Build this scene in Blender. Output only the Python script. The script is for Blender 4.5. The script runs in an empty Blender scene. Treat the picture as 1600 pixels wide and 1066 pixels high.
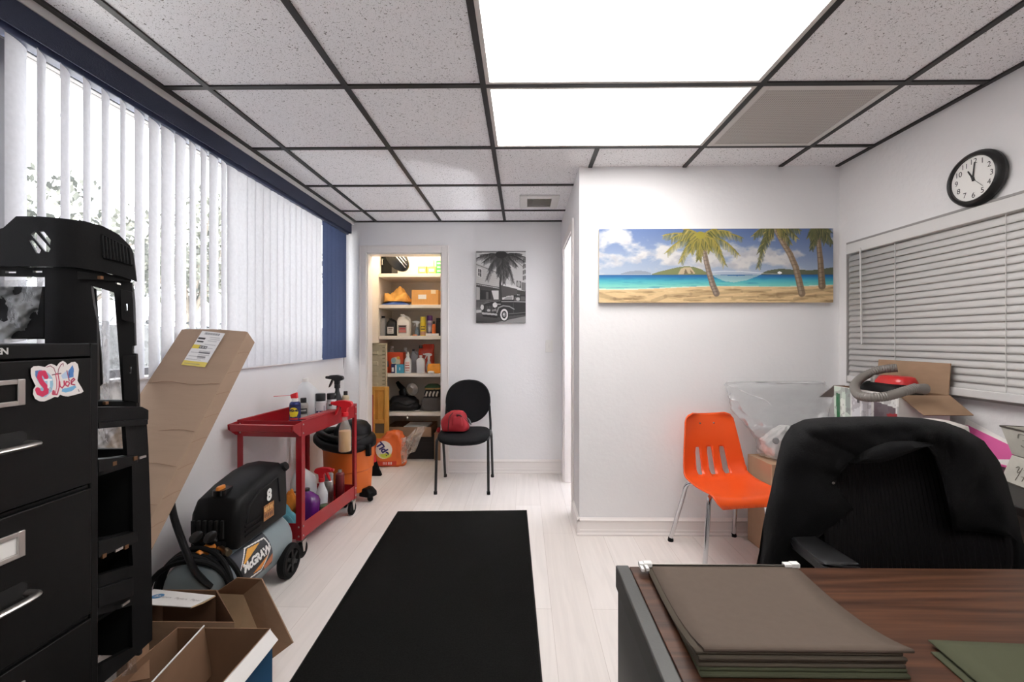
LIGHT_E, SKY_E, EXPO, CLOSET_E, SIDE_E, SUN_E = 5.6, 4.0, 0.62, 44.0, 850.0, 20.0
import bpy, bmesh, math, random
import numpy as np
from mathutils import Vector, Matrix, Euler
from mathutils.geometry import delaunay_2d_cdt
random.seed(7); RNG = np.random.default_rng(7)
SC = bpy.context.scene
COL = SC.collection
PI = math.pi
R = math.radians

# ---------------------------------------------------------------- camera model
FPX, CU, CV, YAW, EYE = 672.0, 810.0, 530.0, math.atan(8/672), 1.262
def ray(u, v):
    rx, rz = (u-CU)/FPX, (CV-v)/FPX
    c, s = math.cos(YAW), math.sin(YAW)
    return Vector((-s+rx*c, c+rx*s, rz))
def P(u, v, Y):
    d = ray(u, v); t = Y/d.y
    return Vector((d.x*t, Y, EYE+d.z*t))
def PX(u, v, X):
    d = ray(u, v); t = X/d.x
    return Vector((X, d.y*t, EYE+d.z*t))
def PZ(u, v, z):
    d = ray(u, v); t = (z-EYE)/d.z
    return Vector((d.x*t, d.y*t, z))

# ---------------------------------------------------------------- materials
def lin(c):
    return tuple(((x/255)/12.92 if x/255 <= 0.04045 else ((x/255+0.055)/1.055)**2.4) for x in c)
MATS = {}
def mat(name, col=(200,200,200), rough=0.5, metal=0.0, var=0.0, vs=8.0, bump=0.0, bs=120.0, emit=0.0, stretch=None, spec=0.5, coat=0.0, trans=0.0):
    if name in MATS: return MATS[name]
    m = bpy.data.materials.new(name); m.use_nodes = True
    nt = m.node_tree; N = nt.nodes; L = nt.links
    b = N['Principled BSDF']
    c = lin(col)
    b.inputs['Base Color'].default_value = (*c, 1)
    b.inputs['Roughness'].default_value = rough
    b.inputs['Metallic'].default_value = metal
    b.inputs['Specular IOR Level'].default_value = spec
    if coat: b.inputs['Coat Weight'].default_value = coat
    if trans: b.inputs['Transmission Weight'].default_value = trans
    if emit:
        b.inputs['Emission Color'].default_value = (*c, 1)
        b.inputs['Emission Strength'].default_value = emit
    tc = N.new('ShaderNodeTexCoord')
    vec = tc.outputs['Object']
    if stretch:
        mp = N.new('ShaderNodeMapping'); mp.inputs['Scale'].default_value = stretch
        L.new(vec, mp.inputs['Vector']); vec = mp.outputs['Vector']
    if var:
        n = N.new('ShaderNodeTexNoise'); n.inputs['Scale'].default_value = vs; n.inputs['Detail'].default_value = 5
        L.new(vec, n.inputs['Vector'])
        mr = N.new('ShaderNodeMapRange'); mr.inputs['From Min'].default_value = .3; mr.inputs['From Max'].default_value = .7
        L.new(n.outputs['Fac'], mr.inputs['Value'])
        mx = N.new('ShaderNodeMix'); mx.data_type = 'RGBA'
        mx.inputs['A'].default_value = (*[x*(1-var) for x in c], 1)
        mx.inputs['B'].default_value = (*[min(1, x*(1+var)) for x in c], 1)
        L.new(mr.outputs['Result'], mx.inputs['Factor'])
        L.new(mx.outputs['Result'], b.inputs['Base Color'])
    if bump:
        n2 = N.new('ShaderNodeTexNoise'); n2.inputs['Scale'].default_value = bs; n2.inputs['Detail'].default_value = 3
        L.new(vec, n2.inputs['Vector'])
        bp = N.new('ShaderNodeBump'); bp.inputs['Strength'].default_value = bump; bp.inputs['Distance'].default_value = .01
        L.new(n2.outputs['Fac'], bp.inputs['Height']); L.new(bp.outputs['Normal'], b.inputs['Normal'])
    MATS[name] = m
    return m
def film(name, col=(235,238,240), opacity=.25, rough=.15, gloss=.25, bump=0.0, bs=30):
    """thin clear sheet: mostly transparent, a little white haze and a glossy sheen"""
    if name in MATS: return MATS[name]
    m = bpy.data.materials.new(name); m.use_nodes = True
    nt = m.node_tree; N = nt.nodes; L = nt.links; N.clear()
    out = N.new('ShaderNodeOutputMaterial'); tr = N.new('ShaderNodeBsdfTransparent')
    df = N.new('ShaderNodeBsdfPrincipled'); df.inputs['Base Color'].default_value = (*lin(col), 1); df.inputs['Roughness'].default_value = .4
    gl = N.new('ShaderNodeBsdfGlossy'); gl.inputs['Roughness'].default_value = rough
    m1 = N.new('ShaderNodeMixShader'); m1.inputs[0].default_value = opacity
    L.new(tr.outputs[0], m1.inputs[1]); L.new(df.outputs[0], m1.inputs[2])
    lw = N.new('ShaderNodeLayerWeight'); lw.inputs['Blend'].default_value = .3
    mm = N.new('ShaderNodeMath'); mm.operation = 'MULTIPLY'; mm.inputs[1].default_value = gloss
    L.new(lw.outputs['Facing'], mm.inputs[0])
    ma = N.new('ShaderNodeMath'); ma.operation = 'ADD'; ma.inputs[1].default_value = gloss*.12
    L.new(mm.outputs[0], ma.inputs[0])
    m2 = N.new('ShaderNodeMixShader'); L.new(ma.outputs[0], m2.inputs[0])
    L.new(m1.outputs[0], m2.inputs[1]); L.new(gl.outputs[0], m2.inputs[2])
    if bump:
        tc = N.new('ShaderNodeTexCoord'); n = N.new('ShaderNodeTexNoise'); n.inputs['Scale'].default_value = bs; n.inputs['Detail'].default_value = 4
        L.new(tc.outputs['Object'], n.inputs['Vector'])
        bp = N.new('ShaderNodeBump'); bp.inputs['Strength'].default_value = bump; bp.inputs['Distance'].default_value = .02
        L.new(n.outputs['Fac'], bp.inputs['Height'])
        for s in (df, gl, lw): L.new(bp.outputs['Normal'], s.inputs['Normal'])
    L.new(m2.outputs[0], out.inputs[0])
    MATS[name] = m
    return m
def paintmat(name='painted_print', rough=.55):
    if name in MATS: return MATS[name]
    m = bpy.data.materials.new(name); m.use_nodes = True
    N = m.node_tree.nodes; L = m.node_tree.links; b = N['Principled BSDF']
    a = N.new('ShaderNodeVertexColor'); a.layer_name = 'Print'
    L.new(a.outputs['Color'], b.inputs['Base Color']); b.inputs['Roughness'].default_value = rough
    MATS[name] = m
    return m

# ---------------------------------------------------------------- mesh builder
class MB:
    def __init__(s): s.V = []; s.F = []; s.mi = 0
    def add(s, vs, fs, M=None):
        o = len(s.V)
        s.V += [tuple(M @ Vector(v)) if M is not None else tuple(v) for v in vs]
        s.F += [([o+i for i in f], s.mi) for f in fs]
        return s
    def box(s, a, b, M=None):
        (x0,y0,z0),(x1,y1,z1) = a, b
        vs = [(x0,y0,z0),(x1,y0,z0),(x1,y1,z0),(x0,y1,z0),(x0,y0,z1),(x1,y0,z1),(x1,y1,z1),(x0,y1,z1)]
        return s.add(vs, [(0,3,2,1),(4,5,6,7),(0,1,5,4),(1,2,6,5),(2,3,7,6),(3,0,4,7)], M)
    def hexa(s, vs, M=None):   # bottom 4 ccw, top 4 ccw
        return s.add(vs, [(0,3,2,1),(4,5,6,7),(0,1,5,4),(1,2,6,5),(2,3,7,6),(3,0,4,7)], M)
    def prism(s, poly, z0, z1, M=None):
        n = len(poly)
        vs = [(x,y,z0) for x,y in poly]+[(x,y,z1) for x,y in poly]
        fs = [tuple(range(n))[::-1], tuple(range(n,2*n))]+[(i,(i+1)%n,n+(i+1)%n,n+i) for i in range(n)]
        return s.add(vs, fs, M)
    def rings(s, rings, cap0=True, cap1=True, closed=False, M=None):
        n = len(rings[0]); vs = [v for r in rings for v in r]; fs = []
        m = len(rings)
        for k in range(m if closed else m-1):
            a, b = k*n, ((k+1)%m)*n
            for i in range(n): fs.append((a+i, a+(i+1)%n, b+(i+1)%n, b+i))
        if not closed:
            if cap0: fs.append(tuple(range(n))[::-1])
            if cap1: fs.append(tuple((m-1)*n+i for i in range(n)))
        return s.add(vs, fs, M)
    def lathe(s, prof, n=24, M=None):   # profile (r,z), around local z
        rs = [[(max(r,1e-5)*math.cos(2*PI*i/n), max(r,1e-5)*math.sin(2*PI*i/n), z) for i in range(n)] for r,z in prof]
        return s.rings(rs, M=M)
    def loft(s, secs, n=28, M=None):    # (cx,cy,z,rx,ry,e)
        rs = []
        for cx,cy,z,rx,ry,e in secs:
            r = []
            for i in range(n):
                t = 2*PI*i/n; c, q = math.cos(t), math.sin(t)
                r.append((cx+rx*math.copysign(abs(c)**(2/e), c), cy+ry*math.copysign(abs(q)**(2/e), q), z))
            rs.append(r)
        return s.rings(rs, M=M)
    def cyl(s, p0, p1, r0, r1=None, n=16):
        r1 = r0 if r1 is None else r1
        return s.tube([p0, p1], [r0, r1], n)
    def tube(s, pts, r, n=8, closed=False, flat=None):
        pts = [Vector(p) for p in pts]; m = len(pts)
        rr = r if isinstance(r, (list, tuple)) else [r]*m
        T = []
        for i in range(m):
            a = pts[(i-1)%m] if (closed or i > 0) else pts[i]
            b = pts[(i+1)%m] if (closed or i < m-1) else pts[i]
            T.append((b-a).normalized())
        up = Vector((0,0,1)) if abs(T[0].z) < .9 else Vector((1,0,0))
        u = T[0].cross(up).normalized(); rings = []
        for i in range(m):
            u = (u-T[i]*u.dot(T[i])).normalized(); w = T[i].cross(u)
            fy = flat if flat else 1
            rings.append([tuple(pts[i]+(u*math.cos(2*PI*k/n)+w*fy*math.sin(2*PI*k/n))*rr[i]) for k in range(n)])
        return s.rings(rings, closed=closed)
    def grid(s, rows, M=None, skip=None):
        h, w = len(rows), len(rows[0])
        vs = [v for r in rows for v in r]
        fs = [(j*w+i, j*w+i+1, (j+1)*w+i+1, (j+1)*w+i) for j in range(h-1) for i in range(w-1) if not (skip and skip(j,i))]
        return s.add(vs, fs, M)
    def plate(s, outline, holes=(), step=None, thick=.004, mapf=None, nrm=(0,0,1), M=None):
        """flat plate in 2D with holes, mapped into space by mapf(x,y)->point and thickened"""
        vs, fs = tri2d(outline, holes, step)
        mapf = mapf or (lambda x, y: Vector((x, y, 0)))
        A = [mapf(x, y) for x, y in vs]
        nv = nrm if callable(nrm) else (lambda x, y: Vector(nrm))
        B = [Vector(a)+Vector(nv(x, y))*thick for a, (x, y) in zip(A, vs)]
        n = len(A); edges = {}
        for f in fs:
            for k in range(3):
                e = (f[k], f[(k+1) % 3]); edges[e] = 1
        F = [tuple(f) for f in fs]+[tuple(n+i for i in f[::-1]) for f in fs]
        for (a, b) in edges:
            if (b, a) not in edges: F.append((b, a, n+a, n+b))
        return s.add(A+B, F, M)
def inpoly(x, y, poly):
    c = False; n = len(poly); j = n-1
    for i in range(n):
        xi, yi = poly[i]; xj, yj = poly[j]
        if (yi > y) != (yj > y) and x < (xj-xi)*(y-yi)/(yj-yi)+xi: c = not c
        j = i
    return c
def dens(poly, step):
    if not step: return list(poly)
    out = []
    for i in range(len(poly)):
        a, b = poly[i], poly[(i+1) % len(poly)]
        k = max(1, int(math.hypot(b[0]-a[0], b[1]-a[1])/step))
        out += [(a[0]+(b[0]-a[0])*t/k, a[1]+(b[1]-a[1])*t/k) for t in range(k)]
    return out
def tri2d(outline, holes=(), step=None):
    loops = [dens(outline, step)]+[dens(h, step) for h in holes]
    pts, edges = [], []
    for lp in loops:
        o = len(pts); pts += lp; edges += [(o+i, o+(i+1) % len(lp)) for i in range(len(lp))]
    if step:
        xs = [p[0] for p in outline]; ys = [p[1] for p in outline]
        x = min(xs)+step*.5
        while x < max(xs):
            y = min(ys)+step*.5
            while y < max(ys):
                if inpoly(x, y, outline) and not any(inpoly(x, y, h) for h in holes): pts.append((x, y))
                y += step
            x += step
    r = delaunay_2d_cdt([Vector(p) for p in pts], edges, [], 0, 1e-6)
    V = [tuple(v) for v in r[0]]; F = []
    for f in r[2]:
        cx = sum(V[i][0] for i in f)/3; cy = sum(V[i][1] for i in f)/3
        if inpoly(cx, cy, outline) and not any(inpoly(cx, cy, h) for h in holes): F.append(f)
    return V, F
def rrect(x0, y0, x1, y1, r, n=4):
    out = []
    for cx, cy, a in ((x1-r,y0+r,-90),(x1-r,y1-r,0),(x0+r,y1-r,90),(x0+r,y0+r,180)):
        out += [(cx+r*math.cos(R(a+90*k/n)), cy+r*math.sin(R(a+90*k/n))) for k in range(n+1)]
    return out
def ell(cx, cy, rx, ry, n=20, a=0):
    return [(cx+rx*math.cos(2*PI*i/n)*math.cos(a)-ry*math.sin(2*PI*i/n)*math.sin(a),
             cy+rx*math.cos(2*PI*i/n)*math.sin(a)+ry*math.sin(2*PI*i/n)*math.cos(a)) for i in range(n)]
def spline(pts, k=6):
    """Catmull-Rom through points"""
    pts = [Vector(p) for p in pts]; out = []
    for i in range(len(pts)-1):
        p0 = pts[max(i-1,0)]; p1 = pts[i]; p2 = pts[i+1]; p3 = pts[min(i+2,len(pts)-1)]
        for j in range(k):
            t = j/k
            out.append(.5*((2*p1)+(p2-p0)*t+(2*p0-5*p1+4*p2-p3)*t*t+(3*p1-p0-3*p2+p3)*t**3))
    out.append(pts[-1]); return out

# ---------------------------------------------------------------- objects
ROOT = {}
def tag(o, label=None, cat=None, group=None, kind=None):
    if label: o['label'] = label
    if cat: o['category'] = cat
    if group: o['group'] = group
    if kind: o['kind'] = kind
    return o
def thing(name, label, cat, loc=(0,0,0), rotz=0.0, group=None, rot=None):
    o = bpy.data.objects.new(name, None); COL.objects.link(o)
    o.empty_display_size = .05
    o.location = loc; o.rotation_euler = rot if rot else (0,0,rotz)
    tag(o, label, cat, group)
    ROOT[o.name] = Matrix.LocRotScale(Vector(loc), Euler(o.rotation_euler), None)
    return o
def obj(name, mb, m, parent=None, world=False, bevel=0.0, seg=2, smooth=40, solid=0.0, sub=0, label=None, off=0.0):
    me = bpy.data.meshes.new(name)
    V = mb.V
    if world and parent is not None:
        q = parent
        while q.parent: q = q.parent
        iv = ROOT[q.name].inverted() if q.name in ROOT else Matrix()
        V = [tuple(iv @ Vector(v)) for v in V]
    me.from_pydata(V, [], [f for f, _ in mb.F])
    ms = m if isinstance(m, (list, tuple)) else [m]
    for x in ms: me.materials.append(x)
    if len(ms) > 1: me.polygons.foreach_set('material_index', [k for _, k in mb.F])
    me.update()
    if smooth:
        me.polygons.foreach_set('use_smooth', [True]*len(me.polygons))
        if smooth < 180: me.set_sharp_from_angle(angle=R(smooth))
    o = bpy.data.objects.new(name, me); COL.objects.link(o)
    if parent is not None: o.parent = parent
    if solid:
        md = o.modifiers.new('Solidify','SOLIDIFY'); md.thickness = solid; md.offset = off
    if bevel:
        md = o.modifiers.new('Bevel','BEVEL'); md.width = bevel; md.segments = seg; md.limit_method = 'ANGLE'; md.angle_limit = R(35)
    if sub:
        md = o.modifiers.new('Subsurf','SUBSURF'); md.levels = sub; md.render_levels = sub
    if label: o['label'] = label
    return o
def struct(name, mb, m, parent=None, **k):
    o = obj(name, mb, m, parent, **k)
    if parent is None: o['kind'] = 'structure'
    return o
def dup(root, loc=None, rotz=None, label=None):
    r = root.copy(); COL.objects.link(r)
    if loc is not None: r.location = loc
    if rotz is not None: r.rotation_euler = (0,0,rotz)
    if label: r['label'] = label
    ROOT[r.name] = Matrix.LocRotScale(Vector(r.location), Euler(r.rotation_euler), None)
    for ch in list(root.children):
        c = ch.copy(); COL.objects.link(c); c.parent = r
        for g in list(ch.children):
            d = g.copy(); COL.objects.link(d); d.parent = c
    return r
def textgeo(s, size=1.0, shear=0.0, space=1.0, bold=0.0, align='CENTER'):
    cu = bpy.data.curves.new('txt','FONT'); cu.body = s; cu.size = size; cu.shear = shear
    cu.space_character = space; cu.align_x = align; cu.align_y = 'CENTER'; cu.offset = bold
    o = bpy.data.objects.new('txt', cu); COL.objects.link(o)
    dg = bpy.context.evaluated_depsgraph_get()
    me = bpy.data.meshes.new_from_object(o.evaluated_get(dg))
    vs = [tuple(v.co) for v in me.vertices]; fs = [tuple(p.vertices) for p in me.polygons]
    bpy.data.objects.remove(o); bpy.data.curves.remove(cu); bpy.data.meshes.remove(me)
    return vs, fs
def basis(o, x, y):
    """matrix with origin o, local x, local y, z = x cross y"""
    x = Vector(x).normalized(); y = Vector(y).normalized(); z = x.cross(y).normalized(); y = z.cross(x)
    return Matrix(((x.x,y.x,z.x,o[0]),(x.y,y.y,z.y,o[1]),(x.z,y.z,z.z,o[2]),(0,0,0,1)))
def text(mb, s, size, M, depth=.0006, **k):
    vs, fs = textgeo(s, size, **k)
    n = len(vs)
    V = [(x,y,depth) for x,y,_ in vs]
    mb.add(V, fs, M)
    return mb

# ---------------------------------------------------------------- raster painter (printed pictures)
class Img:
    def __init__(s, w, h, c=(255,255,255)):
        s.w, s.h = w, h; s.a = np.ones((h, w, 3))*np.array(c, float)
        s.yy, s.xx = np.mgrid[0:h, 0:w]; s.xx = s.xx+.5; s.yy = s.yy+.5
    def blend(s, m, c):
        m = np.clip(m, 0, 1)[..., None]; s.a = s.a*(1-m)+np.array(c, float)*m
    def vgrad(s, y0, y1, c0, c1):
        t = np.clip((s.yy-y0)/(y1-y0), 0, 1)[..., None]
        m = ((s.yy >= y0) & (s.yy < y1))[..., None]
        s.a = np.where(m, np.array(c0,float)*(1-t)+np.array(c1,float)*t, s.a)
    def poly(s, pts, c, al=1.0):
        m = np.zeros((s.h, s.w), bool); n = len(pts); j = n-1
        for i in range(n):
            xi, yi = pts[i]; xj, yj = pts[j]
            if yi != yj:
                cond = ((yi > s.yy) != (yj > s.yy)) & (s.xx < (xj-xi)*(s.yy-yi)/(yj-yi)+xi)
                m ^= cond
            j = i
        s.blend(m*al, c)
    def line(s, p, q, wd, c, al=1.0, wd2=None):
        px, py = p; qx, qy = q; dx, dy = qx-px, qy-py; L2 = dx*dx+dy*dy+1e-9
        t = np.clip(((s.xx-px)*dx+(s.yy-py)*dy)/L2, 0, 1)
        d = np.hypot(s.xx-px-t*dx, s.yy-py-t*dy)
        w = wd if wd2 is None else wd+(wd2-wd)*t
        s.blend(np.clip(w/2-d+.5, 0, 1)*al, c)
    def pline(s, pts, w0, w1, c, al=1.0):
        n = len(pts)-1
        for i in range(n): s.line(pts[i], pts[i+1], w0+(w1-w0)*i/n, c, al, w0+(w1-w0)*(i+1)/n)
    def ellipse(s, cx, cy, rx, ry, c, al=1.0, soft=0.0):
        d = np.hypot((s.xx-cx)/rx, (s.yy-cy)/ry)
        m = np.clip((1-d)/soft, 0, 1) if soft else (d < 1)*1.0
        s.blend(m*al, c)
    def noise(s, sx, sy, seed=0, oct=4):
        rg = np.random.default_rng(seed); out = np.zeros((s.h, s.w)); amp = 1; tot = 0
        for o in range(oct):
            gx, gy = int(s.w/sx*2**o)+3, int(s.h/sy*2**o)+3
            g = rg.random((gy, gx))
            fx = s.xx/s.w*(gx-2); fy = s.yy/s.h*(gy-2)
            ix, iy = fx.astype(int), fy.astype(int); tx, ty = fx-ix, fy-iy
            tx = tx*tx*(3-2*tx); ty = ty*ty*(3-2*ty)
            v = g[iy,ix]*(1-tx)*(1-ty)+g[iy,ix+1]*tx*(1-ty)+g[iy+1,ix]*(1-tx)*ty+g[iy+1,ix+1]*tx*ty
            out += v*amp; tot += amp; amp *= .5
        return out/tot
def print_sheet(name, img, mapf, parent, world=False, m=None, label=None):
    """one flat sheet whose quads carry the printed colours; mapf(s,t) with s,t in 0..1, t downwards"""
    w, h = img.w, img.h
    V = [tuple(mapf(i/w, j/h)) for j in range(h+1) for i in range(w+1)]
    F = [(j*(w+1)+i, (j+1)*(w+1)+i, (j+1)*(w+1)+i+1, j*(w+1)+i+1) for j in range(h) for i in range(w)]
    if world and parent is not None:
        q = parent
        while q.parent: q = q.parent
        iv = ROOT[q.name].inverted(); V = [tuple(iv @ Vector(v)) for v in V]
    me = bpy.data.meshes.new(name); me.from_pydata(V, [], F)
    a = np.clip(img.a, 0, 255)/255
    a = np.where(a <= .04045, a/12.92, ((a+.055)/1.055)**2.4).reshape(-1, 3)
    c = np.ones((len(F), 4, 4), np.float32); c[:, :, :3] = a[:, None, :]
    at = me.color_attributes.new('Print','FLOAT_COLOR','CORNER'); at.data.foreach_set('color', c.ravel())
    me.materials.append(m or paintmat()); me.update()
    o = bpy.data.objects.new(name, me); COL.objects.link(o)
    if parent is not None: o.parent = parent
    if label: o['label'] = label
    return o
# ================================================================ materials of the room
def wallmat(name, col, bump=.12):
    return mat(name, col, rough=.75, var=.015, vs=3, bump=bump, bs=38, spec=.2)
M_WALL = wallmat('white_paint', (235,234,235))
M_TRIM = mat('white_gloss_trim', (236,231,228), rough=.4, spec=.4)
M_GRID = mat('dark_ceiling_bar', (34,32,32), rough=.5)
M_BLACK = mat('black_plastic', (11,11,12), rough=.5, bump=.04, bs=300, spec=.22)
M_BLACKGL = mat('black_gloss', (18,18,19), rough=.25)
M_RUBBER = mat('black_rubber', (15,15,16), rough=.75, spec=.2)
M_CHROME = mat('chrome', (205,205,208), rough=.12, metal=1)
M_STEEL = mat('brushed_steel', (190,186,182), rough=.33, metal=1)
M_WHITE = mat('white_plastic', (232,231,228), rough=.4)
M_CARD = mat('brown_cardboard', (158,130,106), rough=.85, var=.06, vs=14, spec=.15, stretch=(1,1,3))
M_CARDIN = mat('inner_cardboard', (128,99,78), rough=.88, var=.07, vs=10, spec=.1)
M_CARDPALE = mat('pale_cardboard', (186,160,128), rough=.85, var=.05, vs=12, spec=.1)
M_PAPER = mat('white_paper', (232,230,226), rough=.7)
M_FILM = film('clear_wrap', opacity=.12, gloss=.45, bump=.5, bs=22)
M_FILMW = film('milky_wrap', opacity=.34, gloss=.4, bump=.5, bs=18)
M_GLASS = film('window_glass', opacity=.02, gloss=.08, rough=.02)

def floor_mat():
    m = bpy.data.materials.new('whitewashed_plank_floor'); m.use_nodes = True
    N = m.node_tree.nodes; L = m.node_tree.links; b = N['Principled BSDF']
    tc = N.new('ShaderNodeTexCoord'); mp = N.new('ShaderNodeMapping'); mp.inputs['Rotation'].default_value = (0,0,PI/2)
    mp.inputs['Location'].default_value = (.3,.06,0)
    L.new(tc.outputs['Object'], mp.inputs['Vector'])
    br = N.new('ShaderNodeTexBrick'); br.inputs['Scale'].default_value = 1
    br.inputs['Brick Width'].default_value = 1.25; br.inputs['Row Height'].default_value = .19
    br.inputs['Mortar Size'].default_value = .0012; br.inputs['Mortar Smooth'].default_value = .3; br.offset = .37
    br.inputs['Color1'].default_value = (*lin((236,230,226)),1); br.inputs['Color2'].default_value = (*lin((229,222,217)),1)
    br.inputs['Mortar'].default_value = (*lin((205,196,190)),1)
    L.new(mp.outputs['Vector'], br.inputs['Vector'])
    m2 = N.new('ShaderNodeMapping'); m2.inputs['Scale'].default_value = (14,.9,1); L.new(tc.outputs['Object'], m2.inputs['Vector'])
    n = N.new('ShaderNodeTexNoise'); n.inputs['Scale'].default_value = 1.6; n.inputs['Detail'].default_value = 6; n.inputs['Distortion'].default_value = 1.4
    L.new(m2.outputs['Vector'], n.inputs['Vector'])
    mr = N.new('ShaderNodeMapRange'); mr.inputs['From Min'].default_value = .35; mr.inputs['From Max'].default_value = .65
    mr.inputs['To Min'].default_value = .955; mr.inputs['To Max'].default_value = 1.02
    L.new(n.outputs['Fac'], mr.inputs['Value'])
    mx = N.new('ShaderNodeMix'); mx.data_type = 'RGBA'; mx.blend_type = 'MULTIPLY'; mx.inputs['Factor'].default_value = 1
    L.new(br.outputs['Color'], mx.inputs['A']); L.new(mr.outputs['Result'], mx.inputs['B'])
    L.new(mx.outputs['Result'], b.inputs['Base Color'])
    b.inputs['Roughness'].default_value = .42; b.inputs['Specular IOR Level'].default_value = .35
    return m
def tile_mat():
    m = bpy.data.materials.new('fissured_ceiling_tile'); m.use_nodes = True
    N = m.node_tree.nodes; L = m.node_tree.links; b = N['Principled BSDF']
    tc = N.new('ShaderNodeTexCoord')
    n = N.new('ShaderNodeTexNoise'); n.inputs['Scale'].default_value = 130; n.inputs['Detail'].default_value = 2; n.inputs['Distortion'].default_value = .8
    L.new(tc.outputs['Object'], n.inputs['Vector'])
    n2 = N.new('ShaderNodeTexNoise'); n2.inputs['Scale'].default_value = 330; n2.inputs['Detail'].default_value = 1
    L.new(tc.outputs['Object'], n2.inputs['Vector'])
    def thr(src, a, c):
        r = N.new('ShaderNodeMapRange'); r.inputs['From Min'].default_value = a; r.inputs['From Max'].default_value = c
        L.new(src, r.inputs['Value']); return r.outputs['Result']
    a1 = thr(n.outputs['Fac'], .645, .68); a2 = thr(n2.outputs['Fac'], .665, .71)
    mx0 = N.new('ShaderNodeMath'); mx0.operation = 'MAXIMUM'; L.new(a1, mx0.inputs[0]); L.new(a2, mx0.inputs[1])
    mx = N.new('ShaderNodeMix'); mx.data_type = 'RGBA'
    mx.inputs['A'].default_value = (*lin((246,245,247)),1); mx.inputs['B'].default_value = (*lin((120,116,114)),1)
    L.new(mx0.outputs[0], mx.inputs['Factor']); L.new(mx.outputs['Result'], b.inputs['Base Color'])
    b.inputs['Roughness'].default_value = .9; b.inputs['Specular IOR Level'].default_value = .1
    bp = N.new('ShaderNodeBump'); bp.invert = True; bp.inputs['Strength'].default_value = .3; bp.inputs['Distance'].default_value = .004
    L.new(mx0.outputs[0], bp.inputs['Height']); L.new(bp.outputs['Normal'], b.inputs['Normal'])
    return m
def vane_mat(name, col, fac=.45, vs=60):
    m = bpy.data.materials.new(name); m.use_nodes = True
    N = m.node_tree.nodes; L = m.node_tree.links; N.clear()
    out = N.new('ShaderNodeOutputMaterial'); d = N.new('ShaderNodeBsdfDiffuse'); t = N.new('ShaderNodeBsdfTranslucent'); mx = N.new('ShaderNodeMixShader')
    tc = N.new('ShaderNodeTexCoord'); n = N.new('ShaderNodeTexNoise'); n.inputs['Scale'].default_value = vs; n.inputs['Detail'].default_value = 4
    L.new(tc.outputs['Object'], n.inputs['Vector'])
    c = lin(col); mc = N.new('ShaderNodeMix'); mc.data_type = 'RGBA'
    mc.inputs['A'].default_value = (*[x*.88 for x in c],1); mc.inputs['B'].default_value = (*[min(1,x*1.1) for x in c],1)
    L.new(n.outputs['Fac'], mc.inputs['Factor'])
    for s in (d, t): L.new(mc.outputs['Result'], s.inputs['Color'])
    mx.inputs[0].default_value = fac
    L.new(d.outputs[0], mx.inputs[1]); L.new(t.outputs[0], mx.inputs[2]); L.new(mx.outputs[0], out.inputs[0])
    return m

# ================================================================ room shell
XL, XR, YB, YP, XH, CZ = -1.70, 2.02, 4.05, 2.78, .36, 2.371
YREAR = -1.7
struct('floor', MB().box((-1.85,YREAR-.15,-.08),(2.17,5.0,0)), floor_mat(), smooth=0)
struct('ceiling', MB().box((-1.85,YREAR-.15,CZ+.004),(2.17,5.0,CZ+.10)), tile_mat(), smooth=0)
# left wall with the long window opening
WY0, WY1, WZ0, WZ1 = -1.1, 3.95, 1.08, 2.33
w = MB()
w.box((XL-.15,YREAR,0),(XL,YB+.12,WZ0)); w.box((XL-.15,YREAR,WZ1),(XL,YB+.12,CZ+.05))
w.box((XL-.15,YREAR,WZ0),(XL,WY0,WZ1)); w.box((XL-.15,WY1,WZ0),(XL,YB+.12,WZ1))
struct('wall_left', w, M_WALL, smooth=0)
# back wall with the closet doorway
DX0, DX1, DZ = -1.483, -.771, 2.076
w = MB()
w.box((XL,YB,0),(DX0,YB+.12,CZ+.05)); w.box((DX1,YB,0),(XH+.10,YB+.12,CZ+.05)); w.box((DX0,YB,DZ),(DX1,YB+.12,CZ+.05))
struct('wall_back', w, M_WALL, smooth=0)
# partition with the beach canvas and the hallway face with a side door
struct('wall_partition', MB().box((XH,YP,0),(XR+.14,YP+.12,CZ+.05)), M_WALL, smooth=0)
HY0, HY1, HZ = 3.14, 3.80, 2.06
w = MB()
w.box((XH,YP+.12,0),(XH+.10,HY0,CZ+.05)); w.box((XH,HY1,0),(XH+.10,YB,CZ+.05)); w.box((XH,HY0,HZ),(XH+.10,HY1,CZ+.05))
struct('wall_hallway', w, M_WALL, smooth=0)
struct('wall_right', MB().box((XR,YREAR,0),(XR+.14,YP,CZ+.05)), wallmat('right_wall_paint', (226,224,224), .25), smooth=0)
struct('wall_rear', MB().box((XL-.15,YREAR-.14,0),(XR+.14,YREAR,CZ+.05)), M_WALL, smooth=0)
# closet
CX0, CX1, CY1 = -1.495, -.50, 4.86
M_CLOS = wallmat('closet_paint', (226,216,204), .1)
w = MB(); w.box((CX0-.2,YB+.12,1.222),(CX0,CY1+.1,CZ+.02)); w.box((-1.72,YB+.12,0),(-1.63,CY1+.1,1.222)); struct('wall_closet_left', w, M_CLOS, smooth=0)
w = MB(); w.box((CX1,YB+.12,0),(CX1+.1,CY1+.1,CZ+.02)); struct('wall_closet_right', w, M_CLOS, smooth=0)
w = MB(); w.box((-1.72,CY1,0),(CX1,CY1+.1,CZ+.02)); struct('wall_closet_back', w, M_CLOS, smooth=0)
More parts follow.
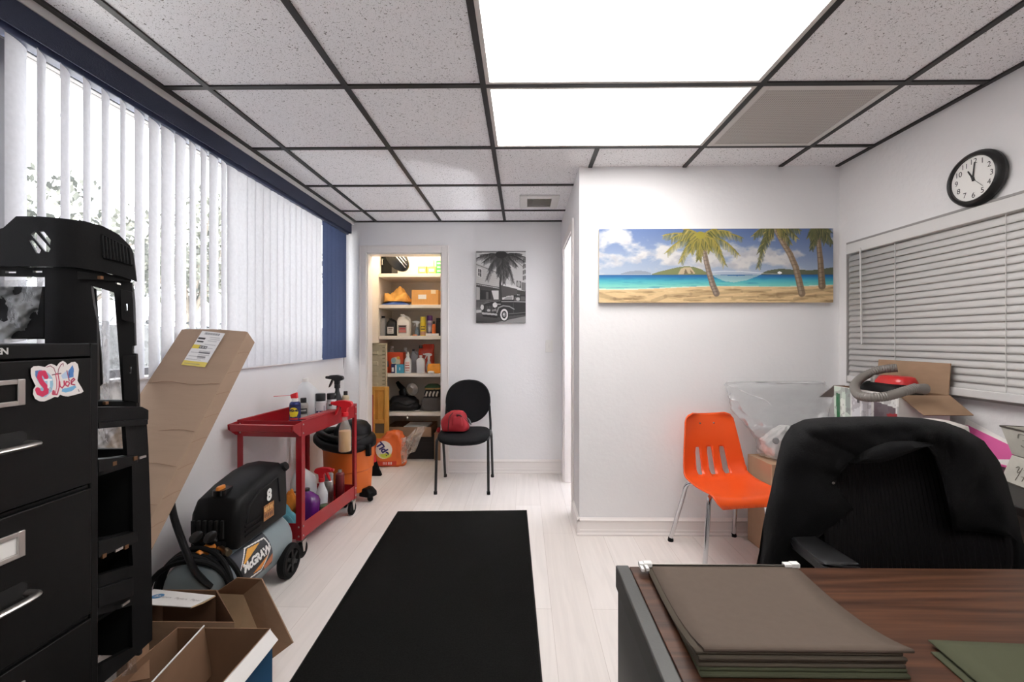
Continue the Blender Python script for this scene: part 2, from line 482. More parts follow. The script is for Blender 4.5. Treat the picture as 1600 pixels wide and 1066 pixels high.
# closet door casing (open doorway) and jamb
def casing(x0, x1, z, wd, y, th):
    m = MB()
    m.box((x0-wd,y-th,0),(x0,y,z+wd)); m.box((x1,y-th,0),(x1+wd,y,z+wd)); m.box((x0,y-th,z),(x1,y,z+wd))
    m.box((x0-wd,y-th-.006,0),(x0-wd+.012,y-th,z+wd)); m.box((x1+wd-.012,y-th-.006,0),(x1+wd,y-th,z+wd)); m.box((x0-wd,y-th-.006,z+wd-.012),(x1+wd,y-th,z+wd))
    return m
d1 = struct('door_1', casing(DX0,DX1,DZ,.068,YB,.014).box((DX0,YB,0),(DX0+.012,YB+.12,DZ)).box((DX1-.012,YB,0),(DX1,YB+.12,DZ)).box((DX0,YB,DZ-.012),(DX1,YB+.12,DZ)), M_TRIM, bevel=.003, smooth=30)
# side door in the hallway face
m = MB(); cw = .068
m.box((XH-.014,HY0-cw,0),(XH,HY0,HZ+cw)); m.box((XH-.014,HY1,0),(XH,HY1+cw,HZ+cw)); m.box((XH-.014,HY0,HZ),(XH,HY1,HZ+cw))
d2 = struct('door_2', m, M_TRIM, bevel=.003, smooth=30)
# doorway left open; unseen side room added to let light into the hallway
w = MB(); w.box((1.90,YP+.12,0),(2.0,YB+.12,CZ+.02)); struct('wall_added_room', w, M_WALL, smooth=0)
w = MB(); w.box((XH+.10,YB,0),(1.90,YB+.12,CZ+.02)); struct('wall_added_room_back', w, M_WALL, smooth=0)
obj('jamb', MB().box((XH,HY0,0),(XH+.10,HY0+.014,HZ)).box((XH,HY1-.014,0),(XH+.10,HY1,HZ)).box((XH,HY0+.014,HZ-.014),(XH+.10,HY1-.014,HZ)), M_TRIM, d2, smooth=0)
# baseboards
def skirting(p0, p1, n, h):
    """moulded board from p0 to p1, n = unit normal into the room"""
    prof = [(0,0),(.019,0),(.021,.010),(.015,.020),(.015,h*.30),(.012,h*.36),(.012,h*.78),(.016,h*.83),(.016,h*.88),(.008,h*.94),(.004,h),(0,h)]
    a, b, nn = Vector(p0), Vector(p1), Vector(n)
    return MB().rings([[tuple(q+nn*d+Vector((0,0,z))) for d, z in prof] for q in (a, b)])
struct('baseboard_back', skirting((DX1+.07,YB,0),(XH,YB,0),(0,-1,0),.13), M_TRIM, smooth=20)
struct('baseboard_partition', skirting((XH-.016,YP,0),(XR,YP,0),(0,-1,0),.112), M_TRIM, smooth=20)
struct('baseboard_hallway', skirting((XH,YP-.016,0),(XH,HY0-.07,0),(-1,0,0),.112), M_TRIM, smooth=20)
struct('baseboard_right', skirting((XR,YP,0),(XR,YREAR,0),(-1,0,0),.112), M_TRIM, smooth=20)
struct('baseboard_left', skirting((XL,YREAR,0),(XL,YB,0),(1,0,0),.10), M_TRIM, smooth=20)
# window sill board, frame and panes of the long window
m = MB(); fx0, fx1 = XL-.11, XL-.06
m.box((fx0,WY0,WZ0),(fx1,WY1,WZ0+.05)); m.box((fx0,WY0,WZ1-.05),(fx1,WY1,WZ1))
my = [WY0, .15, 1.4, 2.66, WY1-.05]
for y in my: m.box((fx0,y,WZ0+.05),(fx1,y+.05,WZ1-.05))
win = struct('window_1', m, mat('window_aluminium',(120,118,120),rough=.4,metal=.6), bevel=.003)
for a, b in zip(my[:-1], my[1:]):
    obj('pane', MB().box((fx0+.02,a+.05,WZ0+.05),(fx0+.026,b,WZ1-.05)), M_GLASS, win, smooth=0)
obj('window_sill', MB().box((XL-.06,WY0,WZ0-.001),(XL+.012,WY1,WZ0+.016)), M_TRIM, win, bevel=.004)
# ceiling grid, wall angle
GX = [-1.39,-.78,-.176,.43,1.035,1.65]; GY = [-1.17,-.56,.05,.66,1.27,1.88,2.49,3.10,3.71]
LX0, LX1 = GX[2], GX[4]
m = MB(); hw = .0125; zz = CZ-.004
for x in GX:
    if x == .43:
        segs = [(YREAR,-.56),(.66,1.27),(2.49,YP)]
    else: segs = [(YREAR, YP if x > XH else YB)]
    for a, b in segs: m.box((x-hw,a,zz),(x+hw,b,CZ+.006))
for y in GY: m.box((XL+.11,y-hw,zz+.0006),(XR if y < YP else XH,y+hw,CZ+.006))
m.box((XL+.102,YREAR,zz-.001),(XL+.126,YB,CZ+.006)); m.box((XR-.022,YREAR,zz-.001),(XR,YP,CZ+.006)); m.box((XL,YB-.02,zz-.001),(XH,YB,CZ+.006))
struct('trim_1', m, M_GRID, smooth=0)
# bulkhead the blind hangs from
struct('trim_2', MB().box((XL,YREAR,2.335),(XL+.102,YB,CZ+.003)), mat('bulkhead_grey',(206,203,202),rough=.7), smooth=0)

# ---------------------------------------------------------------- ceiling lights, grille, vent
M_DIFF = mat('lit_prismatic_diffuser', (255,252,249), rough=.5, emit=LIGHT_E)
def ceil_light(y0, y1, label, x0=LX0, x1=LX1, dm=None):
    t = thing('ceiling_light', label, 'ceiling light', ((x0+x1)/2,(y0+y1)/2,CZ), group='fluorescent ceiling panels')
    a, b = (x1-x0)/2-hw, (y1-y0)/2-hw
    f = MB()
    f.box((-a,-b,-.002),(-a+.018,b,.003)); f.box((a-.018,-b,-.002),(a,b,.003)); f.box((-a+.018,-b,-.002),(a-.018,-b+.014,.003)); f.box((-a+.018,b-.014,-.002),(a-.018,b,.003))
    obj('light_frame', f, mat('light_frame_white',(215,210,205),rough=.5), t, smooth=0)
    obj('diffuser', MB().box((-a+.018,-b+.014,0),(a-.018,b-.014,.003)), dm or M_DIFF, t, smooth=0)
ceil_light(1.88, 2.49, 'lit rectangular ceiling panel nearest the beach picture')
ceil_light(1.27, 1.88, 'lit rectangular ceiling panel at the top edge, in front of the other lit panel')
ceil_light(-.56, .05, 'added lit ceiling panel out of view over the near end of the room')  # extra panel out of view, added to light the room
t = thing('added_uplight', 'white uplight added unseen in the side room to brighten the hallway', 'lamp', (1.25,3.55,0))  # unseen lamp added to lift the hallway ceiling and back wall
obj('lamp_base', MB().lathe([(0,0),(.13,0),(.13,.015),(.02,.03),(0,.03)],24), M_WHITE, t)
obj('pole', MB().cyl((0,0,.025),(0,0,1.55),.012,n=10), M_STEEL, t)
obj('shade', MB().lathe([(.02,1.53),(.08,1.56),(.15,1.63),(.17,1.67),(.165,1.67),(.14,1.63),(.07,1.57),(.0,1.55)],28), M_WHITE, t)
obj('bulb', MB().lathe([(0,1.56),(.04,1.58),(.06,1.62),(.04,1.66),(0,1.68)],20), mat('fill_bulb',(250,252,255),rough=.5,emit=SIDE_E), t)
t = thing('return_air_grille', 'grey perforated return air grille in the ceiling beside the lit panel', 'air grille', ((GX[4]+GX[5])/2,(1.88+2.49)/2,CZ))
a = .305-hw; f = MB(); iw = .03
f.box((-a,-a,-.004),(-a+iw,a,.003)); f.box((a-iw,-a,-.004),(a,a,.003)); f.box((-a+iw,-a,-.004),(a-iw,-a+iw,.003)); f.box((-a+iw,a-iw,-.004),(a-iw,a,.003))
obj('grille_frame', f, mat('grille_frame_grey',(214,210,206),rough=.5), t, bevel=.002)
def perf_mat():
    m = mat('perforated_metal', (160,156,150), rough=.6)
    N = m.node_tree.nodes; L = m.node_tree.links; b = N['Principled BSDF']
    tc = N.new('ShaderNodeTexCoord'); v = N.new('ShaderNodeTexVoronoi'); v.inputs['Scale'].default_value = 115; v.inputs['Randomness'].default_value = 0
    L.new(tc.outputs['Object'], v.inputs['Vector'])
    r = N.new('ShaderNodeMapRange'); r.inputs['From Min'].default_value = .3; r.inputs['From Max'].default_value = .4
    L.new(v.outputs['Distance'], r.inputs['Value'])
    mx = N.new('ShaderNodeMix'); mx.data_type = 'RGBA'; mx.inputs['A'].default_value = (*lin((128,123,118)),1); mx.inputs['B'].default_value = (*lin((206,200,195)),1)
    L.new(r.outputs['Result'], mx.inputs['Factor']); L.new(mx.outputs['Result'], b.inputs['Base Color'])
    return m
obj('perforated_panel', MB().box((-a+iw,-a+iw,-.001),(a-iw,a-iw,.003)), perf_mat(), t, smooth=0)
vx, vy = .125, 3.47
t = thing('ceiling_vent', 'small white square supply vent with louvres near the back wall', 'air vent', (vx,vy,CZ))
f = MB(); o_, i_ = .155, .095
for s in (-1, 1):
    f.box((min(s*o_,s*i_),-o_,-.012),(max(s*o_,s*i_),o_,.003)); f.box((-i_,min(s*o_,s*i_),-.012),(i_,max(s*o_,s*i_),.003))
obj('vent_frame', f, mat('vent_white',(225,223,220),rough=.5), t, bevel=.003)
f = MB()
for k in range(6):
    y = -i_+.014+k*.033
    f.hexa([(-i_,y,-.016),(i_,y,-.016),(i_,y+.003,-.016),(-i_,y+.003,-.016),(-i_,y+.018,.001),(i_,y+.018,.001),(i_,y+.021,.001),(-i_,y+.021,.001)])
for x in (-.05,.0,.05): f.box((x-.0015,-i_,-.008),(x+.0015,i_,.001))
obj('louvres', f, mat('vent_louvre',(206,202,196),rough=.5), t, smooth=0)
obj('duct_opening', MB().box((-i_,-i_,.0012),(i_,i_,.003)), mat('duct_dark',(120,115,106),rough=.9), t, smooth=0)

# ---------------------------------------------------------------- vertical blind on the left window
t = thing('vertical_blind', 'tall white vertical blind with navy headrail along the left window', 'blind', (XL+.05,1.4,1.1))
M_NAVY = mat('navy_fabric_valance', (46,52,72), rough=.8, bump=.2, bs=260)
m = MB(); m.box((XL+.092,-1.2,2.246),(XL+.098,YB-.06,2.334)); m.box((XL+.002,YB-.066,2.246),(XL+.092,YB-.06,2.334)); m.box((XL+.002,-1.2,2.326),(XL+.092,YB-.066,2.334))
obj('valance', m, M_NAVY, t, world=True, smooth=0)
obj('headrail', MB().box((XL+.03,-1.2,2.232),(XL+.075,YB-.07,2.262)), mat('navy_rail',(62,70,98),rough=.4), t, world=True, bevel=.003)
M_VANE = vane_mat('white_vane_fabric', (210,210,215), .22)
M_VANEB = vane_mat('navy_vane_fabric', (78,90,122), .10, 90)
VX, VW = XL+.052, .089
def vane(y, th, m_, label=None):
    n = 6; rows = []
    for z in (1.093, 2.236):
        r = []
        for k in range(n+1):
            s = (k/n-.5)*VW; bow = .006*(1-(2*k/n-1)**2)
            r.append((VX+math.sin(th)*s+math.cos(th)*bow, y+math.cos(th)*s-math.sin(th)*bow, z))
        rows.append(r)
    obj('vane', MB().grid(rows), m_, t, world=True, smooth=180, label=label)
def th_for(y, du):
    k = -VX/y; Rr = math.hypot(1, k); al = math.atan2(k, 1)
    q = max(-1, min(1, du*y/(FPX*VW*Rr)))
    return math.asin(q)-al
cs = [25,65,102,136,165,192,218,241,262,282,301,318,334,350,363]
wd = [36,15,16,13,13,9,16,18,21,18,11,10,15,9,17]
y = -1.05
while y < 1.34: vane(y, R(-25), M_VANE); y += .076
for u_, d_ in zip(cs, wd):
    y = PX(u_, 400, VX).y; vane(y, th_for(y, d_), M_VANE)
y = PX(371, 400, VX).y+.045
while y < 3.50: vane(y, R(4+random.uniform(-3,3)), M_VANE); y += .0785
y = 3.555
while y < 3.95: vane(y, R(2+random.uniform(-3,3)), M_VANEB, 'navy blue vane'); y += .075

# ---------------------------------------------------------------- outside
struct('ground', MB().box((-60,-30,-.25),(-1.86,60,-.12)), mat('pale_concrete',(226,225,222),rough=.9,var=.1,vs=.6), smooth=0)
M_LEAF = [mat('leaf_'+n, c, rough=.8, var=.25, vs=2) for n, c in (('olive',(86,88,78)),('grey',(98,100,93)),('dark',(76,79,72)))]
M_BARK = mat('bark', (120,112,102), rough=.9, var=.2, vs=6)
def tree(x, y, h, r, label, seed):
    rg = random.Random(seed)
    t = thing('tree', label, 'tree', (x,y,-.12), group='trees beyond the window')
    tr = MB(); tips = []
    tr.tube([(0,0,0),(.05,.03,h*.2),(-.03,.06,h*.42)], [.16,.13,.10], 8)
    for k in range(9):
        a = 2*PI*k/9+rg.random(); e = rg.uniform(.3,1.0)
        p = [(-.03,.06,h*.4),(math.cos(a)*r*.4*e,math.sin(a)*r*.4*e,h*rg.uniform(.55,.7)),(math.cos(a)*r*.85*e,math.sin(a)*r*.85*e,h*rg.uniform(.62,.93))]
        tr.tube(p, [.06,.035,.012], 6); tips += p[1:]
    obj('trunk', tr, M_BARK, t)
    lf = MB()
    for k in range(2300):
        c = Vector(rg.choice(tips))+Vector((rg.gauss(0,.33),rg.gauss(0,.33),rg.gauss(0,.22)))*r*.5
        c.z = min(max(c.z,h*.32),h)
        s = rg.uniform(.05,.13)
        a = Vector((rg.gauss(0,1),rg.gauss(0,1),rg.gauss(0,1))).normalized(); b = a.orthogonal().normalized()
        lf.add([c-a*s, c-b*s*.45, c+a*s, c+b*s*.45], [(0,1,2,3)])
    obj('foliage', lf, M_LEAF[seed % 3], t, smooth=0)
for i, (x, y, h, r, lb) in enumerate([(-7.6,1.2,4.0,1.7,'leafy tree seen between the vanes at the far left of the window'),(-8.2,4.4,4.5,1.9,'leafy tree seen through the gaps above the black housing hood'),
        (-8.4,7.9,4.6,1.9,'leafy tree seen between the vanes right of the black hood'),(-8.6,11,4.9,2.2,'leafy tree seen through the middle vanes above the leaning carton'),(-9,15,5.3,2.4,'farthest leafy tree seen between the vanes near the window middle'),(-9.5,-2,4.4,1.9,'leafy tree outside the near end of the window')]):
    tree(x, y, h, r, lb, i)
m = MB(); rg = random.Random(3)
for k in range(2600):
    c = Vector((-5.4+rg.gauss(0,.2), rg.uniform(-3,20), rg.uniform(0,1.55))); s = rg.uniform(.06,.12)
    a = Vector((rg.gauss(0,1),rg.gauss(0,1),rg.gauss(0,1))).normalized(); b = a.orthogonal().normalized()
    m.add([c-a*s, c-b*s*.5, c+a*s, c+b*s*.5], [(0,1,2,3)])
m.box((-5.45,-3,-.12),(-5.35,20,1.45))
tag(obj('hedge', m, mat('hedge_dark',(70,72,74),rough=.9,var=.2,vs=3), smooth=0), 'low dark hedge outside glimpsed under the vanes', 'hedge', kind='stuff')
t = thing('street_lamp', 'pale street lamp head reaching over outside the near vanes', 'street lamp', (-12,3.4,-.12))
pp = PX(52,186,-12); qq = PX(95,178,-12)
obj('pole', MB().tube([(-12,qq.y+1.6,-.12),(-12,qq.y+1.6,qq.z-.4),(-12,qq.y+1.2,qq.z+.0),(-12,qq.y,qq.z)],[.09,.07,.06,.05],10), mat('lamp_pole_grey',(190,190,190),rough=.6), t, world=True)
obj('lamp_head', MB().tube([tuple(qq),tuple((pp+qq)/2+Vector((0,0,.06))),tuple(pp)],[.06,.13,.05],10), mat('lamp_head_grey',(170,170,172),rough=.6), t, world=True)

# ---------------------------------------------------------------- mini blind over the right window
struct('window_2', MB().box((XR-.012,.2,.99),(XR,2.70,1.0)).box((XR-.012,2.69,1.0),(XR,2.70,1.86)).box((XR-.012,.2,1.85),(XR,2.69,1.86)).box((XR-.004,.2,1.0),(XR,2.69,1.85)), mat('window_frame_grey',(150,146,144),rough=.6), smooth=0)
bx = XR-.05; by0, by1 = .25, PX(1325,500,bx).y
t = thing('window_blind', 'white closed horizontal blind below the clock on the right wall', 'blind', (XR-.03,1.5,1.0))
M_SLAT = mat('white_slat', (204,202,200), rough=.5)
obj('headrail', MB().box((bx-.012,by0,1.775),(bx+.03,by1,1.835)), M_SLAT, t, world=True, bevel=.003)
m = MB(); zt, zb, nS = 1.772, 1.045, 22
for k in range(nS):
    z1 = zt-(zt-zb)*k/nS; z0 = zt-(zt-zb)*(k+1.2)/nS
    rows = []
    for j in range(5):
        s = j/4; xx = bx+.002+.015*s-.003*math.sin(PI*s)
        rows.append([(xx,by0+.004,z0+(z1-z0)*s),(xx,by1-.004,z0+(z1-z0)*s)])
    m.grid(rows)
obj('slats', m, M_SLAT, t, world=True, smooth=180, solid=.002)
obj('bottom_rail', MB().box((bx-.008,by0,1.005),(bx+.016,by1,1.042)), mat('rail_grey_white',(205,203,202),rough=.5), t, world=True, bevel=.004)
obj('tilt_wand', MB().cyl((bx-.02,by1-.12,1.79),(bx-.016,by1-.125,1.23),.0042,.0042,8), mat('wand_grey',(196,194,192),rough=.5), t, world=True)
for yy in (by1-.33,1.78,1.2):
    m = MB().box((bx-.0015,yy-.0012,1.02),(bx+.0005,yy+.0012,1.78))
    obj('ladder_tape', m, M_SLAT, t, world=True, smooth=0)

# ---------------------------------------------------------------- camera, world, render settings
cam = bpy.data.cameras.new('camera'); co = bpy.data.objects.new('camera', cam); COL.objects.link(co)
cam.sensor_fit = 'HORIZONTAL'; cam.sensor_width = 36; cam.lens = FPX/1600*36; cam.clip_start = .02; cam.clip_end = 200
cam.shift_x = -(CU-800)/1600; cam.shift_y = (CV-533)/1600
co.location = (0,0,EYE); co.rotation_euler = (PI/2,0,YAW)
SC.camera = co
sun = bpy.data.lights.new('sun','SUN'); sun.energy = SUN_E; sun.angle = R(2); sun.color = (1,.96,.9)
so = bpy.data.objects.new('sun', sun); COL.objects.link(so); so.rotation_euler = (0,R(25),R(-20))     # high over the roof, from the right
W = bpy.data.worlds.new('world'); SC.world = W; W.use_nodes = True
bg = W.node_tree.nodes['Background']; bg.inputs['Color'].default_value = (.90,.95,1,1); bg.inputs['Strength'].default_value = SKY_E
SC.view_settings.view_transform = 'Standard'; SC.view_settings.look = 'None'; SC.view_settings.exposure = EXPO; SC.view_settings.gamma = 1
SC.view_settings.use_curve_mapping = False
SC.cycles.max_bounces = 10; SC.cycles.diffuse_bounces = 6; SC.cycles.transparent_max_bounces = 16; SC.cycles.glossy_bounces = 4
SC.cycles.use_denoising = True; SC.cycles.sample_clamp_indirect = 8; SC.cycles.caustics_reflective = False; SC.cycles.caustics_refractive = False
# ================================================================ filing cabinet
M_CAB = mat('black_enamel', (9,9,9), rough=.45, bump=.03, bs=400, spec=.22)
FX = -1.0
t = thing('filing_cabinet', 'tall black four-drawer filing cabinet with a butterfly sticker at the left edge', 'filing cabinet', (-1.345,.80,0))
m = MB(); y0, y1, top = .60, 1.0, 1.252
m.box((XL+.105,y0,.0),(FX,y0+.018,top)); m.box((XL+.105,y1-.018,.0),(FX,y1,top)); m.box((XL+.105,y0+.018,top-.030),(FX,y1-.018,top))
m.box((XL+.105,y0+.018,.0),(FX,y1-.018,.02)); m.box((XL+.105,y0+.018,.02),(XL+.12,y1-.018,top-.03))
for k in range(1, 4): m.box((FX-.03,y0+.018,.924-.3*(k-1)-.006),(FX-.004,y1-.018,.924-.3*(k-1)+.003))
obj('cabinet_body', m, M_CAB, t, world=True, bevel=.0025)
zc = [1.219-.30*k for k in range(4)]
for k, zt in enumerate(zc):
    d = obj('drawer', MB().box((XL+.15,y0+.02,zt-.289),(FX+.004,y1-.02,zt)), M_CAB, t, world=True, bevel=.002)
    cy_, cz_ = .779, zt-.062
    f = MB(); hwid, hh = .066, .026
    fx = FX+.004
    for a in ((-hwid,-hh,-hwid+.013,hh),(hwid-.013,-hh,hwid,hh),(-hwid+.013,hh-.010,hwid-.013,hh),(-hwid+.013,-hh,hwid-.013,-hh+.010)):
        f.box((fx,cy_+a[0],cz_+a[1]),(fx+.005,cy_+a[2],cz_+a[3]))
    obj('label_holder', f, M_STEEL, d, world=True, bevel=.0015, label='silver label frame')
    if k == 1: obj('label_card', MB().box((fx,cy_-hwid+.012,cz_-hh+.009),(fx+.0015,cy_+hwid-.012,cz_+hh-.009)), M_PAPER, d, world=True, smooth=0, label='white card in the frame')
    hz = zt-.165
    hp = [(fx,.850,hz),(fx+.022,.848,hz),(fx+.032,.832,hz),(fx+.034,.78,hz),(fx+.032,.715,hz),(fx+.022,.697,hz),(fx,.695,hz)]
    obj('handle', MB().tube(spline(hp,4),.0085,10,flat=.6), M_STEEL, d, world=True, label='silver bar handle')
    obj('handle_recess', MB().prism(rrect(.705,hz-.004,.85,hz+.026,.012),0,.0015,basis((fx,0,0),(0,1,0),(0,0,1))), mat('recess_black',(9,9,9),rough=.7), d, world=True, smooth=0)
m = MB(); text(m, 'DEN', .017, basis((FX+.0005,.806,1.238),(0,1,0),(0,0,1)), space=.95, bold=.0006, align='CENTER')
obj('maker_lettering', m, mat('silver_print',(200,198,196),rough=.4), t, world=True, smooth=0, label='small silver letters')
# butterfly sticker on the top drawer
dr = [c for c in t.children if c.name.startswith('drawer')][0]
sx = lambda px: px/1600*130+20; sy = lambda py: py/985*80+560
outl = [(345,200),(400,155),(500,150),(620,170),(680,125),(740,110),(800,130),(840,160),(890,90),(960,50),(1020,90),(1040,130),(1120,80),(1190,70),(1240,110),(1265,220),(1250,330),(1235,430),(1270,490),(1320,570),(1355,640),(1310,670),(1180,705),(1060,735),(970,725),(905,695),(860,750),(800,740),(700,790),(600,830),(510,825),(430,780),(390,690),(395,600),(440,530),(400,450),(360,370),(345,290)]
im = Img(170, 130, (228,222,220))
q = lambda pts: [((x-340)/1020*170, (y-45)/790*130) for x, y in pts]
im.poly(q([(430,240),(540,225),(680,280),(760,370),(780,500),(750,640),(640,740),(540,750),(470,690),(460,610),(560,560),(470,430),(425,320)]), (150,190,212))
im.poly(q([(430,240),(540,225),(640,260),(520,330),(500,430),(440,360)]), (84,116,172))
im.pline(q([(640,360),(600,280),(530,290),(510,370),(560,470),(640,560),(640,650),(570,690),(500,660),(480,610)]), 15, 17, (208,42,88))
im.poly(q([(1070,240),(1150,130),(1175,210),(1165,360),(1080,380),(1060,300)]), (72,124,190))
im.poly(q([(1010,260),(1060,230),(1070,380),(960,400),(930,330)]), (184,202,226))
im.poly(q([(950,590),(1080,560),(1200,520),(1220,560),(1140,630),(1020,660),(940,640)]), (112,172,212))
im.pline(q([(620,420),(740,415)]), 6, 6, (236,240,244)); im.pline(q([(690,415),(690,560)]), 8, 8, (236,240,244))
im.ellipse(*q([(715,590)])[0], 4, 4, (90,60,90)); im.ellipse(*q([(715,590)])[0], 2.3, 2.3, (240,236,236))
im.pline(q([(650,170),(720,145),(790,190),(830,300)]), 2, 2.4, (120,40,64)); im.pline(q([(870,290),(880,210),(930,120),(970,100),(970,150)]), 2.4, 2, (120,40,64))
im.pline(q([(760,320),(925,290)]), 3, 3, (90,30,50))
im.pline(q([(850,320),(870,430),(870,560),(840,680),(780,680),(785,640)]), 11, 9, (190,70,96)); im.pline(q([(850,330),(868,430),(866,560),(836,670)]), 5, 4, (236,214,216))
im.pline(q([(900,450),(910,540),(950,570),(990,520),(985,440)]), 4, 4, (190,50,84)); im.pline(q([(990,440),(1000,510)]), 4, 4, (190,50,84))
im.pline(q([(1080,460),(1030,450),(1010,510),(1060,540),(1090,480)]), 4, 4, (190,50,84)); im.pline(q([(1090,330),(1075,250)]), 2, 2, (60,70,120)); im.pline(q([(1085,430),(1040,240)]), 3.4, 3, (150,60,90))
im.pline(q([(1120,480),(1190,410),(1170,385),(1120,430),(1130,500),(1190,510)]), 4, 4, (170,40,74)); im.pline(q([(1260,600),(1275,640)]), 2, 2, (60,50,60))
stk = MB(); stx = FX+.0055
stk.plate([(sx(x), sy(y)) for x, y in outl], step=3, thick=.0009, mapf=lambda u, v: PX(u, v, stx), nrm=(1,0,0))
o = obj('sticker_backing', stk, mat('sticker_white',(228,222,220),rough=.5), dr, world=True, smooth=0, label='white butterfly shaped sticker')
cells = []
nx, ny = im.w, im.h
V, F, CC = [], [], []
for j in range(ny):
    for i in range(nx):
        x, y = 340+(i+.5)/nx*1020, 45+(j+.5)/ny*790
        if not inpoly(x, y, outl): continue
        o4 = len(V)
        for a, b in ((0,0),(0,1),(1,1),(1,0)):
            V.append(tuple(PX(sx(340+(i+a)/nx*1020), sy(45+(j+b)/ny*790), stx+.0012)))
        F.append((o4,o4+1,o4+2,o4+3)); CC.append(im.a[j,i])
iv = ROOT[t.name].inverted(); me = bpy.data.meshes.new('sticker_print'); me.from_pydata([tuple(iv@Vector(v)) for v in V], [], F)
a = np.array(CC)/255; a = np.where(a <= .04045, a/12.92, ((a+.055)/1.055)**2.4)
c = np.ones((len(F),4,4), np.float32); c[:,:,:3] = a[:,None,:]
at = me.color_attributes.new('Print','FLOAT_COLOR','CORNER'); at.data.foreach_set('color', c.ravel()); me.materials.append(paintmat())
o = bpy.data.objects.new('sticker_print', me); COL.objects.link(o); o.parent = dr; o['label'] = 'painted letters and wings of the sticker'

# ================================================================ black plastic machine housing (two stacked shells)
def YU(u): return 1.035+.105*max(0,(u-85)/128)**1.5
def HU(u, v): return P(u, v, YU(u))
BK = lambda x, y: Vector((-.55,.83,0))
tu = thing('machine_housing', 'tall black plastic housing with curved slotted hood behind the filing cabinet', 'machine housing', (-1.1,1.06,1.06))
hood_o = [(-45,372),(5,356),(25,338),(60,338),(95,341),(130,345),(160,353),(185,366),(203,384),(208,396),(213,440),(190,432),(160,425),(118,418),(70,416),(-45,416)]
sl = [[(48,366),(54,361),(79,389),(76,394),(70,393)],[(61,361),(68,361),(79,375),(78,383)],[(45,375),(51,375),(64,391),(62,396),(57,396)]]
obj('hood', MB().plate(hood_o, sl, 7, .012, HU, BK), M_BLACK, tu, world=True, smooth=50)
m = MB(); topc = [(-45,372),(5,356),(25,338),(60,338),(95,341),(130,345),(160,353),(185,366),(201,382)]
rows = [[tuple(HU(*p)+Vector((-.8,.6,0))*d+Vector((0,0,-.0006))) for p in topc] for d in (0,.01,.02,.03)]
m.grid(rows); obj('hood_top', m, M_BLACK, tu, world=True, solid=.004, off=-1)
m = MB(); rb = [(160,367),(204,389),(207,415),(163,404)]
for k in range(9):
    a = k/8.4
    top_ = (rb[0][0]+(rb[1][0]-rb[0][0])*a, rb[0][1]+(rb[1][1]-rb[0][1])*a+1); bot = (rb[3][0]+(rb[2][0]-rb[3][0])*a, rb[3][1]+(rb[2][1]-rb[3][1])*a-1)
    p, q_ = HU(*top_), HU(*bot); off = Vector((.5,-.8,0))*.0035
    m.cyl(p+off, q_+off, .0032, n=6)
obj('side_vent', m, M_BLACK, tu, world=True)
m = MB(); rr = [HU(*p)+Vector((.5,-.8,0))*.002 for p in rb]; m.tube(rr, .0028, 6, closed=True)
obj('vent_rim', m, M_BLACK, tu, world=True)
# front pillar, side frame with its window opening
YU2 = lambda u: YU(u)+.018
H2 = lambda u, v: P(u, v, YU2(u))
obj('front_pillar', MB().plate([(-45,416),(120,418),(120,645),(70,645),(70,432),(-45,430)], [[(8,423),(25,423),(25,427),(8,427)],[(51,422),(66,422),(66,426),(51,426)]], 10, .02, H2, BK), M_BLACK, tu, world=True, smooth=50)
obj('side_frame', MB().plate([(116,418),(160,425),(196,436),(206,442),(209,470),(211,540),(207,541),(207,552),(213,553),(216,600),(217,645),(116,645)],
    [[(142,446),(178,457),(184,530),(191,626),(153,626),(152,560),(151,500),(146,476)],[(180,440),(189,443),(189,446),(180,443)],[(195,474),(199,475),(199,486),(196,485)],[(202,573),(205,573),(205,584),(202,583)]], 9, .022, H2, BK), M_BLACK, tu, world=True, smooth=50)
m = MB()
for a, b, c_, d in ((120,424,205,440),(150,627,214,640)):
    obj('mounting_rail', MB().plate([(a,b),(c_,d-8 if a == 120 else b+1),(c_,d),(a,d-4)], [], None, .006, lambda u, v: P(u, v, YU2(u)-.012), BK), M_BLACK, tu, world=True, bevel=.001)
m = MB().plate([(188,452),(206,456),(208,470),(209,505),(190,500)], [[(195,474),(199,475),(199,486),(196,485)]], None, .008, lambda u, v: P(u, v, YU2(u)-.014), BK)
obj('side_bracket', m, M_BLACK, tu, world=True, bevel=.001)
m = MB().plate([(191,556),(213,556),(216,630),(194,626)], [[(202,573),(205,573),(205,584),(202,583)]], None, .008, lambda u, v: P(u, v, YU2(u)-.014), BK)
obj('side_bracket', m, M_BLACK, tu, world=True, bevel=.001)
for u, v in ((157,434),(165,630)):
    p = P(u, v, YU2(u)-.016); obj('brass_clip', MB().box(p-Vector((.004,.004,.004)), p+Vector((.004,.004,.004))), mat('brass_clip',(112,80,54),rough=.5,metal=.6), tu, world=True)
# back wing: dark inner panel left of the opening
obj('inner_wing', MB().plate([(116,430),(150,452),(153,505),(158,560),(160,600),(116,640)], [], 12, .01, lambda u, v: P(u, v, YU2(u)+.06), BK), M_BLACK, tu, world=True, smooth=50)
m = MB().box((P(-45,480,1.16).x,1.15,1.262),(P(76,480,1.16).x,1.17,1.405))
obj('back_brace', m, M_BLACK, tu, world=True, bevel=.004)
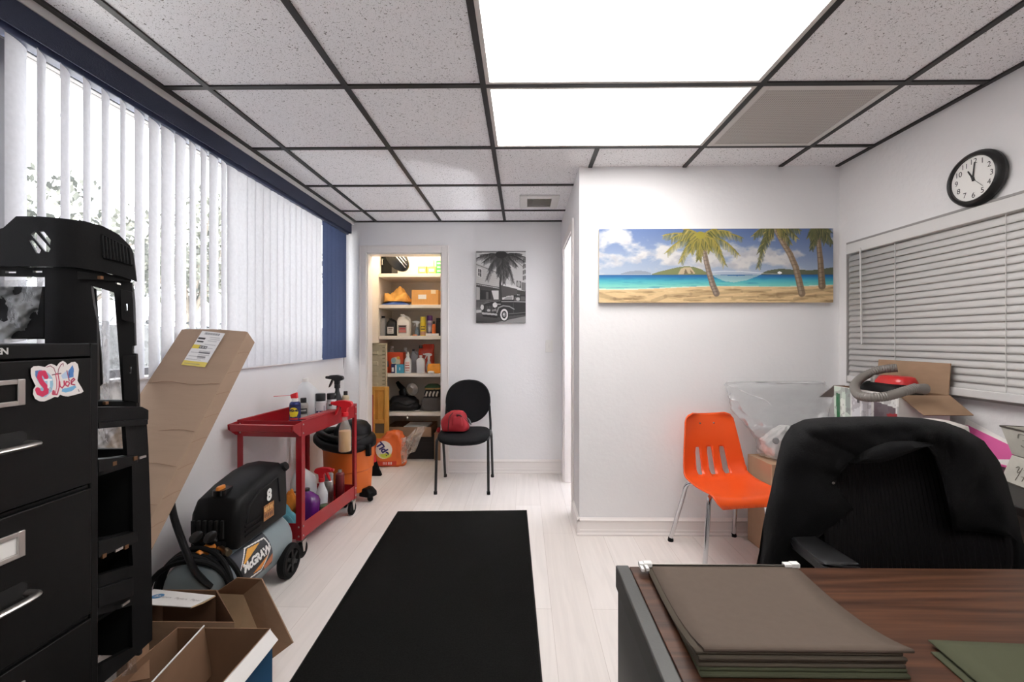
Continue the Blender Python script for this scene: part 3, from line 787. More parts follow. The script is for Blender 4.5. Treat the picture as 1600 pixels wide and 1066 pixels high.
# lower shell
tl = thing('machine_pedestal', 'black plastic pedestal with cross bars and ledge beneath the curved hood housing', 'machine frame', (-1.05,1.08,0))
YL = lambda u: 1.014+max(0,(u-150))/87*.142
HL = lambda u, v: P(u, v, YL(u))
BK2 = lambda x, y: Vector((-.95,.2,0))
lp = HL(232,645)
m = MB(); zt, zb = P(150,637,YL(150)).z, P(232,657,YL(232)).z
obj('ledge', MB().plate([(112,637),(222,636),(232,641),(232,656),(112,662)], [], 14, .05, HL, BK2), M_BLACK, tl, world=True, bevel=.002, smooth=40)
fo = [(112,655),(229,655),(232,700),(236,820),(238,960),(238,1000),(205,1030),(112,1110)]
holes = [[(152,668),(196,664),(199,712),(152,718)],[(152,745),(206,728),(208,832),(152,842)],[(152,862),(206,852),(208,884),(152,900)],[(152,962),(206,946),(207,1012),(152,1042)]]
obj('frame_panel', MB().plate(fo, holes, 14, .014, HL, BK2), M_BLACK, tl, world=True, smooth=50)
m = MB()
for a in (((150,718),(212,712),(212,722),(150,738)),((150,846),(212,830),(212,845),(150,872)),((150,920),(205,902),(205,930),(150,950)),((150,660),(228,655),(228,663),(150,670))):
    obj('cross_bar', MB().plate(list(a), [], None, .03, lambda u, v: HL(u, v)+Vector((.008,-.002,0)), BK2), M_BLACK, tl, world=True, bevel=.0015)
m = MB()
for u, v in ((174,724),(207,716),(158,868),(193,854)):
    p = HL(u, v)+Vector((.009,-.002,0)); obj('brass_clip', MB().box(p-Vector((.003,.005,.005)), p+Vector((.002,.005,.005))), mat('brass_clip'), tl, world=True)
m = MB()
for u, v in ((188,663),(218,714),(181,858),(192,942)):
    p = HL(u, v)+Vector((.010,-.002,0)); obj('metal_insert', MB().box(p-Vector((.002,.010,.003)), p+Vector((.001,.010,.003))), M_STEEL, tl, world=True)
m = MB().box((-1.20,1.03,.02),(-1.19,1.14,.95)).box((-1.19,1.13,.42),(-1.02,1.14,.97)).box((-1.19,1.03,.55),(-1.07,1.13,.56))
for z in (.83,.74,.65): m.cyl((-1.19,1.08,z),(-1.165,1.08,z),.022,.016,12)
obj('inner_panel', m, mat('inner_black',(15,15,15),rough=.6), tl, world=True, bevel=.002)
m = MB().box((-1.19,1.03,0),(-.985,1.05,.03)).box((-1.19,1.12,0),(-.95,1.145,.03)).box((-1.19,1.03,0),(-1.16,1.145,.03))
obj('foot_rail', m, M_BLACK, tl, world=True, bevel=.003)
# clear plastic wrap caught in the shells
def wrap(name, label, pts, Y0, depth, seed, m_=None, nx=30, ny=30, amp=.02):
    """crumpled clear sheet over a pixel quad (tl,tr,br,bl)"""
    rg = np.random.default_rng(seed); rows = []
    ph = rg.random(12)*6
    for j in range(ny+1):
        b = j/ny; r = []
        for i in range(nx+1):
            a = i/nx
            u = (pts[0][0]*(1-a)+pts[1][0]*a)*(1-b)+(pts[3][0]*(1-a)+pts[2][0]*a)*b
            v = (pts[0][1]*(1-a)+pts[1][1]*a)*(1-b)+(pts[3][1]*(1-a)+pts[2][1]*a)*b
            d = amp*(math.sin(a*7+b*5+ph[0])+.6*math.sin(a*15-b*9+ph[1])+.5*abs(math.sin(a*11+b*17+ph[2]))+.08*rg.normal())
            r.append(tuple(P(u, v, Y0+depth*b+d)))
        rows.append(r)
    c = sum((Vector(p) for r in rows for p in r), Vector())/((nx+1)*(ny+1))
    t = thing(name, label, 'plastic wrap', tuple(c))
    obj('wrap_film', MB().grid(rows), m_ or M_FILM, t, world=True, smooth=180)
    return t
wrap('plastic_wrap', 'clear plastic wrap bunched behind the hood at the far left edge', [(-40,440),(68,436),(52,530),(-40,545)], 1.13, .02, 1, M_FILMW, amp=.012)
wrap('plastic_wrap', 'clear plastic sheet behind the window opening of the black housing', [(150,500),(192,505),(192,640),(130,655)], 1.24, .02, 2, M_FILMW, amp=.012)
wrap('plastic_wrap', 'crumpled clear plastic just under the ledge of the black frame', [(146,664),(204,664),(196,722),(146,722)], 1.19, -.01, 3, M_FILMW, amp=.008)
wrap('plastic_wrap', 'clear plastic hanging low in the black frame beside the paper cartons', [(140,944),(210,940),(214,1050),(140,1075)], 1.20, -.02, 4, M_FILM, amp=.006)

# ================================================================ long carton leaning back by the window
A = PX(283,514,-1.615); 
Dn = Vector((0,1,1.25)).normalized()           # long axis, rising away from the camera
Tv = Vector((1,.05,-.042)); Tv = (Tv-Dn*Tv.dot(Dn)).normalized()
Nv = Tv.cross(Dn).normalized()
if Nv.y > 0: Nv = -Nv
Wd = .305; Th = .088
B_ = A+Tv*Wd
low = .058
Ln = (A.z-low)/Dn.z
t = thing('leaning_carton', 'long flat brown cardboard carton leaning under the window with a shipping label', 'cardboard box', tuple(A-Dn*Ln))
def CB(s, l, d=0): return A+Tv*(s*Wd)-Dn*l-Nv*d
m = MB(); NL = 26
rg = random.Random(5)
rings = []
for k in range(NL+1):
    l = Ln*k/NL
    sag = .004*math.sin(k*1.3)+rg.uniform(-.0025,.0025)
    rings.append([tuple(CB(0,l,.006)),tuple(CB(.06,l,0)),tuple(CB(.5,l,-.008+sag)),tuple(CB(.97,l,0)),tuple(CB(1,l,.005)),tuple(CB(1,l,Th-.004)),tuple(CB(.97,l,Th)),tuple(CB(.06,l,Th)),tuple(CB(0,l,Th-.006))])
m.rings(rings)
obj('carton_body', m, mat('carton_brown',(164,140,121),rough=.85,var=.035,vs=7,stretch=(.5,2.2,3),bump=.07,bs=26,spec=.12), t, world=True, smooth=35)
m = MB()
for l, am in ((.30,.003),(.52,.003),(.66,.004),(.80,.003),(.98,.003)):
    obj('crease', MB().tube([tuple(CB(s, l+.006*math.sin(s*9+l*7), -.0012-.007*math.sin(PI*min(1,max(0,s)))) ) for s in [i/8 for i in range(9)]], .0008, 5), mat('carton_crease',(146,116,94),rough=.9), t, world=True)
for k in range(10):
    l = .12+.11*k; obj('side_crease', MB().tube([tuple(CB(1.001,l,.012)),tuple(CB(1.001,l-.035,.05)),tuple(CB(1.001,l-.055,Th-.01))], .001, 5), mat('carton_crease'), t, world=True)
# shipping label
im = Img(46, 92, (226,224,224))
im.poly([(0,80),(46,80),(46,92),(0,92)], (222,200,96)); im.poly([(0,38),(13,38),(13,48),(0,48)], (228,204,80))
im.poly([(1,18),(15,18),(15,23),(1,23)], (40,40,42)); im.poly([(2,27),(15,27),(15,31),(2,31)], (46,46,48))
for x in range(8, 38, 1):
    if (x*7) % 5 < 3: im.poly([(x,3),(x+.8,3),(x+.8,9),(x,9)], (110,110,114))
for y, a, b in ((14,22,42),(19,24,44),(24,22,40),(34,20,42),(43,24,40),(52,18,40),(57,4,30),(62,20,42),(67,4,26),(71,22,38),(75,3,30),(86,4,34)):
    for x in range(a, b, 2): im.poly([(x,y),(x+1.2,y),(x+1.2,y+2),(x,y+2)], (120,118,124))
im.poly([(18,55),(40,55),(40,59),(18,59)], (110,108,112)); im.poly([(20,66),(36,66),(36,70),(20,70)], (130,128,130))
for x in (14,19,24): im.pline([(x,40),(x+3,40),(x+3,46),(x,46),(x,40)], 1.2, 1.2, (50,50,52))
q4 = [(316,517),(352,521),(320,574),(283,570)]
def onbox(u, v):
    d = ray(u, v); O = A+Nv*.0105; tt = (O-Vector((0,0,EYE))).dot(Nv)/d.dot(Nv); return Vector((0,0,EYE))+d*tt
c4 = [onbox(*p) for p in q4]
print_sheet('shipping_label', im, lambda s, v: (c4[0]*(1-s)+c4[1]*s)*(1-v)+(c4[3]*(1-s)+c4[2]*s)*v, t, world=True, label='white and yellow shipping label')

# ================================================================ air compressor
TX, TZ, TR = -1.385, .192, .142
t = thing('air_compressor', 'grey portable air compressor with black motor shroud in front of the red cart', 'air compressor', (TX,2.05,0))
M_TANK = mat('grey_blue_tank', (132,146,150), rough=.42, coat=.15)
M_ORANGE = mat('tool_orange', (214,128,38), rough=.45)
prof = []
for k in range(9):
    a = PI/2*k/8; prof.append((TR*math.sin(a), 1.745+.07*(1-math.cos(a))))
for k in range(9):
    a = PI/2*(1-k/8); prof.append((TR*math.sin(a), 2.29+.07*(math.cos(a))))
MT = Matrix.Translation((TX,0,TZ)) @ Matrix.Rotation(-PI/2,4,'X')
obj('tank', MB().lathe(prof,40,MT), M_TANK, t, world=True, smooth=50)
m = MB()
for s in (-1, 1):
    m.box((TX+s*.07-.015,1.80,.0),(TX+s*.07+.015,1.84,.09))
obj('front_foot', m, M_RUBBER, t, world=True, bevel=.004)
m = MB()
obj('axle', MB().cyl((TX-.13,2.265,.088),(TX+.14,2.265,.088),.010), M_BLACK, t, world=True)
def wheel(x, sgn):
    m = MB(); MW = Matrix.Translation((x,2.265,.088)) @ Matrix.Rotation(sgn*PI/2,4,'Y')
    m.lathe([(.052,-.022),(.078,-.022),(.086,-.016),(.088,0),(.086,.016),(.078,.022),(.060,.022),(.056,.012),(.050,.008),(.0,.008)],36,MW)
    w_ = obj('wheel', m, M_RUBBER, t, world=True, smooth=35)
    h = MB()
    for k in range(6):
        a = 2*PI*k/6; c_, s_ = math.cos(a), math.sin(a); wv = .011
        h.hexa([(c_*.016-s_*wv,s_*.016+c_*wv,.008),(c_*.016+s_*wv,s_*.016-c_*wv,.008),(c_*.058+s_*wv,s_*.058-c_*wv,.008),(c_*.058-s_*wv,s_*.058+c_*wv,.008),
                (c_*.016-s_*wv,s_*.016+c_*wv,.020),(c_*.016+s_*wv,s_*.016-c_*wv,.020),(c_*.058+s_*wv*.8,s_*.058-c_*wv*.8,.019),(c_*.058-s_*wv*.8,s_*.058+c_*wv*.8,.019)], MW)
    h.lathe([(0,.006),(.02,.006),(.02,.024),(.012,.027),(0,.027)],16,MW)
    obj('wheel_spokes', h, M_BLACK, w_, world=True, bevel=.002)
wheel(TX+.142, 1); wheel(TX-.142, -1)
# motor shroud
sp = [(1.885,.325),(1.885,.43),(1.895,.50),(1.925,.545),(2.03,.580),(2.16,.607),(2.27,.612),(2.30,.59),(2.31,.40),(2.30,.325)]
m = MB(); SX0, SX1 = TX-.105, TX+.118
sec = []
for x, k, dz in ((SX0,.90,-.03),(SX0+.02,.98,-.008),(TX-.02,1,.004),(SX1-.035,.99,-.004),(SX1-.01,.96,-.022),(SX1,.90,-.045)):
    sec.append([(x, 2.1+(y-2.1)*k, z+(dz if z > .4 else 0)) for y, z in sp])
m.rings(sec)
sh = obj('motor_shroud', m, M_BLACK, t, world=True, bevel=.008, seg=2, smooth=45)
m = MB(); fx = SX1+.001
for k in range(3): m.box((fx-.004,1.94,.36+.022*k),(fx+.003,2.06,.366+.022*k))
m.tube([(fx,1.95,.42),(fx,1.97,.49),(fx,2.05,.535),(fx,2.2,.55),(fx,2.22,.42)], .005, 6)
obj('shroud_rib', m, M_BLACK, sh, world=True)
m = MB()
for k in range(6): m.box((TX-.08+.026*k,1.876,.38),(TX-.068+.026*k,1.886,.46))
obj('shroud_vent', m, mat('vent_shadow_black',(10,10,10),rough=.8), sh, world=True)
pz = P(345,775,1.99)
obj('switch_well', MB().loft([(TX+.0,1.965,.552,.032,.045,3),(TX+.0,1.965,.575,.030,.042,3)],20), M_BLACKGL, sh, world=True)
obj('power_switch', MB().loft([(TX-.004,1.955,.570,.013,.026,3),(TX-.004,1.958,.588,.010,.022,3)],16), M_ORANGE, sh, world=True, bevel=.002, label='orange power switch')
obj('pressure_knob', MB().lathe([(0,0),(.024,0),(.026,.008),(.022,.028),(.0,.03)],14,basis((SX1-.02,2.275,.575),(0,1,0),(-.5,0,.86))), M_BLACK, sh, world=True)
m = MB(); text(m,'8',.075,basis((fx+.004,2.12,.487),(0,1,0),(0,0,1)),bold=.004)
obj('capacity_number', m, M_WHITE, sh, world=True, smooth=0, label='white number eight')
im = Img(24,22,(190,130,70)); nz = im.noise(5,5,4); im.blend((nz > .52)*.55, (110,66,34)); im.poly([(0,11),(24,11),(24,22),(0,22)], (150,98,62), .5)
for x in range(2,22,4): im.poly([(x,3),(x+2,3),(x+2,9),(x,9)], (232,190,120)); im.poly([(x,13),(x+2,13),(x+2,18),(x,18)], (70,44,30))
print_sheet('orange_decal', im, lambda s, v: Vector((fx+.004, 2.075+.085*s, .448-.075*v)), sh, world=True, label='orange printed decal')
# gauges, regulator, coupling, hose
m = MB()
for dx in (-.022,.040):
    m.lathe([(0,0),(.026,0),(.027,.012),(.027,.022),(.022,.024)],20,basis((TX+dx,1.845,.395),(1,0,0),(0,.75,.65)))
gg = obj('pressure_gauge', m, M_BLACKGL, t, world=True)
m = MB()
for dx in (-.022,.040): m.lathe([(.0215,.0215),(0,.0225)],20,basis((TX+dx,1.845,.395),(1,0,0),(0,.75,.65)))
obj('gauge_dial', m, mat('dial_grey',(190,190,186),rough=.3), gg, world=True)
m = MB(); m.tube([(TX-.05,1.87,.355),(TX+.07,1.87,.355)],.018,10); m.tube([(TX,1.87,.33),(TX,1.87,.40)],.016,10)
obj('regulator', m, M_BLACK, t, world=True)
obj('regulator_knob', MB().tube([(TX+.01,1.80,.345),(TX+.03,1.86,.362)],[.019,.023],12), M_ORANGE, t, world=True, bevel=.003, label='orange regulator knob')
m = MB(); m.tube([(TX+.06,1.86,.352),(TX+.095,1.84,.348),(TX+.10,1.838,.348),(TX+.125,1.825,.346)],[.012,.012,.016,.014],12)
obj('hose_coupling', m, mat('brass_nickel',(170,150,124),rough=.3,metal=1), t, world=True)
m = MB()
for k, (yy, rr, tl_) in enumerate(((1.765,.156,.02),(1.785,.163,-.02),(1.805,.157,.02),(1.825,.168,-.02),(1.795,.178,.03))):
    pts = []
    for i in range(40):
        a = 2*PI*i/40
        rx = rr*(1+.03*math.sin(3*a+k)); zz_ = TZ+rx*math.sin(a)*.98
        pts.append((TX+rx*math.cos(a), yy+tl_*math.cos(a+k), max(zz_,.012)))
    m.tube(pts,.0105,8,closed=True)
obj('rubber_hose', m, M_RUBBER, t, world=True, label='coiled black air hose')
m = MB(); m.tube(spline([(TX+.085,1.775,.235),(TX+.055,1.755,.28),(TX+.03,1.74,.34),(TX-.01,1.71,.52),(TX-.02,1.70,.60)],4),.027,10,flat=.45)
obj('carry_handle', m, M_BLACK, t, world=True)
# side decal wrapped on the tank
def ONT(y, a, d=.001): return Vector((TX+(TR+d)*math.cos(a), y, TZ+(TR+d)*math.sin(a)))
im = Img(110, 66, (50,54,62))
im.poly([(4,33),(44,4),(104,10),(108,34),(70,62),(8,56)], (232,230,226)); im.poly([(7,33),(45,6.5),(101,12.5),(105,33),(69,59),(10,54)], (38,38,42))
im.poly([(14,30),(48,9),(86,13)], (222,158,52)); im.poly([(40,54),(96,42),(68,57)], (224,140,44))
im.poly([(78,58),(110,46),(110,62),(84,66)], (178,100,52))
def dec(s, v): return ONT(1.87+.245*s, R(52-68*v))
print_sheet('maker_decal', im, dec, t, world=True, m=paintmat('painted_print_gloss',.35), label='dark decal with orange diamond')
vs, fs = textgeo('McGRAW', .050, shear=.12, space=.9, bold=.0026)
m = MB(); m.add([tuple(ONT(2.003+x, R(17)+(y+x*.02)/TR, .0022)) for x, y, _ in vs], fs)
obj('maker_lettering', m, M_WHITE, t, world=True, smooth=0, label='white block letters')
im = Img(30,10,(60,58,56)); im.poly([(2,2),(28,2),(28,4),(2,4)],(220,214,204)); im.poly([(2,6),(28,6),(28,7.4),(2,7.4)],(200,150,90))
print_sheet('rating_decal', im, lambda s, v: ONT(2.05+.11*s, R(68-12*v)), t, world=True)

# ================================================================ open paper cartons at the lower left
M_BLUEB = mat('carton_blue', (38,82,118), rough=.55, var=.04, vs=6)
M_WHITEB = mat('carton_white', (226,223,220), rough=.6)
def open_box(t, x0, x1, y0, y1, h, mo, mi_, th=.004, z0=0.0, name='carton_body'):
    m = MB()
    m.mi = 0
    m.add([(x0,y0,z0),(x1,y0,z0),(x1,y1,z0),(x0,y1,z0),(x0,y0,h),(x1,y0,h),(x1,y1,h),(x0,y1,h)], [(0,3,2,1),(0,1,5,4),(1,2,6,5),(2,3,7,6),(3,0,4,7)])
    a = th; m.mi = 1
    m.add([(x0+a,y0+a,z0+a),(x1-a,y0+a,z0+a),(x1-a,y1-a,z0+a),(x0+a,y1-a,z0+a),(x0+a,y0+a,h),(x1-a,y0+a,h),(x1-a,y1-a,h),(x0+a,y1-a,h)], [(0,1,2,3),(0,4,5,1),(1,5,6,2),(2,6,7,3),(3,7,4,0)])
    m.add([(x0,y0,h),(x1,y0,h),(x1,y1,h),(x0,y1,h),(x0+a,y0+a,h),(x1-a,y0+a,h),(x1-a,y1-a,h),(x0+a,y1-a,h)], [(0,1,5,4),(1,2,6,5),(2,3,7,6),(3,0,4,7)])
    return obj(name, m, [mo, mi_], t, world=True, smooth=0)
def quadp(pts, th=.004):
    """thin panel from 4 points, thickened along its normal"""
    p = [Vector(x) for x in pts]; n = (p[1]-p[0]).cross(p[3]-p[0]).normalized()*th
    return MB().hexa([tuple(x) for x in p]+[tuple(x+n) for x in p])
bx0, bx1, by0_, by1_ = -1.215, -.885, 1.165, 1.495
t = thing('open_carton', 'open white and blue paper carton, empty, at the bottom left corner', 'cardboard box', ((bx0+bx1)/2,1.33,0))
body = open_box(t, bx0, bx1, by0_, by1_, .25, M_WHITEB, M_CARDIN)
obj('blue_side', MB().box((bx1-.0005,by0_-.003,.0),(bx1+.004,by1_+.003,.205)), M_BLUEB, t, world=True, smooth=0, label='blue lower side panel')
obj('white_flap', quadp([(bx1+.001,by0_,.245),(bx1+.001,by1_-.004,.248),(bx1+.034,by1_-.012,.218),(bx1+.034,by0_,.212)],.003), M_WHITEB, t, world=True, smooth=0, label='white folded side flap')
obj('inner_flap', quadp([P(236,1068,1.262),P(319,978,1.49),P(318,978,1.488)+Vector((.03,0,-.17)),P(236,1068,1.262)+Vector((.03,0,-.17))],.004), [M_CARDIN], t, world=True, smooth=0)
obj('flap_edge', MB().tube([tuple(P(236,1068,1.262)),tuple(P(319,978,1.49))],.0028,6), M_WHITEB, t, world=True, label='white cut edge of the inner flap')
obj('side_flap', quadp([P(199,1000,1.40),P(232,978,1.475),P(234,1060,1.33),P(200,1066,1.30)],.004), M_CARDIN, t, world=True, smooth=0)
pl = thing('paper_sheet', 'white paper sheet lying in the bottom of the white and blue carton', 'paper', (-1.12,1.32,.006))
obj('sheet', MB().box((-1.20,1.175,.006),(-.98,1.40,.012)), M_PAPER, pl, world=True, smooth=0)
# rear carton with printed white flap
rx0, rx1, ry0, ry1, rh = -1.44, -1.02, 1.505, 1.70, .262
t = thing('paper_carton', 'open brown copy-paper carton with a white printed flap in front of the compressor', 'cardboard box', ((rx0+rx1)/2,1.6,0))
rb_ = open_box(t, rx0, rx1, ry0, ry1, rh, M_CARD, M_CARDIN)
for v in rb_.data.vertices:      # the carton is pushed askew: its far right corner leans in
    wx = v.co.x+(rx0+rx1)/2; wy = v.co.y+1.6
    if wx > -1.2 and wy > 1.6: v.co.x -= .20
F4 = [P(212,945,1.575),P(298,950,1.56),P(336,932,1.66),P(240,922,1.70)]
fl = obj('printed_flap', quadp(F4,.003), M_WHITEB, t, world=True, smooth=0, label='white flap with blue round logo')
ex = (F4[2]-F4[3]).normalized(); ey = (F4[3]-F4[0]); ey = (ey-ex*ey.dot(ex)).normalized()
ctr = lambda a, b: (F4[0]*(1-a)+F4[1]*a)*(1-b)+(F4[3]*(1-a)+F4[2]*a)*b+Vector((0,0,.0036))
m = MB(); lc = ctr(.20,.56)
m.prism(ell(0,0,.021,.021,24),0,.0006,basis(lc,ex,ey))
lg = obj('flap_logo', m, mat('logo_blue',(58,122,170),rough=.6), fl, world=True, smooth=0)
m = MB(); text(m,'hp',.026,basis(lc+Vector((0,0,.0008)),ex,ey),shear=.25)
obj('logo_letters', m, M_WHITEB, fl, world=True, smooth=0)
m = MB(); text(m,'Papers   Papiers   Papel',.0185,basis(ctr(.60,.52),ex,ey))
obj('flap_lettering', m, mat('print_grey',(150,146,146),rough=.7), fl, world=True, smooth=0)
obj('torn_edge', MB().tube([tuple(F4[1]),tuple(F4[1]+(F4[2]-F4[1])*.5+Vector((0,0,-.004))),tuple(F4[2])],.003,6), M_CARDPALE, t, world=True)
# box lid leaning at its right side
B1, B2, B3, B4 = P(336,926,1.725), P(381,928,1.725), P(423,1033,1.675), P(372,1033,1.60)
t = thing('cardboard_tray', 'brown cardboard tray tipped against the copy-paper carton', 'cardboard tray', tuple((B3+B4)/2))
B3.z = max(B3.z,.004); B4.z = max(B4.z,.004)
obj('lid_base', quadp([B4,B3,B2,B1],.004), M_CARDPALE, t, world=True, smooth=0)  # paler base, darker walls: shading put into the cardboard tones
R2, R3 = P(410,904,1.66), P(459,1004,1.62)
obj('lid_side', quadp([B3,R3,R2,B2],.004), M_CARD, t, world=True, smooth=0)
R1 = P(371,902,1.65)
obj('lid_end', quadp([B2,R2,R1,B1],.004), M_CARDIN, t, world=True, smooth=0)
mid = B3*.28+B2*.72; rm = R3*.28+R2*.72
m = MB(); m.tube([tuple(B2+(R2-B2)*.55+(B3-B2)*.05+Vector((.001,-.004,.001))),tuple(mid+(rm-mid)*.45+Vector((.001,-.004,.001))),tuple(R3*.25+R2*.75)],.0012,5)
mid2 = B3*.75+B2*.25; rm2 = R3*.75+R2*.25
m.tube([tuple(mid2),tuple(mid2+(rm2-mid2)*.6+Vector((.001,-.004,.003))),tuple(R3*.92+R2*.08)],.0012,5)
obj('fold_line', m, mat('carton_crease'), t, world=True)
# ================================================================ bottle kit
def label_sheet(name, img, r, z0, z1, a0, a1, parent, loc, label=None, m=None):
    """printed label wrapped on an upright cylinder; a0..a1 angles in degrees"""
    X, Y, Z = loc
    return print_sheet(name, img, lambda s, v: Vector((r*math.cos(R(a0+(a1-a0)*s)), r*math.sin(R(a0+(a1-a0)*s)), z1+(z0-z1)*v)), parent, label=label, m=m)
def lathe_part(name, prof, m, parent, n=24, M=None, label=None, smooth=40):
    return obj(name, MB().lathe(prof, n, M), m, parent, smooth=smooth, label=label)
def aerosol(label, loc, r, h, body, cap, cap_r=None, cap_h=.05, group=None, img=None, a=(-150,-10), name='spray_can', cat='spray can'):
    t = thing(name, label, cat, loc, group=group)
    hb = h-cap_h
    lathe_part('can', [(r-.002,0),(r,.003),(r,hb-.014),(r*.96,hb-.008),(r*.78,hb),(r*.5,hb+.003)], body, t)
    cr = cap_r or r*.93
    lathe_part('cap', [(cr,hb-.004),(cr,h-.006),(cr*.93,h),(0,h)], cap, t)
    if img: label_sheet('can_label', img, r+.0006, .008, hb-.018, a[0], a[1], t, loc)
    return t
def trigger_head(parent, z, m, scale=1.0, rot=0.0, nozzle=None, name='trigger_head'):
    s = scale; M = Matrix.Translation((0,0,z)) @ Matrix.Rotation(rot,4,'Z') @ Matrix.Scale(s,4)
    mb = MB()
    mb.lathe([(.014,0),(.0145,.004),(.0145,.018),(.010,.022)],16,M)
    side = [(-.012,.020),(.010,.020),(.013,.038),(.030,.044),(.034,.052),(.028,.064),(.0,.070),(-.035,.068),(-.048,.062),(-.050,.050),(-.036,.048),(-.018,.046),(-.012,.036)]
    MM = M @ Matrix(((1,0,0,0),(0,0,-1,.011),(0,1,0,0),(0,0,0,1)))
    mb.prism(side,0,.022,MM)
    h = obj(name, mb, m, parent, bevel=.002)
    tr = MB(); tr.prism([(-.028,.047),(-.020,.047),(-.026,.030),(-.036,.010),(-.044,.004),(-.040,.020)],.004,.018,MM)
    obj('trigger', tr, m, h, bevel=.001)
    nz = MB(); nz.cyl(tuple(M@Vector((-.048,0,.057))), tuple(M@Vector((-.060,0,.057))), .008*s, .007*s, 10)
    obj('nozzle', nz, nozzle or m, h)
    return h
def sprayer(label, loc, r, h, body, head, liquid=None, fill=.5, rot=PI, group=None, hs=1.0):
    t = thing('spray_bottle', label, 'spray bottle', loc, group=group)
    prof = [(r-.004,0),(r,.006),(r,h*.55),(r*.92,h*.64),(r*.55,h*.82),(r*.42,h*.90),(r*.40,h)]
    if liquid:
        lathe_part('liquid', [(r-.006,.003),(r-.003,.007),(r-.003,h*fill),(0,h*fill)], liquid, t)
    lathe_part('bottle', prof, body, t)
    trigger_head(t, h-.004, head, hs, rot)
    return t
def jug(label, loc, w, d, h, body, cap, rotz=0.0, handle=True, img=None, liquid=None, group=None, name='jug'):
    t = thing(name, label, 'jug', loc, rotz, group)
    m = MB().loft([(0,0,0,w*.47,d*.46,4),(0,0,.008,w*.5,d*.5,4),(0,0,h*.60,w*.5,d*.5,4),(-w*.02,0,h*.72,w*.46,d*.47,3),(-w*.10,0,h*.84,w*.30,d*.34,2.4),(-w*.12,0,h*.90,w*.16,d*.20,2),(-w*.12,0,h*.94,w*.14,w*.14,2)],28)
    obj('jug_body', m, body, t, smooth=60)
    lathe_part('cap', [(w*.155,h*.925),(w*.155,h*.985),(w*.14,h),(0,h)], cap, t, 18, Matrix.Translation((-w*.12,0,0)))
    if handle:
        obj('handle', MB().tube(spline([(w*.0,0,h*.90),(w*.22,0,h*.89),(w*.40,0,h*.80),(w*.44,0,h*.66),(w*.43,0,h*.52)],4), w*.075, 10), body, t)
    if img: print_sheet('jug_label', img, lambda s, v: Vector((-w*.34+w*.62*s, -d*.5-.0012, h*.50-h*.38*v)), t)
    return t
def band_img(w, h, bg, blocks):
    im = Img(w, h, bg)
    for b in blocks:
        if len(b) == 5: im.poly([(b[0],b[1]),(b[2],b[1]),(b[2],b[3]),(b[0],b[3])], b[4])
        else: im.ellipse(*b[:4], b[5])
    return im
M_NAT = mat('natural_plastic', (222,224,226), rough=.45, trans=.12)
M_CLEARB = film('clear_bottle', col=(220,225,228), opacity=.22, gloss=.5)
M_RED = mat('tool_cart_red', (152,14,26), rough=.4, coat=.15)
M_REDPL = mat('bright_red_plastic', (206,26,38), rough=.4)
M_BLK = mat('cap_black', (22,22,24), rough=.4)

# ================================================================ red utility cart
cX0, cX1, cY0, cY1 = -1.655, -1.268, 2.44, 3.105
t = thing('utility_cart', 'red two-shelf metal utility cart on casters by the left wall', 'cart', ((cX0+cX1)/2,(cY0+cY1)/2,0))
def tray(z0, z1, name):
    m = MB(); a = .0025
    m.box((cX0,cY0,z0),(cX1,cY1,z0+a))
    m.box((cX0,cY0,z0+a),(cX0+a,cY1,z1)); m.box((cX1-a,cY0,z0+a),(cX1,cY1,z1)); m.box((cX0+a,cY0,z0+a),(cX1-a,cY0+a,z1)); m.box((cX0+a,cY1-a,z0+a),(cX1-a,cY1,z1))
    return obj(name, m, M_RED, t, world=True, smooth=0)
tt = tray(.700,.790,'top_tray'); tray(.117,.207,'bottom_tray')
m = MB()
m.tube([(cX0,cY0,.79),(cX1,cY0,.79),(cX1,cY1,.79),(cX0,cY1,.79)],.0055,6,closed=True)
obj('rolled_rim', m, M_RED, tt, world=True)
for sx_, x in ((1,cX0),(-1,cX1)):
    for sy_, y in ((1,cY0),(-1,cY1)):
        m = MB(); w_ = .034; e = .0028
        xo = x-sx_*e; yo = y-sy_*e
        m.box((min(xo,xo+sx_*w_),min(yo,yo+sy_*e),.112),(max(xo,xo+sx_*w_),max(yo,yo+sy_*e),.795))
        m.box((min(xo,xo+sx_*e),min(yo,yo+sy_*w_),.112),(max(xo,xo+sx_*e),max(yo,yo+sy_*w_),.795))
        lg = obj('leg', m, M_RED, t, world=True, smooth=0)
        b = MB()
        for z in (.135,.188,.722,.772):
            b.lathe([(0,0),(.0055,0),(.0045,.0025),(0,.003)],8,basis((xo+sx_*.017,yo,z),(1,0,0),(0,0,1)) if sy_ > 0 else basis((xo+sx_*.017,yo,z),(-1,0,0),(0,0,1)))
            b.lathe([(0,0),(.0055,0),(.0045,.0025),(0,.003)],8,basis((xo,yo+sy_*.017,z),(0,-1,0),(0,0,1)) if sx_ > 0 else basis((xo,yo+sy_*.017,z),(0,1,0),(0,0,1)))
        obj('bolt_heads', b, M_STEEL, lg, world=True)
        cx_, cy_ = x+sx_*.018, y+sy_*.03
        f = MB(); f.box((cx_-.02,cy_-.022,.098),(cx_+.02,cy_+.022,.104))
        for q in (-1,1):
            f.prism([(cy_-.02,.10),(cy_+.02,.10),(cy_+.006,.036),(cy_-.006,.036)],cx_+q*.016-.0015,cx_+q*.016+.0015,Matrix(((0,0,1,0),(1,0,0,0),(0,1,0,0),(0,0,0,1))))
        f.cyl((cx_,cy_,.104),(cx_,cy_,.117),.012,n=10)
        cs_ = obj('caster', f, M_STEEL, t, world=True)
        wv = MB().lathe([(0,-.011),(.022,-.011),(.040,-.013),(.046,-.009),(.046,.009),(.040,.013),(.022,.011),(0,.011)],24,basis((cx_,cy_,.0465),(0,1,0),(0,0,1)))
        obj('caster_wheel', wv, M_RUBBER, cs_, world=True)
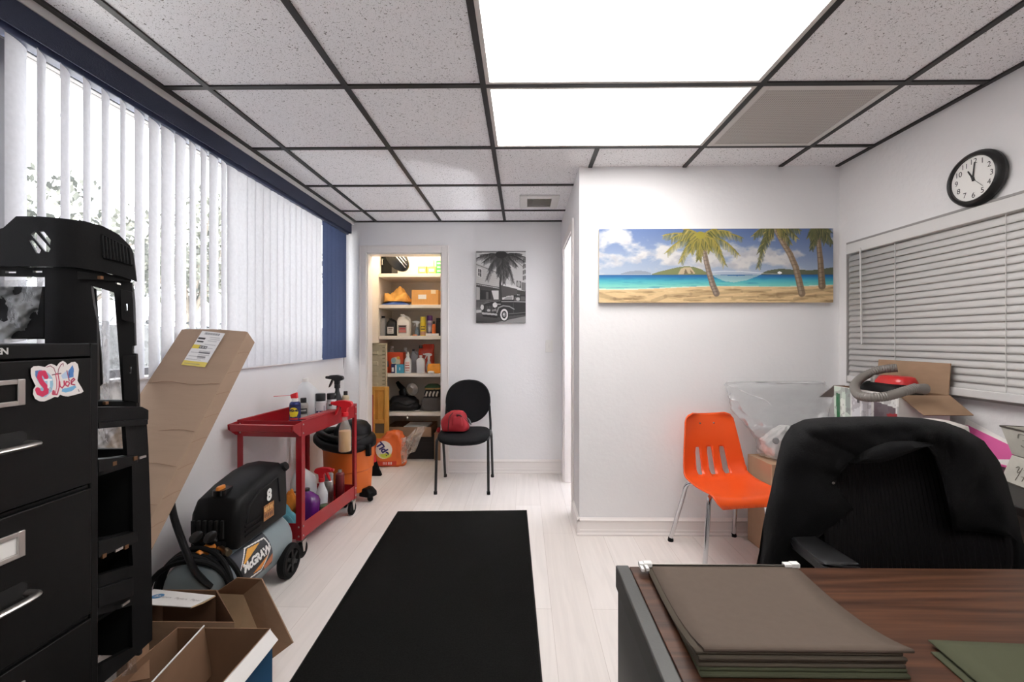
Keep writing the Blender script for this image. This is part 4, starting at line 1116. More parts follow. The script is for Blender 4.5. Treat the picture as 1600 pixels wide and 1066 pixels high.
# flared push handle across the near end
hz0, hz1 = .742, .782; hy = cY0-.075
m = MB()
m.hexa([(cX0+.012,hy,hz0),(cX1-.012,hy,hz0),(cX1-.012,hy+.012,hz0),(cX0+.012,hy+.012,hz0),(cX0+.006,hy-.004,hz1),(cX1-.006,hy-.004,hz1),(cX1-.006,hy+.022,hz1),(cX0+.006,hy+.022,hz1)])
obj('push_handle', m, M_RED, t, world=True, bevel=.004)
for x in (cX0, cX1):
    m = MB(); s = 1 if x == cX0 else -1
    m.prism([(cY0+.02,.79),(cY0+.02,.70),(cY0-.02,.712),(hy-.002,hz0+.012),(hy-.004,hz1)],x-.0015,x+.0015,Matrix(((0,0,1,0),(1,0,0,0),(0,1,0,0),(0,0,0,1))))
    obj('handle_bracket', m, M_RED, t, world=True, bevel=.001)
obj('badge', MB().box((cX0+.175,cY0-.0045,.735),(cX0+.235,cY0-.003,.750)), M_STEEL, t, world=True, smooth=0, label='small metal name plate')
m = MB().box((cX1-.055,cY0+.06,.79),(cX1-.008,cY0+.40,.797))
obj('tray_lip', m, M_RED, t, world=True, bevel=.002)
t.location = ((cX0+cX1)/2+.0285,(cY0+cY1)/2+.015,0); t.rotation_euler = (0,0,R(-4.8))      # parked a little askew
# ---- items in the top tray
zt = .7027
def at(u, Y, z=zt): p = P(u, 600, Y); return (p.x, Y, z)
im = band_img(60, 80, (34,44,96), [(0,0,60,4,(20,28,66)),(8,10,54,34,(34,40,84)),(12,40,50,46,(180,60,60)),(14,50,46,56,(90,104,160)),(18,62,44,68,(140,80,110))])
im.ellipse(30,22,22,15,(232,208,44)); im.poly([(10,24),(50,24),(46,36),(14,36)], (232,208,44))
la = at(461,2.60)
wd = aerosol('blue and yellow lubricant spray can with a red straw on the red cart', la, .031, .20, mat('can_blue',(38,48,104),rough=.3,metal=.3), mat('valve_white',(225,222,220),rough=.4), cap_r=.018, cap_h=.022, img=im)
obj('smart_nozzle', MB().hexa([(-.02,-.011,.198),(.016,-.011,.198),(.016,.011,.198),(-.02,.011,.198),(-.026,-.012,.222),(.012,-.010,.236),(.012,.010,.236),(-.026,.012,.222)]), M_REDPL, wd, bevel=.004, label='red flip nozzle')
obj('straw', MB().cyl((-.026,0,.216),(-.125,-.01,.212),.0016,n=6), M_REDPL, wd, label='thin red straw')
m = MB(); vs, fs = textgeo('WD-40', .0185, bold=.0012); m.add([(.0325*math.cos(R(-80)+x/.0325), .0325*math.sin(R(-80)+x/.0325), .128+y) for x, y, _ in vs], fs)
obj('can_lettering', m, mat('ink_navy',(20,26,70),rough=.5), wd, smooth=0)
im = band_img(60, 80, (150,146,140), [(4,8,56,30,(50,48,50)),(8,34,56,44,(190,184,176)),(4,48,56,74,(60,58,60)),(10,54,48,62,(150,140,130)),(8,14,50,20,(170,165,160))])
aerosol('grey and black polish bottle with square black cap beside the blue lubricant can', at(474,2.72), .030, .185, mat('bottle_grey',(150,146,140),rough=.4), M_BLK, cap_r=.018, cap_h=.032, img=im, name='polish_bottle', cat='bottle')
jug('large white plastic jug at the back of the red cart top tray', at(481,2.84), .135, .11, .30, M_NAT, M_WHITE, handle=False)
im = band_img(60, 80, (196,194,196), [(14,30,46,56,(46,42,92)),(2,18,12,70,(110,108,114)),(20,62,40,68,(130,128,136)),(50,10,58,74,(150,150,156))])
a1 = aerosol('silver spray can with tall black cap and a dark number patch on the red cart', at(501,2.83), .033, .20, mat('can_silver',(186,184,186),rough=.35,metal=.5), M_BLK, cap_h=.045, img=im)
m = MB(); vs, fs = textgeo('2', .030, bold=.001); m.add([(.0345*math.cos(R(-80)+x/.0345), .0345*math.sin(R(-80)+x/.0345), .072+y) for x, y, _ in vs], fs); obj('can_lettering', m, M_WHITE, a1, smooth=0)
im = band_img(60, 80, (206,204,204), [(22,10,38,18,(60,58,60)),(14,32,48,70,(90,90,92)),(20,40,42,46,(170,168,168)),(18,52,44,56,(150,148,148)),(20,60,40,64,(180,178,178))])
aerosol('shorter silver spray can with black cap just before the black trigger bottle on the cart', at(518,2.92), .032, .19, mat('can_silver'), M_BLK, cap_h=.036, img=im)
sprayer('black trigger spray bottle standing in the top tray of the red cart', at(527,3.03), .033, .215, M_BLK, M_BLK, rot=0, hs=1.35)
im = band_img(40, 60, (206,190,160), [(4,8,36,26,(226,214,190)),(6,34,34,52,(90,80,70)),(8,12,32,16,(160,120,90))])
aerosol('small tan bottle with black screw cap at the far end of the red cart', at(540,3.08), .024, .185, mat('bottle_tan',(210,192,160),rough=.4), M_BLK, cap_r=.014, cap_h=.03, img=im, name='small_bottle', cat='bottle')
t = thing('masking_tape', 'white roll of tape lying in the near end of the red tray', 'tape', (cX0+.16,cY0+.13,zt))
lathe_part('tape_roll', [(.026,0),(.048,0),(.050,.003),(.050,.045),(.048,.048),(.026,.048),(.025,.045),(.025,.003)], mat('tape_white',(215,208,200),rough=.6), t)
# hanging amber spray bottle on the tray rim
hx = -1.165; hp = PX(539, 650, hx)
M_AMBER = mat('amber_liquid', (236,186,112), rough=.3)
M_BOTC = film('frosted_bottle', col=(228,224,218), opacity=.22, gloss=.3)
t = sprayer('frosted spray bottle of amber cleaner hooked on the red cart rim', (hx,hp.y,.530), .040, .232, M_BOTC, M_REDPL, M_AMBER, .58, rot=0, hs=1.5)
# ---- items in the bottom tray
zb = .1197
def cloth(name, label, loc, rx, ry, h, m, seed, cat='cloth'):
    rg = np.random.default_rng(seed); ph = rg.random(8)*6; rows = []
    n = 26
    for j in range(n+1):
        r = []
        for i in range(n+1):
            a, b = i/n*2-1, j/n*2-1
            d = max(abs(a),abs(b)); rr_ = math.hypot(a,b)
            e = max(0, 1-d**3)
            z = h*e*(.55+.25*math.sin(a*4+ph[0]+b*2)+.2*math.sin(b*6+ph[1]-a*3)+.12*abs(math.sin(a*9+b*7+ph[2])))
            ww = 1+.10*math.sin(math.atan2(b,a)*5+ph[3])
            f = ww/(max(1,rr_) if d > 0 else 1)
            r.append((rx*a*f, ry*b*f, max(z,.0)+.002))
        rows.append(r)
    t = thing(name, label, cat, loc)
    obj('cloth_folds', MB().grid(rows), m, t, smooth=180, solid=.004, off=1)
    return t
M_TEAL = mat('teal_towel', (92,150,162), rough=.95, bump=.4, bs=400)
cloth('towel', 'crumpled teal towels in the bottom of the red cart', (-1.46,2.56,zb), .145, .08, .15, M_TEAL, 2, 'towel')
cloth('rag', 'crumpled orange rag behind the teal towels in the red cart', (-1.535,2.735,zb), .085, .055, .20, mat('orange_cloth',(214,128,40),rough=.95,bump=.3,bs=300), 5)
t = jug('purple cleaner jug lying in the bottom of the red cart', (-1.355,2.70,zb), .12, .10, .20, mat('purple_plastic',(96,26,112),rough=.25,coat=.4), M_BLK, handle=False, name='cleaner_jug')
im = band_img(50, 50, (222,224,226), [(4,4,46,46,(60,58,66)),(8,8,26,16,(222,222,224)),(30,8,44,14,(222,222,224)),(8,22,20,30,(222,222,224)),(24,22,44,28,(222,222,224)),(8,35,30,41,(222,222,224))])
jug('translucent white jug with black printed label in the bottom tray of the cart', (-1.475,2.87,zb), .15, .12, .30, M_NAT, M_WHITE, handle=False, img=im)
sprayer('white spray bottle with red trigger in the bottom tray of the cart', (-1.34,2.84,zb), .037, .20, M_NAT, M_REDPL, rot=PI, hs=1.35)
aerosol('brushed steel spray can behind the red trigger bottle', (-1.345,2.95,zb), .033, .215, M_STEEL, mat('cap_grey',(140,138,136),rough=.4), cap_h=.04)
aerosol('dark red can with pale stripe at the far end of the lower cart tray', (-1.295,3.02,zb), .030, .22, mat('can_maroon',(96,24,28),rough=.35), M_STEEL, cap_r=.014, cap_h=.02)
t = thing('tin', 'low black tin with green lid in the lower cart tray', 'tin', (-1.285,2.76,zb))
lathe_part('tin_body', [(.030,0),(.032,.003),(.032,.055),(0,.056)], M_BLK, t)
lathe_part('lid', [(.034,.054),(.034,.068),(.030,.072),(0,.073)], mat('lid_green',(66,84,54),rough=.5), t)

# ================================================================ shop vacuum beyond the cart
vX, vY = -1.385, 3.40
t = thing('shop_vacuum', 'orange and black shop vacuum with coiled hose between the cart and closet door', 'vacuum', (vX,vY,0))
M_VORG = mat('vac_orange', (212,104,36), rough=.5)
lathe_part('drum', [(.150,.075),(.166,.08),(.176,.24),(.186,.25),(.192,.40),(.196,.405),(.196,.425),(.0,.425)], M_VORG, t, 40)
lathe_part('lid', [(.202,.415),(.205,.425),(.205,.47),(.19,.50),(.12,.515),(.0,.515)], M_BLACK, t, 40)
obj('motor_head', MB().loft([(.03,0,.505,.135,.12,3),(.03,0,.56,.13,.115,3),(.03,0,.60,.10,.09,3),(.03,0,.615,.07,.06,3)],24), M_BLACK, t, smooth=50)
obj('latch', MB().box((.17,-.11,.36),(.205,-.07,.45)), M_BLACK, t, bevel=.004)
m = MB(); pts = []
for k in range(46):
    a = 2*PI*k/46; pts.append((-.03+.185*math.cos(a), -.045+.165*math.sin(a), .475-.045*math.sin(a+2.2)+.0))
m.tube(pts,.033,10,closed=True); obj('hose', m, M_BLACK, t, label='thick black hose looped round the lid')
m = MB()
pts = [(-.03+.185*math.cos(a)*.93, -.045+.165*math.sin(a)*.93, .535-.04*math.sin(a+2.2)) for a in [PI*(.9+1.15*k/20) for k in range(21)]]
m.tube(pts,.026,10); obj('hose_end', m, M_BLACK, t)
for a in (-20,-75,110,200):
    c_, s_ = math.cos(R(a)), math.sin(R(a)); r0 = .175
    m = MB(); MM = Matrix.Translation((c_*.205,s_*.205,0)) @ Matrix.Rotation(R(a),4,'Z')
    m.loft([(-.02,0,.045,.06,.05,4),(-.02,0,.075,.058,.048,4),(-.03,0,.105,.035,.04,4)],20,MM)
    ft = obj('caster_foot', m, M_BLACK, t, bevel=.003)
    obj('caster_wheel', MB().lathe([(0,-.011),(.018,-.011),(.023,-.007),(.023,.007),(.018,.011),(0,.011)],16,MM@Matrix.Translation((0,0,.0235))@Matrix.Rotation(PI/2,4,'X')), M_RUBBER, ft)
# scraper / hand brush leaning by the vacuum
bp = PZ(588,743,0.0)
t = thing('hand_brush', 'small black floor brush with red handle grip beside the orange vacuum', 'brush', (bp.x,bp.y,0))
obj('bristles', MB().hexa([(-.055,-.02,0),(.05,-.02,0),(.05,.02,0),(-.055,.02,0),(-.035,-.012,.13),(.0,-.012,.13),(.0,.012,.13),(-.035,.012,.13)]), M_RUBBER, t, bevel=.003)
obj('grip', MB().tube([(-.02,0,.125),(-.03,.0,.17),(-.045,.0,.24)],[.026,.022,.012],12), M_REDPL, t, label='red grip')

# ================================================================ closet shelves and their contents
SY0 = 4.42
zs = [1.939,1.617,1.295,.907,.506]
nm = ['topmost closet shelf board','second closet shelf board from the top','third closet shelf board from the top, under the jugs','fourth closet shelf board from the top, under the cleaners','lowest closet shelf board']
M_SHELF = mat('shelf_cream', (232,224,212), rough=.5)
for z, n_ in zip(zs, nm):
    s = obj('shelf', MB().box(((CX0 if z > 1.22 else -1.628)+.002,SY0,z-.036),(CX1-.002,CY1-.002,z)), M_SHELF, None, bevel=.002)
    tag(s, 'white '+n_, 'shelf', 'closet shelves')
t = thing('ceiling_lamp', 'small warm globe lamp on the closet ceiling above the door head', 'lamp', (-1.10,4.36,CZ))
lathe_part('globe', [(0,-.17),(.04,-.16),(.07,-.12),(.075,-.08),(.055,-.03),(.05,-.02),(0,-.02)], mat('lamp_glow',(255,236,204),rough=.5,emit=CLOSET_E), t, 20)
lathe_part('lamp_base', [(.065,-.024),(.07,0),(0,0)], M_WHITE, t, 20)
def cl(u, Y, z): p = P(u, 500, Y); return (p.x, Y, z)
def bx_(name, label, cat, u0, u1, h, Y, z, d, m, group=None, bev=.003, lid=None):
    x0, x1 = P(u0,500,Y).x, P(u1,500,Y).x
    t = thing(name, label, cat, ((x0+x1)/2,Y+d/2,z), group=group)
    w_ = (x1-x0)/2
    obj(lid or 'carton_body', MB().box((-w_,-d/2,0),(w_,d/2,h)), m, t, bevel=bev)
    return t, w_, d
# shelf 1
z = zs[0]+.001
t, w_, d = bx_('storage_case', 'black case at the left end of the top closet shelf', 'case', 594, 612, .24, 4.50, z, .22, M_BLACK, lid='case_body')
obj('case_handle', MB().tube([(-.03,-d/2-.002,.10),(-.03,-d/2-.022,.10),(-.03,-d/2-.022,.16),(-.03,-d/2-.002,.16)],.006,8), M_STEEL, t)
t = thing('wheel_cover', 'black and silver wheel cover tilted on the top closet shelf', 'wheel cover', cl(630,4.475,z+.085), rot=(R(6),R(-40),0))
MW = Matrix.Translation((0,0,.10)) @ Matrix.Rotation(PI/2,4,'X') @ Matrix.Scale(.6,4,(1,0,0)) @ Matrix.Scale(.8,4)
lathe_part('cover_disc', [(0,-.01),(.19,-.01),(.2,0),(.19,.02),(.15,.028),(0,.03)], M_BLACKGL, t, 32, MW)
m = MB()
for k in range(0,3):
    x = .02+k*.055; hh_ = math.sqrt(max(.0,.17**2-x*x))
    m.box((x-.009,-hh_,.024),(x+.009,hh_,.036),MW)
obj('silver_spokes', m, M_CHROME, t, bevel=.002)
for u0, u1, lb in ((653,666,'left of the two small yellow cartons on the top closet shelf'),(667.5,681,'small yellow carton on the top closet shelf next to the green carton')):
    t, w_, d = bx_('yellow_carton', lb, 'carton', u0, u1, .085, 4.50, z, .10, mat('yellow_carton',(224,196,96),rough=.6), 'small yellow cartons')
    obj('carton_label', MB().box((-w_*.6,-d/2-.001,.03),(w_*.6,-d/2,.06)), M_PAPER, t, smooth=0)
t, w_, d = bx_('tub', 'white tub with pale blue patch standing on the yellow cartons', 'tub', 664, 677, .07, 4.51, z+.087, .08, M_WHITE, lid='tub_body')
obj('blue_patch', MB().box((-w_*.5,-d/2-.001,.0),(w_*.3,-d/2,.06)), mat('pale_blue',(150,186,228),rough=.5), t, smooth=0)
t, w_, d = bx_('green_carton', 'green and white carton at the right end of the top closet shelf', 'carton', 681.5, 692, .14, 4.47, z, .09, mat('carton_green',(70,160,84),rough=.5))
for k in range(3): obj('white_stripe', MB().box((-w_*.7,-d/2-.001,.025+.04*k),(w_*.5,-d/2,.037+.04*k)), M_PAPER, t, smooth=0)
# shelf 2
z = zs[1]+.001
t, w_, d = bx_('carton', 'brown carton with a white label on the second closet shelf', 'cardboard box', 643, 685, .155, 4.45, z, .20, mat('warm_carton',(204,150,86),rough=.8,var=.06,vs=30,stretch=(3,1,.4)))
obj('carton_label', MB().box((-w_*.5,-d/2-.001,.060),(w_*.1,-d/2,.105)), M_PAPER, t, smooth=0)
obj('tape_strip', MB().box((w_*.45,-d/2-.001,.115),(w_*.8,d/2,.1565)), mat('tape_pale',(226,206,170),rough=.4), t, smooth=0)
cloth('folded_cloth', 'blue folded cloth under the orange one on the second closet shelf', cl(618,4.53,z), .15, .075, .045, mat('blue_cloth',(66,96,164),rough=.9), 8)
cloth('cloth_pile', 'orange and yellow cloths heaped on the second closet shelf', cl(621,4.545,z+.035), .145, .085, .15, mat('amber_cloth',(224,168,88),rough=.95,var=.15,vs=12), 11)
t = thing('paper_roll', 'small white roll behind the orange cloths on the second closet shelf', 'roll', cl(599,4.70,z))
lathe_part('roll', [(.012,0),(.045,0),(.047,.003),(.047,.15),(.045,.153),(.012,.153)], M_PAPER, t)
# shelf 3
z = zs[2]+.001
im = Img(10,10)
t = thing('oil_bottle', 'slim silver-grey bottle at the left of the third closet shelf', 'bottle', cl(599,4.52,z))
obj('bottle_body', MB().loft([(0,0,0,.034,.045,4),(0,0,.008,.036,.047,4),(0,0,.13,.036,.047,4),(0,0,.175,.028,.035,3),(0,0,.19,.015,.016,2)],20), mat('bottle_silver',(150,148,146),rough=.35), t, smooth=60)
lathe_part('cap', [(.018,.185),(.018,.208),(0,.21)], M_BLK, t, 14)
im = band_img(40,40,(206,202,198),[(6,6,34,12,(110,100,100)),(8,16,30,22,(150,140,140)),(6,27,34,34,(170,160,160))])
jug('black oil jug with pale label on the third closet shelf', cl(612.5,4.50,z), .105, .085, .185, mat('jug_black',(30,29,30),rough=.4), M_BLK, img=im)
im = band_img(44,44,(150,138,130),[(4,4,40,12,(60,40,44)),(6,15,38,24,(176,70,70)),(4,28,40,40,(196,110,100))])
jug('white gallon jug with handle and red label on the third closet shelf', cl(631.5,4.50,z), .14, .10, .225, mat('jug_white',(226,222,214),rough=.45), M_WHITE, img=im)
sprayer('clear blue-tinted spray bottle on the third closet shelf', cl(652,4.55,z), .026, .10, film('blue_bottle',col=(120,160,190),opacity=.4,gloss=.4), M_WHITE, rot=0, hs=.9)
im = band_img(40,60,(232,206,52),[(10,16,18,22,(60,60,50)),(22,16,30,22,(60,60,50)),(8,28,32,34,(80,80,60)),(0,42,40,60,(196,150,120))])
aerosol('yellow spray can on the third closet shelf', cl(661,4.52,z), .029, .20, mat('can_yellow',(230,208,60),rough=.4), mat('can_yellow'), cap_h=.045, img=im)
im = band_img(40,60,(180,182,190),[(4,4,36,16,(150,130,170)),(8,24,32,40,(210,210,214)),(6,46,34,54,(120,110,140))])
aerosol('white aerosol with domed purple cap on the third closet shelf', cl(671.5,4.55,z), .027, .215, mat('can_pale',(196,196,202),rough=.4), mat('cap_purple',(92,40,112),rough=.4), cap_r=.03, cap_h=.05, img=im)
aerosol('small bottle with orange label and black cap on the third closet shelf', cl(678,4.47,z), .019, .15, mat('orange_label',(222,112,52),rough=.5), M_BLK, cap_r=.012, cap_h=.03, name='small_bottle', cat='bottle')
aerosol('dark aerosol at the right end of the third closet shelf', cl(685,4.56,z), .027, .19, mat('can_dark',(46,46,54),rough=.4), M_BLK, cap_h=.04)
t, w_, d = bx_('paper_packet', 'flat white packet at the front right of the third closet shelf', 'packet', 665, 685, .024, 4.425, z, .03, M_PAPER, lid='packet_body')
t = thing('orange_puck', 'small orange lid lying on the third closet shelf', 'lid', cl(648,4.45,z))
lathe_part('puck', [(.022,0),(.024,.003),(.022,.014),(0,.015)], mat('puck_orange',(212,140,104),rough=.5), t)
# shelf 4
z = zs[3]+.001
im = Img(54,66,(222,78,36)); im.ellipse(30,30,17,17,(236,226,196),1,.25); im.ellipse(22,26,8,9,(150,190,190)); im.ellipse(38,18,5,5,(236,180,60)); im.poly([(30,44),(50,40),(50,54),(34,56)],(236,140,60)); im.poly([(0,28),(5,28),(6,46),(0,48)],(60,90,110))
t, w_, d = bx_('detergent_box', 'orange detergent box with white burst on the fourth closet shelf', 'detergent box', 604.5, 630, .215, 4.50, z, .10, mat('detergent_orange',(222,78,36),rough=.45), lid='box_body')
print_sheet('box_print', im, lambda s, v: Vector((-w_+2*w_*s, -d/2-.0012, .215*(1-v))), t)
for u, Y, h, lb in ((612.5,4.68,.275,'clear bottle behind the left of the orange detergent box'),(633.5,4.66,.26,'clear bottle behind the white red-printed bottle in the closet')):
    t = thing('clear_bottle', lb, 'bottle', cl(u,Y,z), group='clear bottles at the back of the fourth closet shelf')
    lathe_part('bottle', [(.035,0),(.037,.004),(.037,h*.65),(.022,h*.82),(.012,h*.9),(.012,h*.94)], M_CLEARB, t)
    lathe_part('cap', [(.015,h*.93),(.015,h),(0,h)], M_WHITE, t)
t, w_, d = bx_('small_carton', 'small navy carton with white stripes before the orange detergent box', 'carton', 611, 616.5, .095, 4.445, z, .05, mat('carton_navy',(44,50,96),rough=.5))
obj('white_stripe', MB().box((-w_*.6,-d/2-.001,.015),(w_*.6,-d/2,.06)), M_PAPER, t, smooth=0)
t, w_, d = bx_('teal_carton', 'teal and white carton in front on the fourth closet shelf', 'carton', 617.5, 631, .09, 4.45, z, .06, mat('carton_teal',(70,156,184),rough=.5))
obj('white_end', MB().box((-w_-.0005,-d/2-.001,.0),(-w_*.68,d/2,.085)), M_PAPER, t, smooth=0)
obj('white_mark', MB().box((-w_*.05,-d/2-.001,.03),(w_*.15,-d/2,.06)), M_PAPER, t, smooth=0)
im = band_img(36,50,(232,224,218),[(8,6,30,10,(200,120,110)),(6,16,30,22,(190,110,100)),(6,28,32,34,(196,120,110)),(8,40,28,44,(200,140,130))])
t = thing('squeeze_bottle', 'white squeeze bottle with red print on the fourth closet shelf', 'bottle', cl(637.5,4.46,z))
lathe_part('bottle', [(.035,0),(.037,.004),(.037,.13),(.032,.145),(.014,.17),(.013,.185)], M_NAT, t)
lathe_part('nozzle_cap', [(.016,.18),(.016,.195),(.010,.20),(.005,.222),(0,.223)], M_WHITE, t)
label_sheet('bottle_label', im, .0376, .015, .125, -140, -40, t, (0,0,0))
jug('grey jug with dark cap on the fourth closet shelf', cl(647.5,4.56,z), .085, .07, .245, mat('jug_grey',(150,148,150),rough=.4), M_BLK)
t = thing('pump_bottle', 'plain white shouldered bottle on the fourth closet shelf', 'bottle', cl(657.5,4.46,z))
obj('bottle_body', MB().loft([(0,0,0,.041,.028,4),(0,0,.005,.043,.03,4),(0,0,.135,.043,.03,4),(0,0,.152,.030,.024,3),(0,0,.160,.013,.013,2),(0,0,.175,.013,.013,2)],24), M_NAT, t, smooth=60)
lathe_part('cap', [(.015,.168),(.015,.186),(0,.187)], M_WHITE, t)
t = thing('refill_bag', 'red and orange refill bag at the back of the fourth closet shelf', 'bag', cl(666,4.66,z))
obj('bag_body', MB().loft([(0,0,0,.085,.04,4),(0,0,.10,.09,.045,3),(.0,0,.22,.085,.03,3),(.01,0,.275,.08,.012,4),(.03,0,.30,.055,.004,4)],24), mat('bag_red_orange',(204,64,36),rough=.35,var=.25,vs=14), t, smooth=60)
lathe_part('spout', [(.020,.255),(.020,.285),(0,.286)], M_BLK, t, 14, Matrix.Translation((-.055,-.02,0)))
sprayer('small white spray bottle before the red refill bag', cl(670,4.525,z), .03, .14, M_NAT, M_WHITE, rot=0, hs=1.0)
t = thing('sponge_pack', 'yellow-orange pack at the right end of the fourth closet shelf', 'pack', cl(678.5,4.455,z))
obj('pack_body', MB().loft([(0,0,0,.070,.018,4),(0,0,.02,.074,.022,3),(.0,0,.075,.072,.02,3),(0,0,.098,.06,.010,3)],24), mat('pack_amber',(240,160,44),rough=.35,var=.15,vs=18), t, smooth=60)
t = thing('round_puck', 'white round puck on the front edge of the fourth closet shelf', 'puck', cl(673.5,4.428,z))
lathe_part('cap_dome', [(.034,0),(.036,.004),(.034,.016),(.024,.024),(0,.026)], M_WHITE, t)
# shelf 5
z = zs[4]+.001
def lump(name, label, cat, loc, secs, m, part='body', seed=0, amp=.012, n=36, rotz=0):
    rg = np.random.default_rng(seed); ph = rg.random(6)*6
    t = thing(name, label, cat, loc, rotz)
    mb = MB(); rs = []
    full = []
    for k in range(len(secs)-1):
        for j in range(4):
            q = j/4; full.append(tuple(a*(1-q)+b*q for a, b in zip(secs[k], secs[k+1])))
    full.append(secs[-1])
    for cx,cy,zz_,rx,ry,e in full:
        r = []
        for i in range(n):
            a = 2*PI*i/n; c_, s_ = math.cos(a), math.sin(a)
            w_ = amp*(math.sin(a*5+zz_*40+ph[0])+.7*math.sin(a*9-zz_*70+ph[1])+.5*math.sin(zz_*110+ph[2]+a*2)) if min(rx,ry) > amp*1.5 else 0
            r.append((cx+(rx+w_)*math.copysign(abs(c_)**(2/e),c_), cy+(ry+w_)*math.copysign(abs(s_)**(2/e),s_), zz_))
        rs.append(r)
    mb.rings(rs)
    obj(part, mb, m, t, smooth=60)
    return t
M_BAGBLK = mat('bag_black_nylon', (28,27,29), rough=.6, var=.2, vs=20)
t = lump('duffel_bag', 'black duffel bag lying on the lowest closet shelf', 'bag', cl(631,4.60,z), [(0,0,0,.16,.10,3),(0,0,.03,.17,.12,3),(0,0,.10,.15,.11,3),(-.01,0,.14,.10,.08,2.5),(-.01,0,.15,.04,.03,2)], M_BAGBLK, 'bag_body', 3, .008)
obj('strap', MB().tube(spline([(-.13,-.11,.05),(-.03,-.13,.10),(.06,-.12,.06),(.14,-.10,.09)],5),.010,8,flat=.4), M_BAGBLK, t)
t = thing('work_lamp', 'black and silver work lamp on top of the black duffel bag in the closet', 'lamp', cl(634,4.60,z+.155), rotz=R(-20))
lathe_part('reflector', [(.015,-.05),(.045,-.03),(.065,.02),(.07,.05),(.062,.05),(.03,.0)], M_STEEL, t, 24, Matrix.Translation((.06,0,.055))@Matrix.Rotation(R(70),4,'Y')@Matrix.Rotation(R(25),4,'X'))
obj('lamp_arm', MB().tube(spline([(-.11,0,.135),(-.08,0,.10),(-.02,0,.05),(.04,0,.03)],4),[.018,.02,.02,.024,.026,.028,.03,.03,.03,.03,.028,.026,.02][:13],10), M_BLACK, t)
obj('lamp_housing', MB().loft([(-.02,0,.0,.05,.04,3),(-.02,0,.04,.055,.045,3),(-.02,0,.075,.03,.03,3)],20), M_BLACKGL, t)
t = lump('work_bag', 'grey quilted work bag on the lowest closet shelf by the right jamb', 'bag', cl(676,4.58,z), [(0,0,0,.115,.09,4),(0,0,.03,.12,.095,4),(0,0,.12,.10,.085,4),(0,0,.14,.09,.08,3)], mat('bag_grey_quilt',(98,92,88),rough=.8,bump=.5,bs=60), 'bag_body', 6, .006)
t = lump('glove_stack', 'black and white work gloves stacked on the grey quilted bag', 'gloves', cl(677,4.57,z+.146), [(0,0,0,.085,.075,4),(0,0,.03,.088,.078,4),(0,0,.068,.08,.07,4),(0,0,.072,.07,.06,4)], mat('glove_black',(34,32,32),rough=.8), 'glove_pile', 9, .004)
for k in range(4): obj('pale_finger', MB().tube([(-.06+.037*k,-.082,.012),(-.055+.037*k,-.088,.035),(-.045+.037*k,-.078,.06)],.009,8), mat('glove_white',(214,208,198),rough=.8), t)
t = lump('cloth_hat', 'dark green cloth cap on top of the glove stack in the closet', 'hat', cl(677,4.57,z+.222), [(0,0,0,.082,.07,3),(0,0,.018,.085,.072,3),(0,0,.03,.085,.07,2.5),(0,0,.056,.05,.04,2),(0,0,.058,.02,.02,2)], mat('cap_green',(54,80,54),rough=.85), 'crown', 2, .003)
obj('tan_band', MB().loft([(0,0,.004,.088,.075,3),(0,0,.018,.089,.076,3)],30), mat('band_tan',(176,140,84),rough=.8), t, label='tan band')
# closet floor
fz = .0
t = thing('dark_crate', 'dark crate standing on the closet floor under the lowest shelf', 'crate', (-1.02,4.64,0))
obj('crate_body', MB().box((-.22,-.13,0),(.10,.18,.24)), mat('crate_dark',(40,36,34),rough=.8), t, bevel=.006)
for y in (.08,.16): obj('rib', MB().box((-.222,-.134,y),(.102,-.129,y+.012)), mat('crate_dark'), t, smooth=0)
t = thing('flat_carton', 'shallow brown carton holding white paper on the dark crate in the closet', 'cardboard box', (-1.04,4.62,.241))
px0, px1 = P(604,500,4.48).x, P(674,500,4.48).x
open_box(t, px0, px1, 4.47, 4.80, .345, M_CARD, M_CARDIN, z0=.2425)
tp = thing('paper_stack', 'white papers lying tilted in the shallow carton in the closet', 'paper', (-.98,4.6,.30))
obj('sheets', MB().box((P(631,500,4.5).x,4.48,.322),(P(667,500,4.5).x,4.76,.343)), M_PAPER, tp, world=True, smooth=0)
t = thing('brown_carton', 'upright brown carton by the right jamb behind the black chair', 'cardboard box', (P(689,500,4.46).x+.03,4.55,0))
obj('carton_body', MB().box((-.10,-.09,0),(.10,.12,.285)), M_CARD, t, bevel=.003)
t = thing('red_cloth', 'folded red cloth on the upright brown carton in the closet', 'cloth', (P(689,500,4.46).x+.03,4.55,.286))
obj('cloth_folds', MB().loft([(0,0,0,.085,.075,4),(0,0,.015,.09,.08,4),(0,0,.035,.085,.07,4),(0,0,.045,.06,.05,3)],24), mat('cloth_crimson',(150,22,34),rough=.9), t, smooth=60)
# boards standing inside the left jamb, and a dark sheet for the recess
M_BEIGE = mat('beige_plastic', (214,202,170), rough=.5, var=.06, vs=20)
t = thing('beige_tray', 'tall beige moulded plastic strip standing inside the closet door on the left', 'plastic strip', (-1.395,4.36,.79))
m = MB(); x0, x1 = P(579.5,500,4.40).x, P(604.5,500,4.40).x
m.box((x0-.004,4.405,.60),(x1,4.416,1.217)); m.box((x1-.014,4.392,.60),(x1,4.405,1.217)); m.box((x0,4.392,1.20),(x1,4.405,1.217))
obj('strip_panel', m, M_BEIGE, t, world=True, bevel=.003)
m = MB()
for k in range(15): m.box((x1-.045,4.394,.64+.038*k),(x1-.018,4.405,.652+.038*k))
obj('strip_ribs', m, mat('beige_shadow',(168,160,128),rough=.6), t, world=True, bevel=.001)
m = MB()
for k in range(5): m.box((x0+.012,4.397,.66+.11*k),(x0+.075,4.405,.70+.11*k))
obj('strip_bosses', m, M_BEIGE, t, world=True, bevel=.004)
t = thing('yellow_tray', 'yellow-orange plastic tray board standing in front of the beige strip', 'plastic tray', (-1.37,4.25,.0))
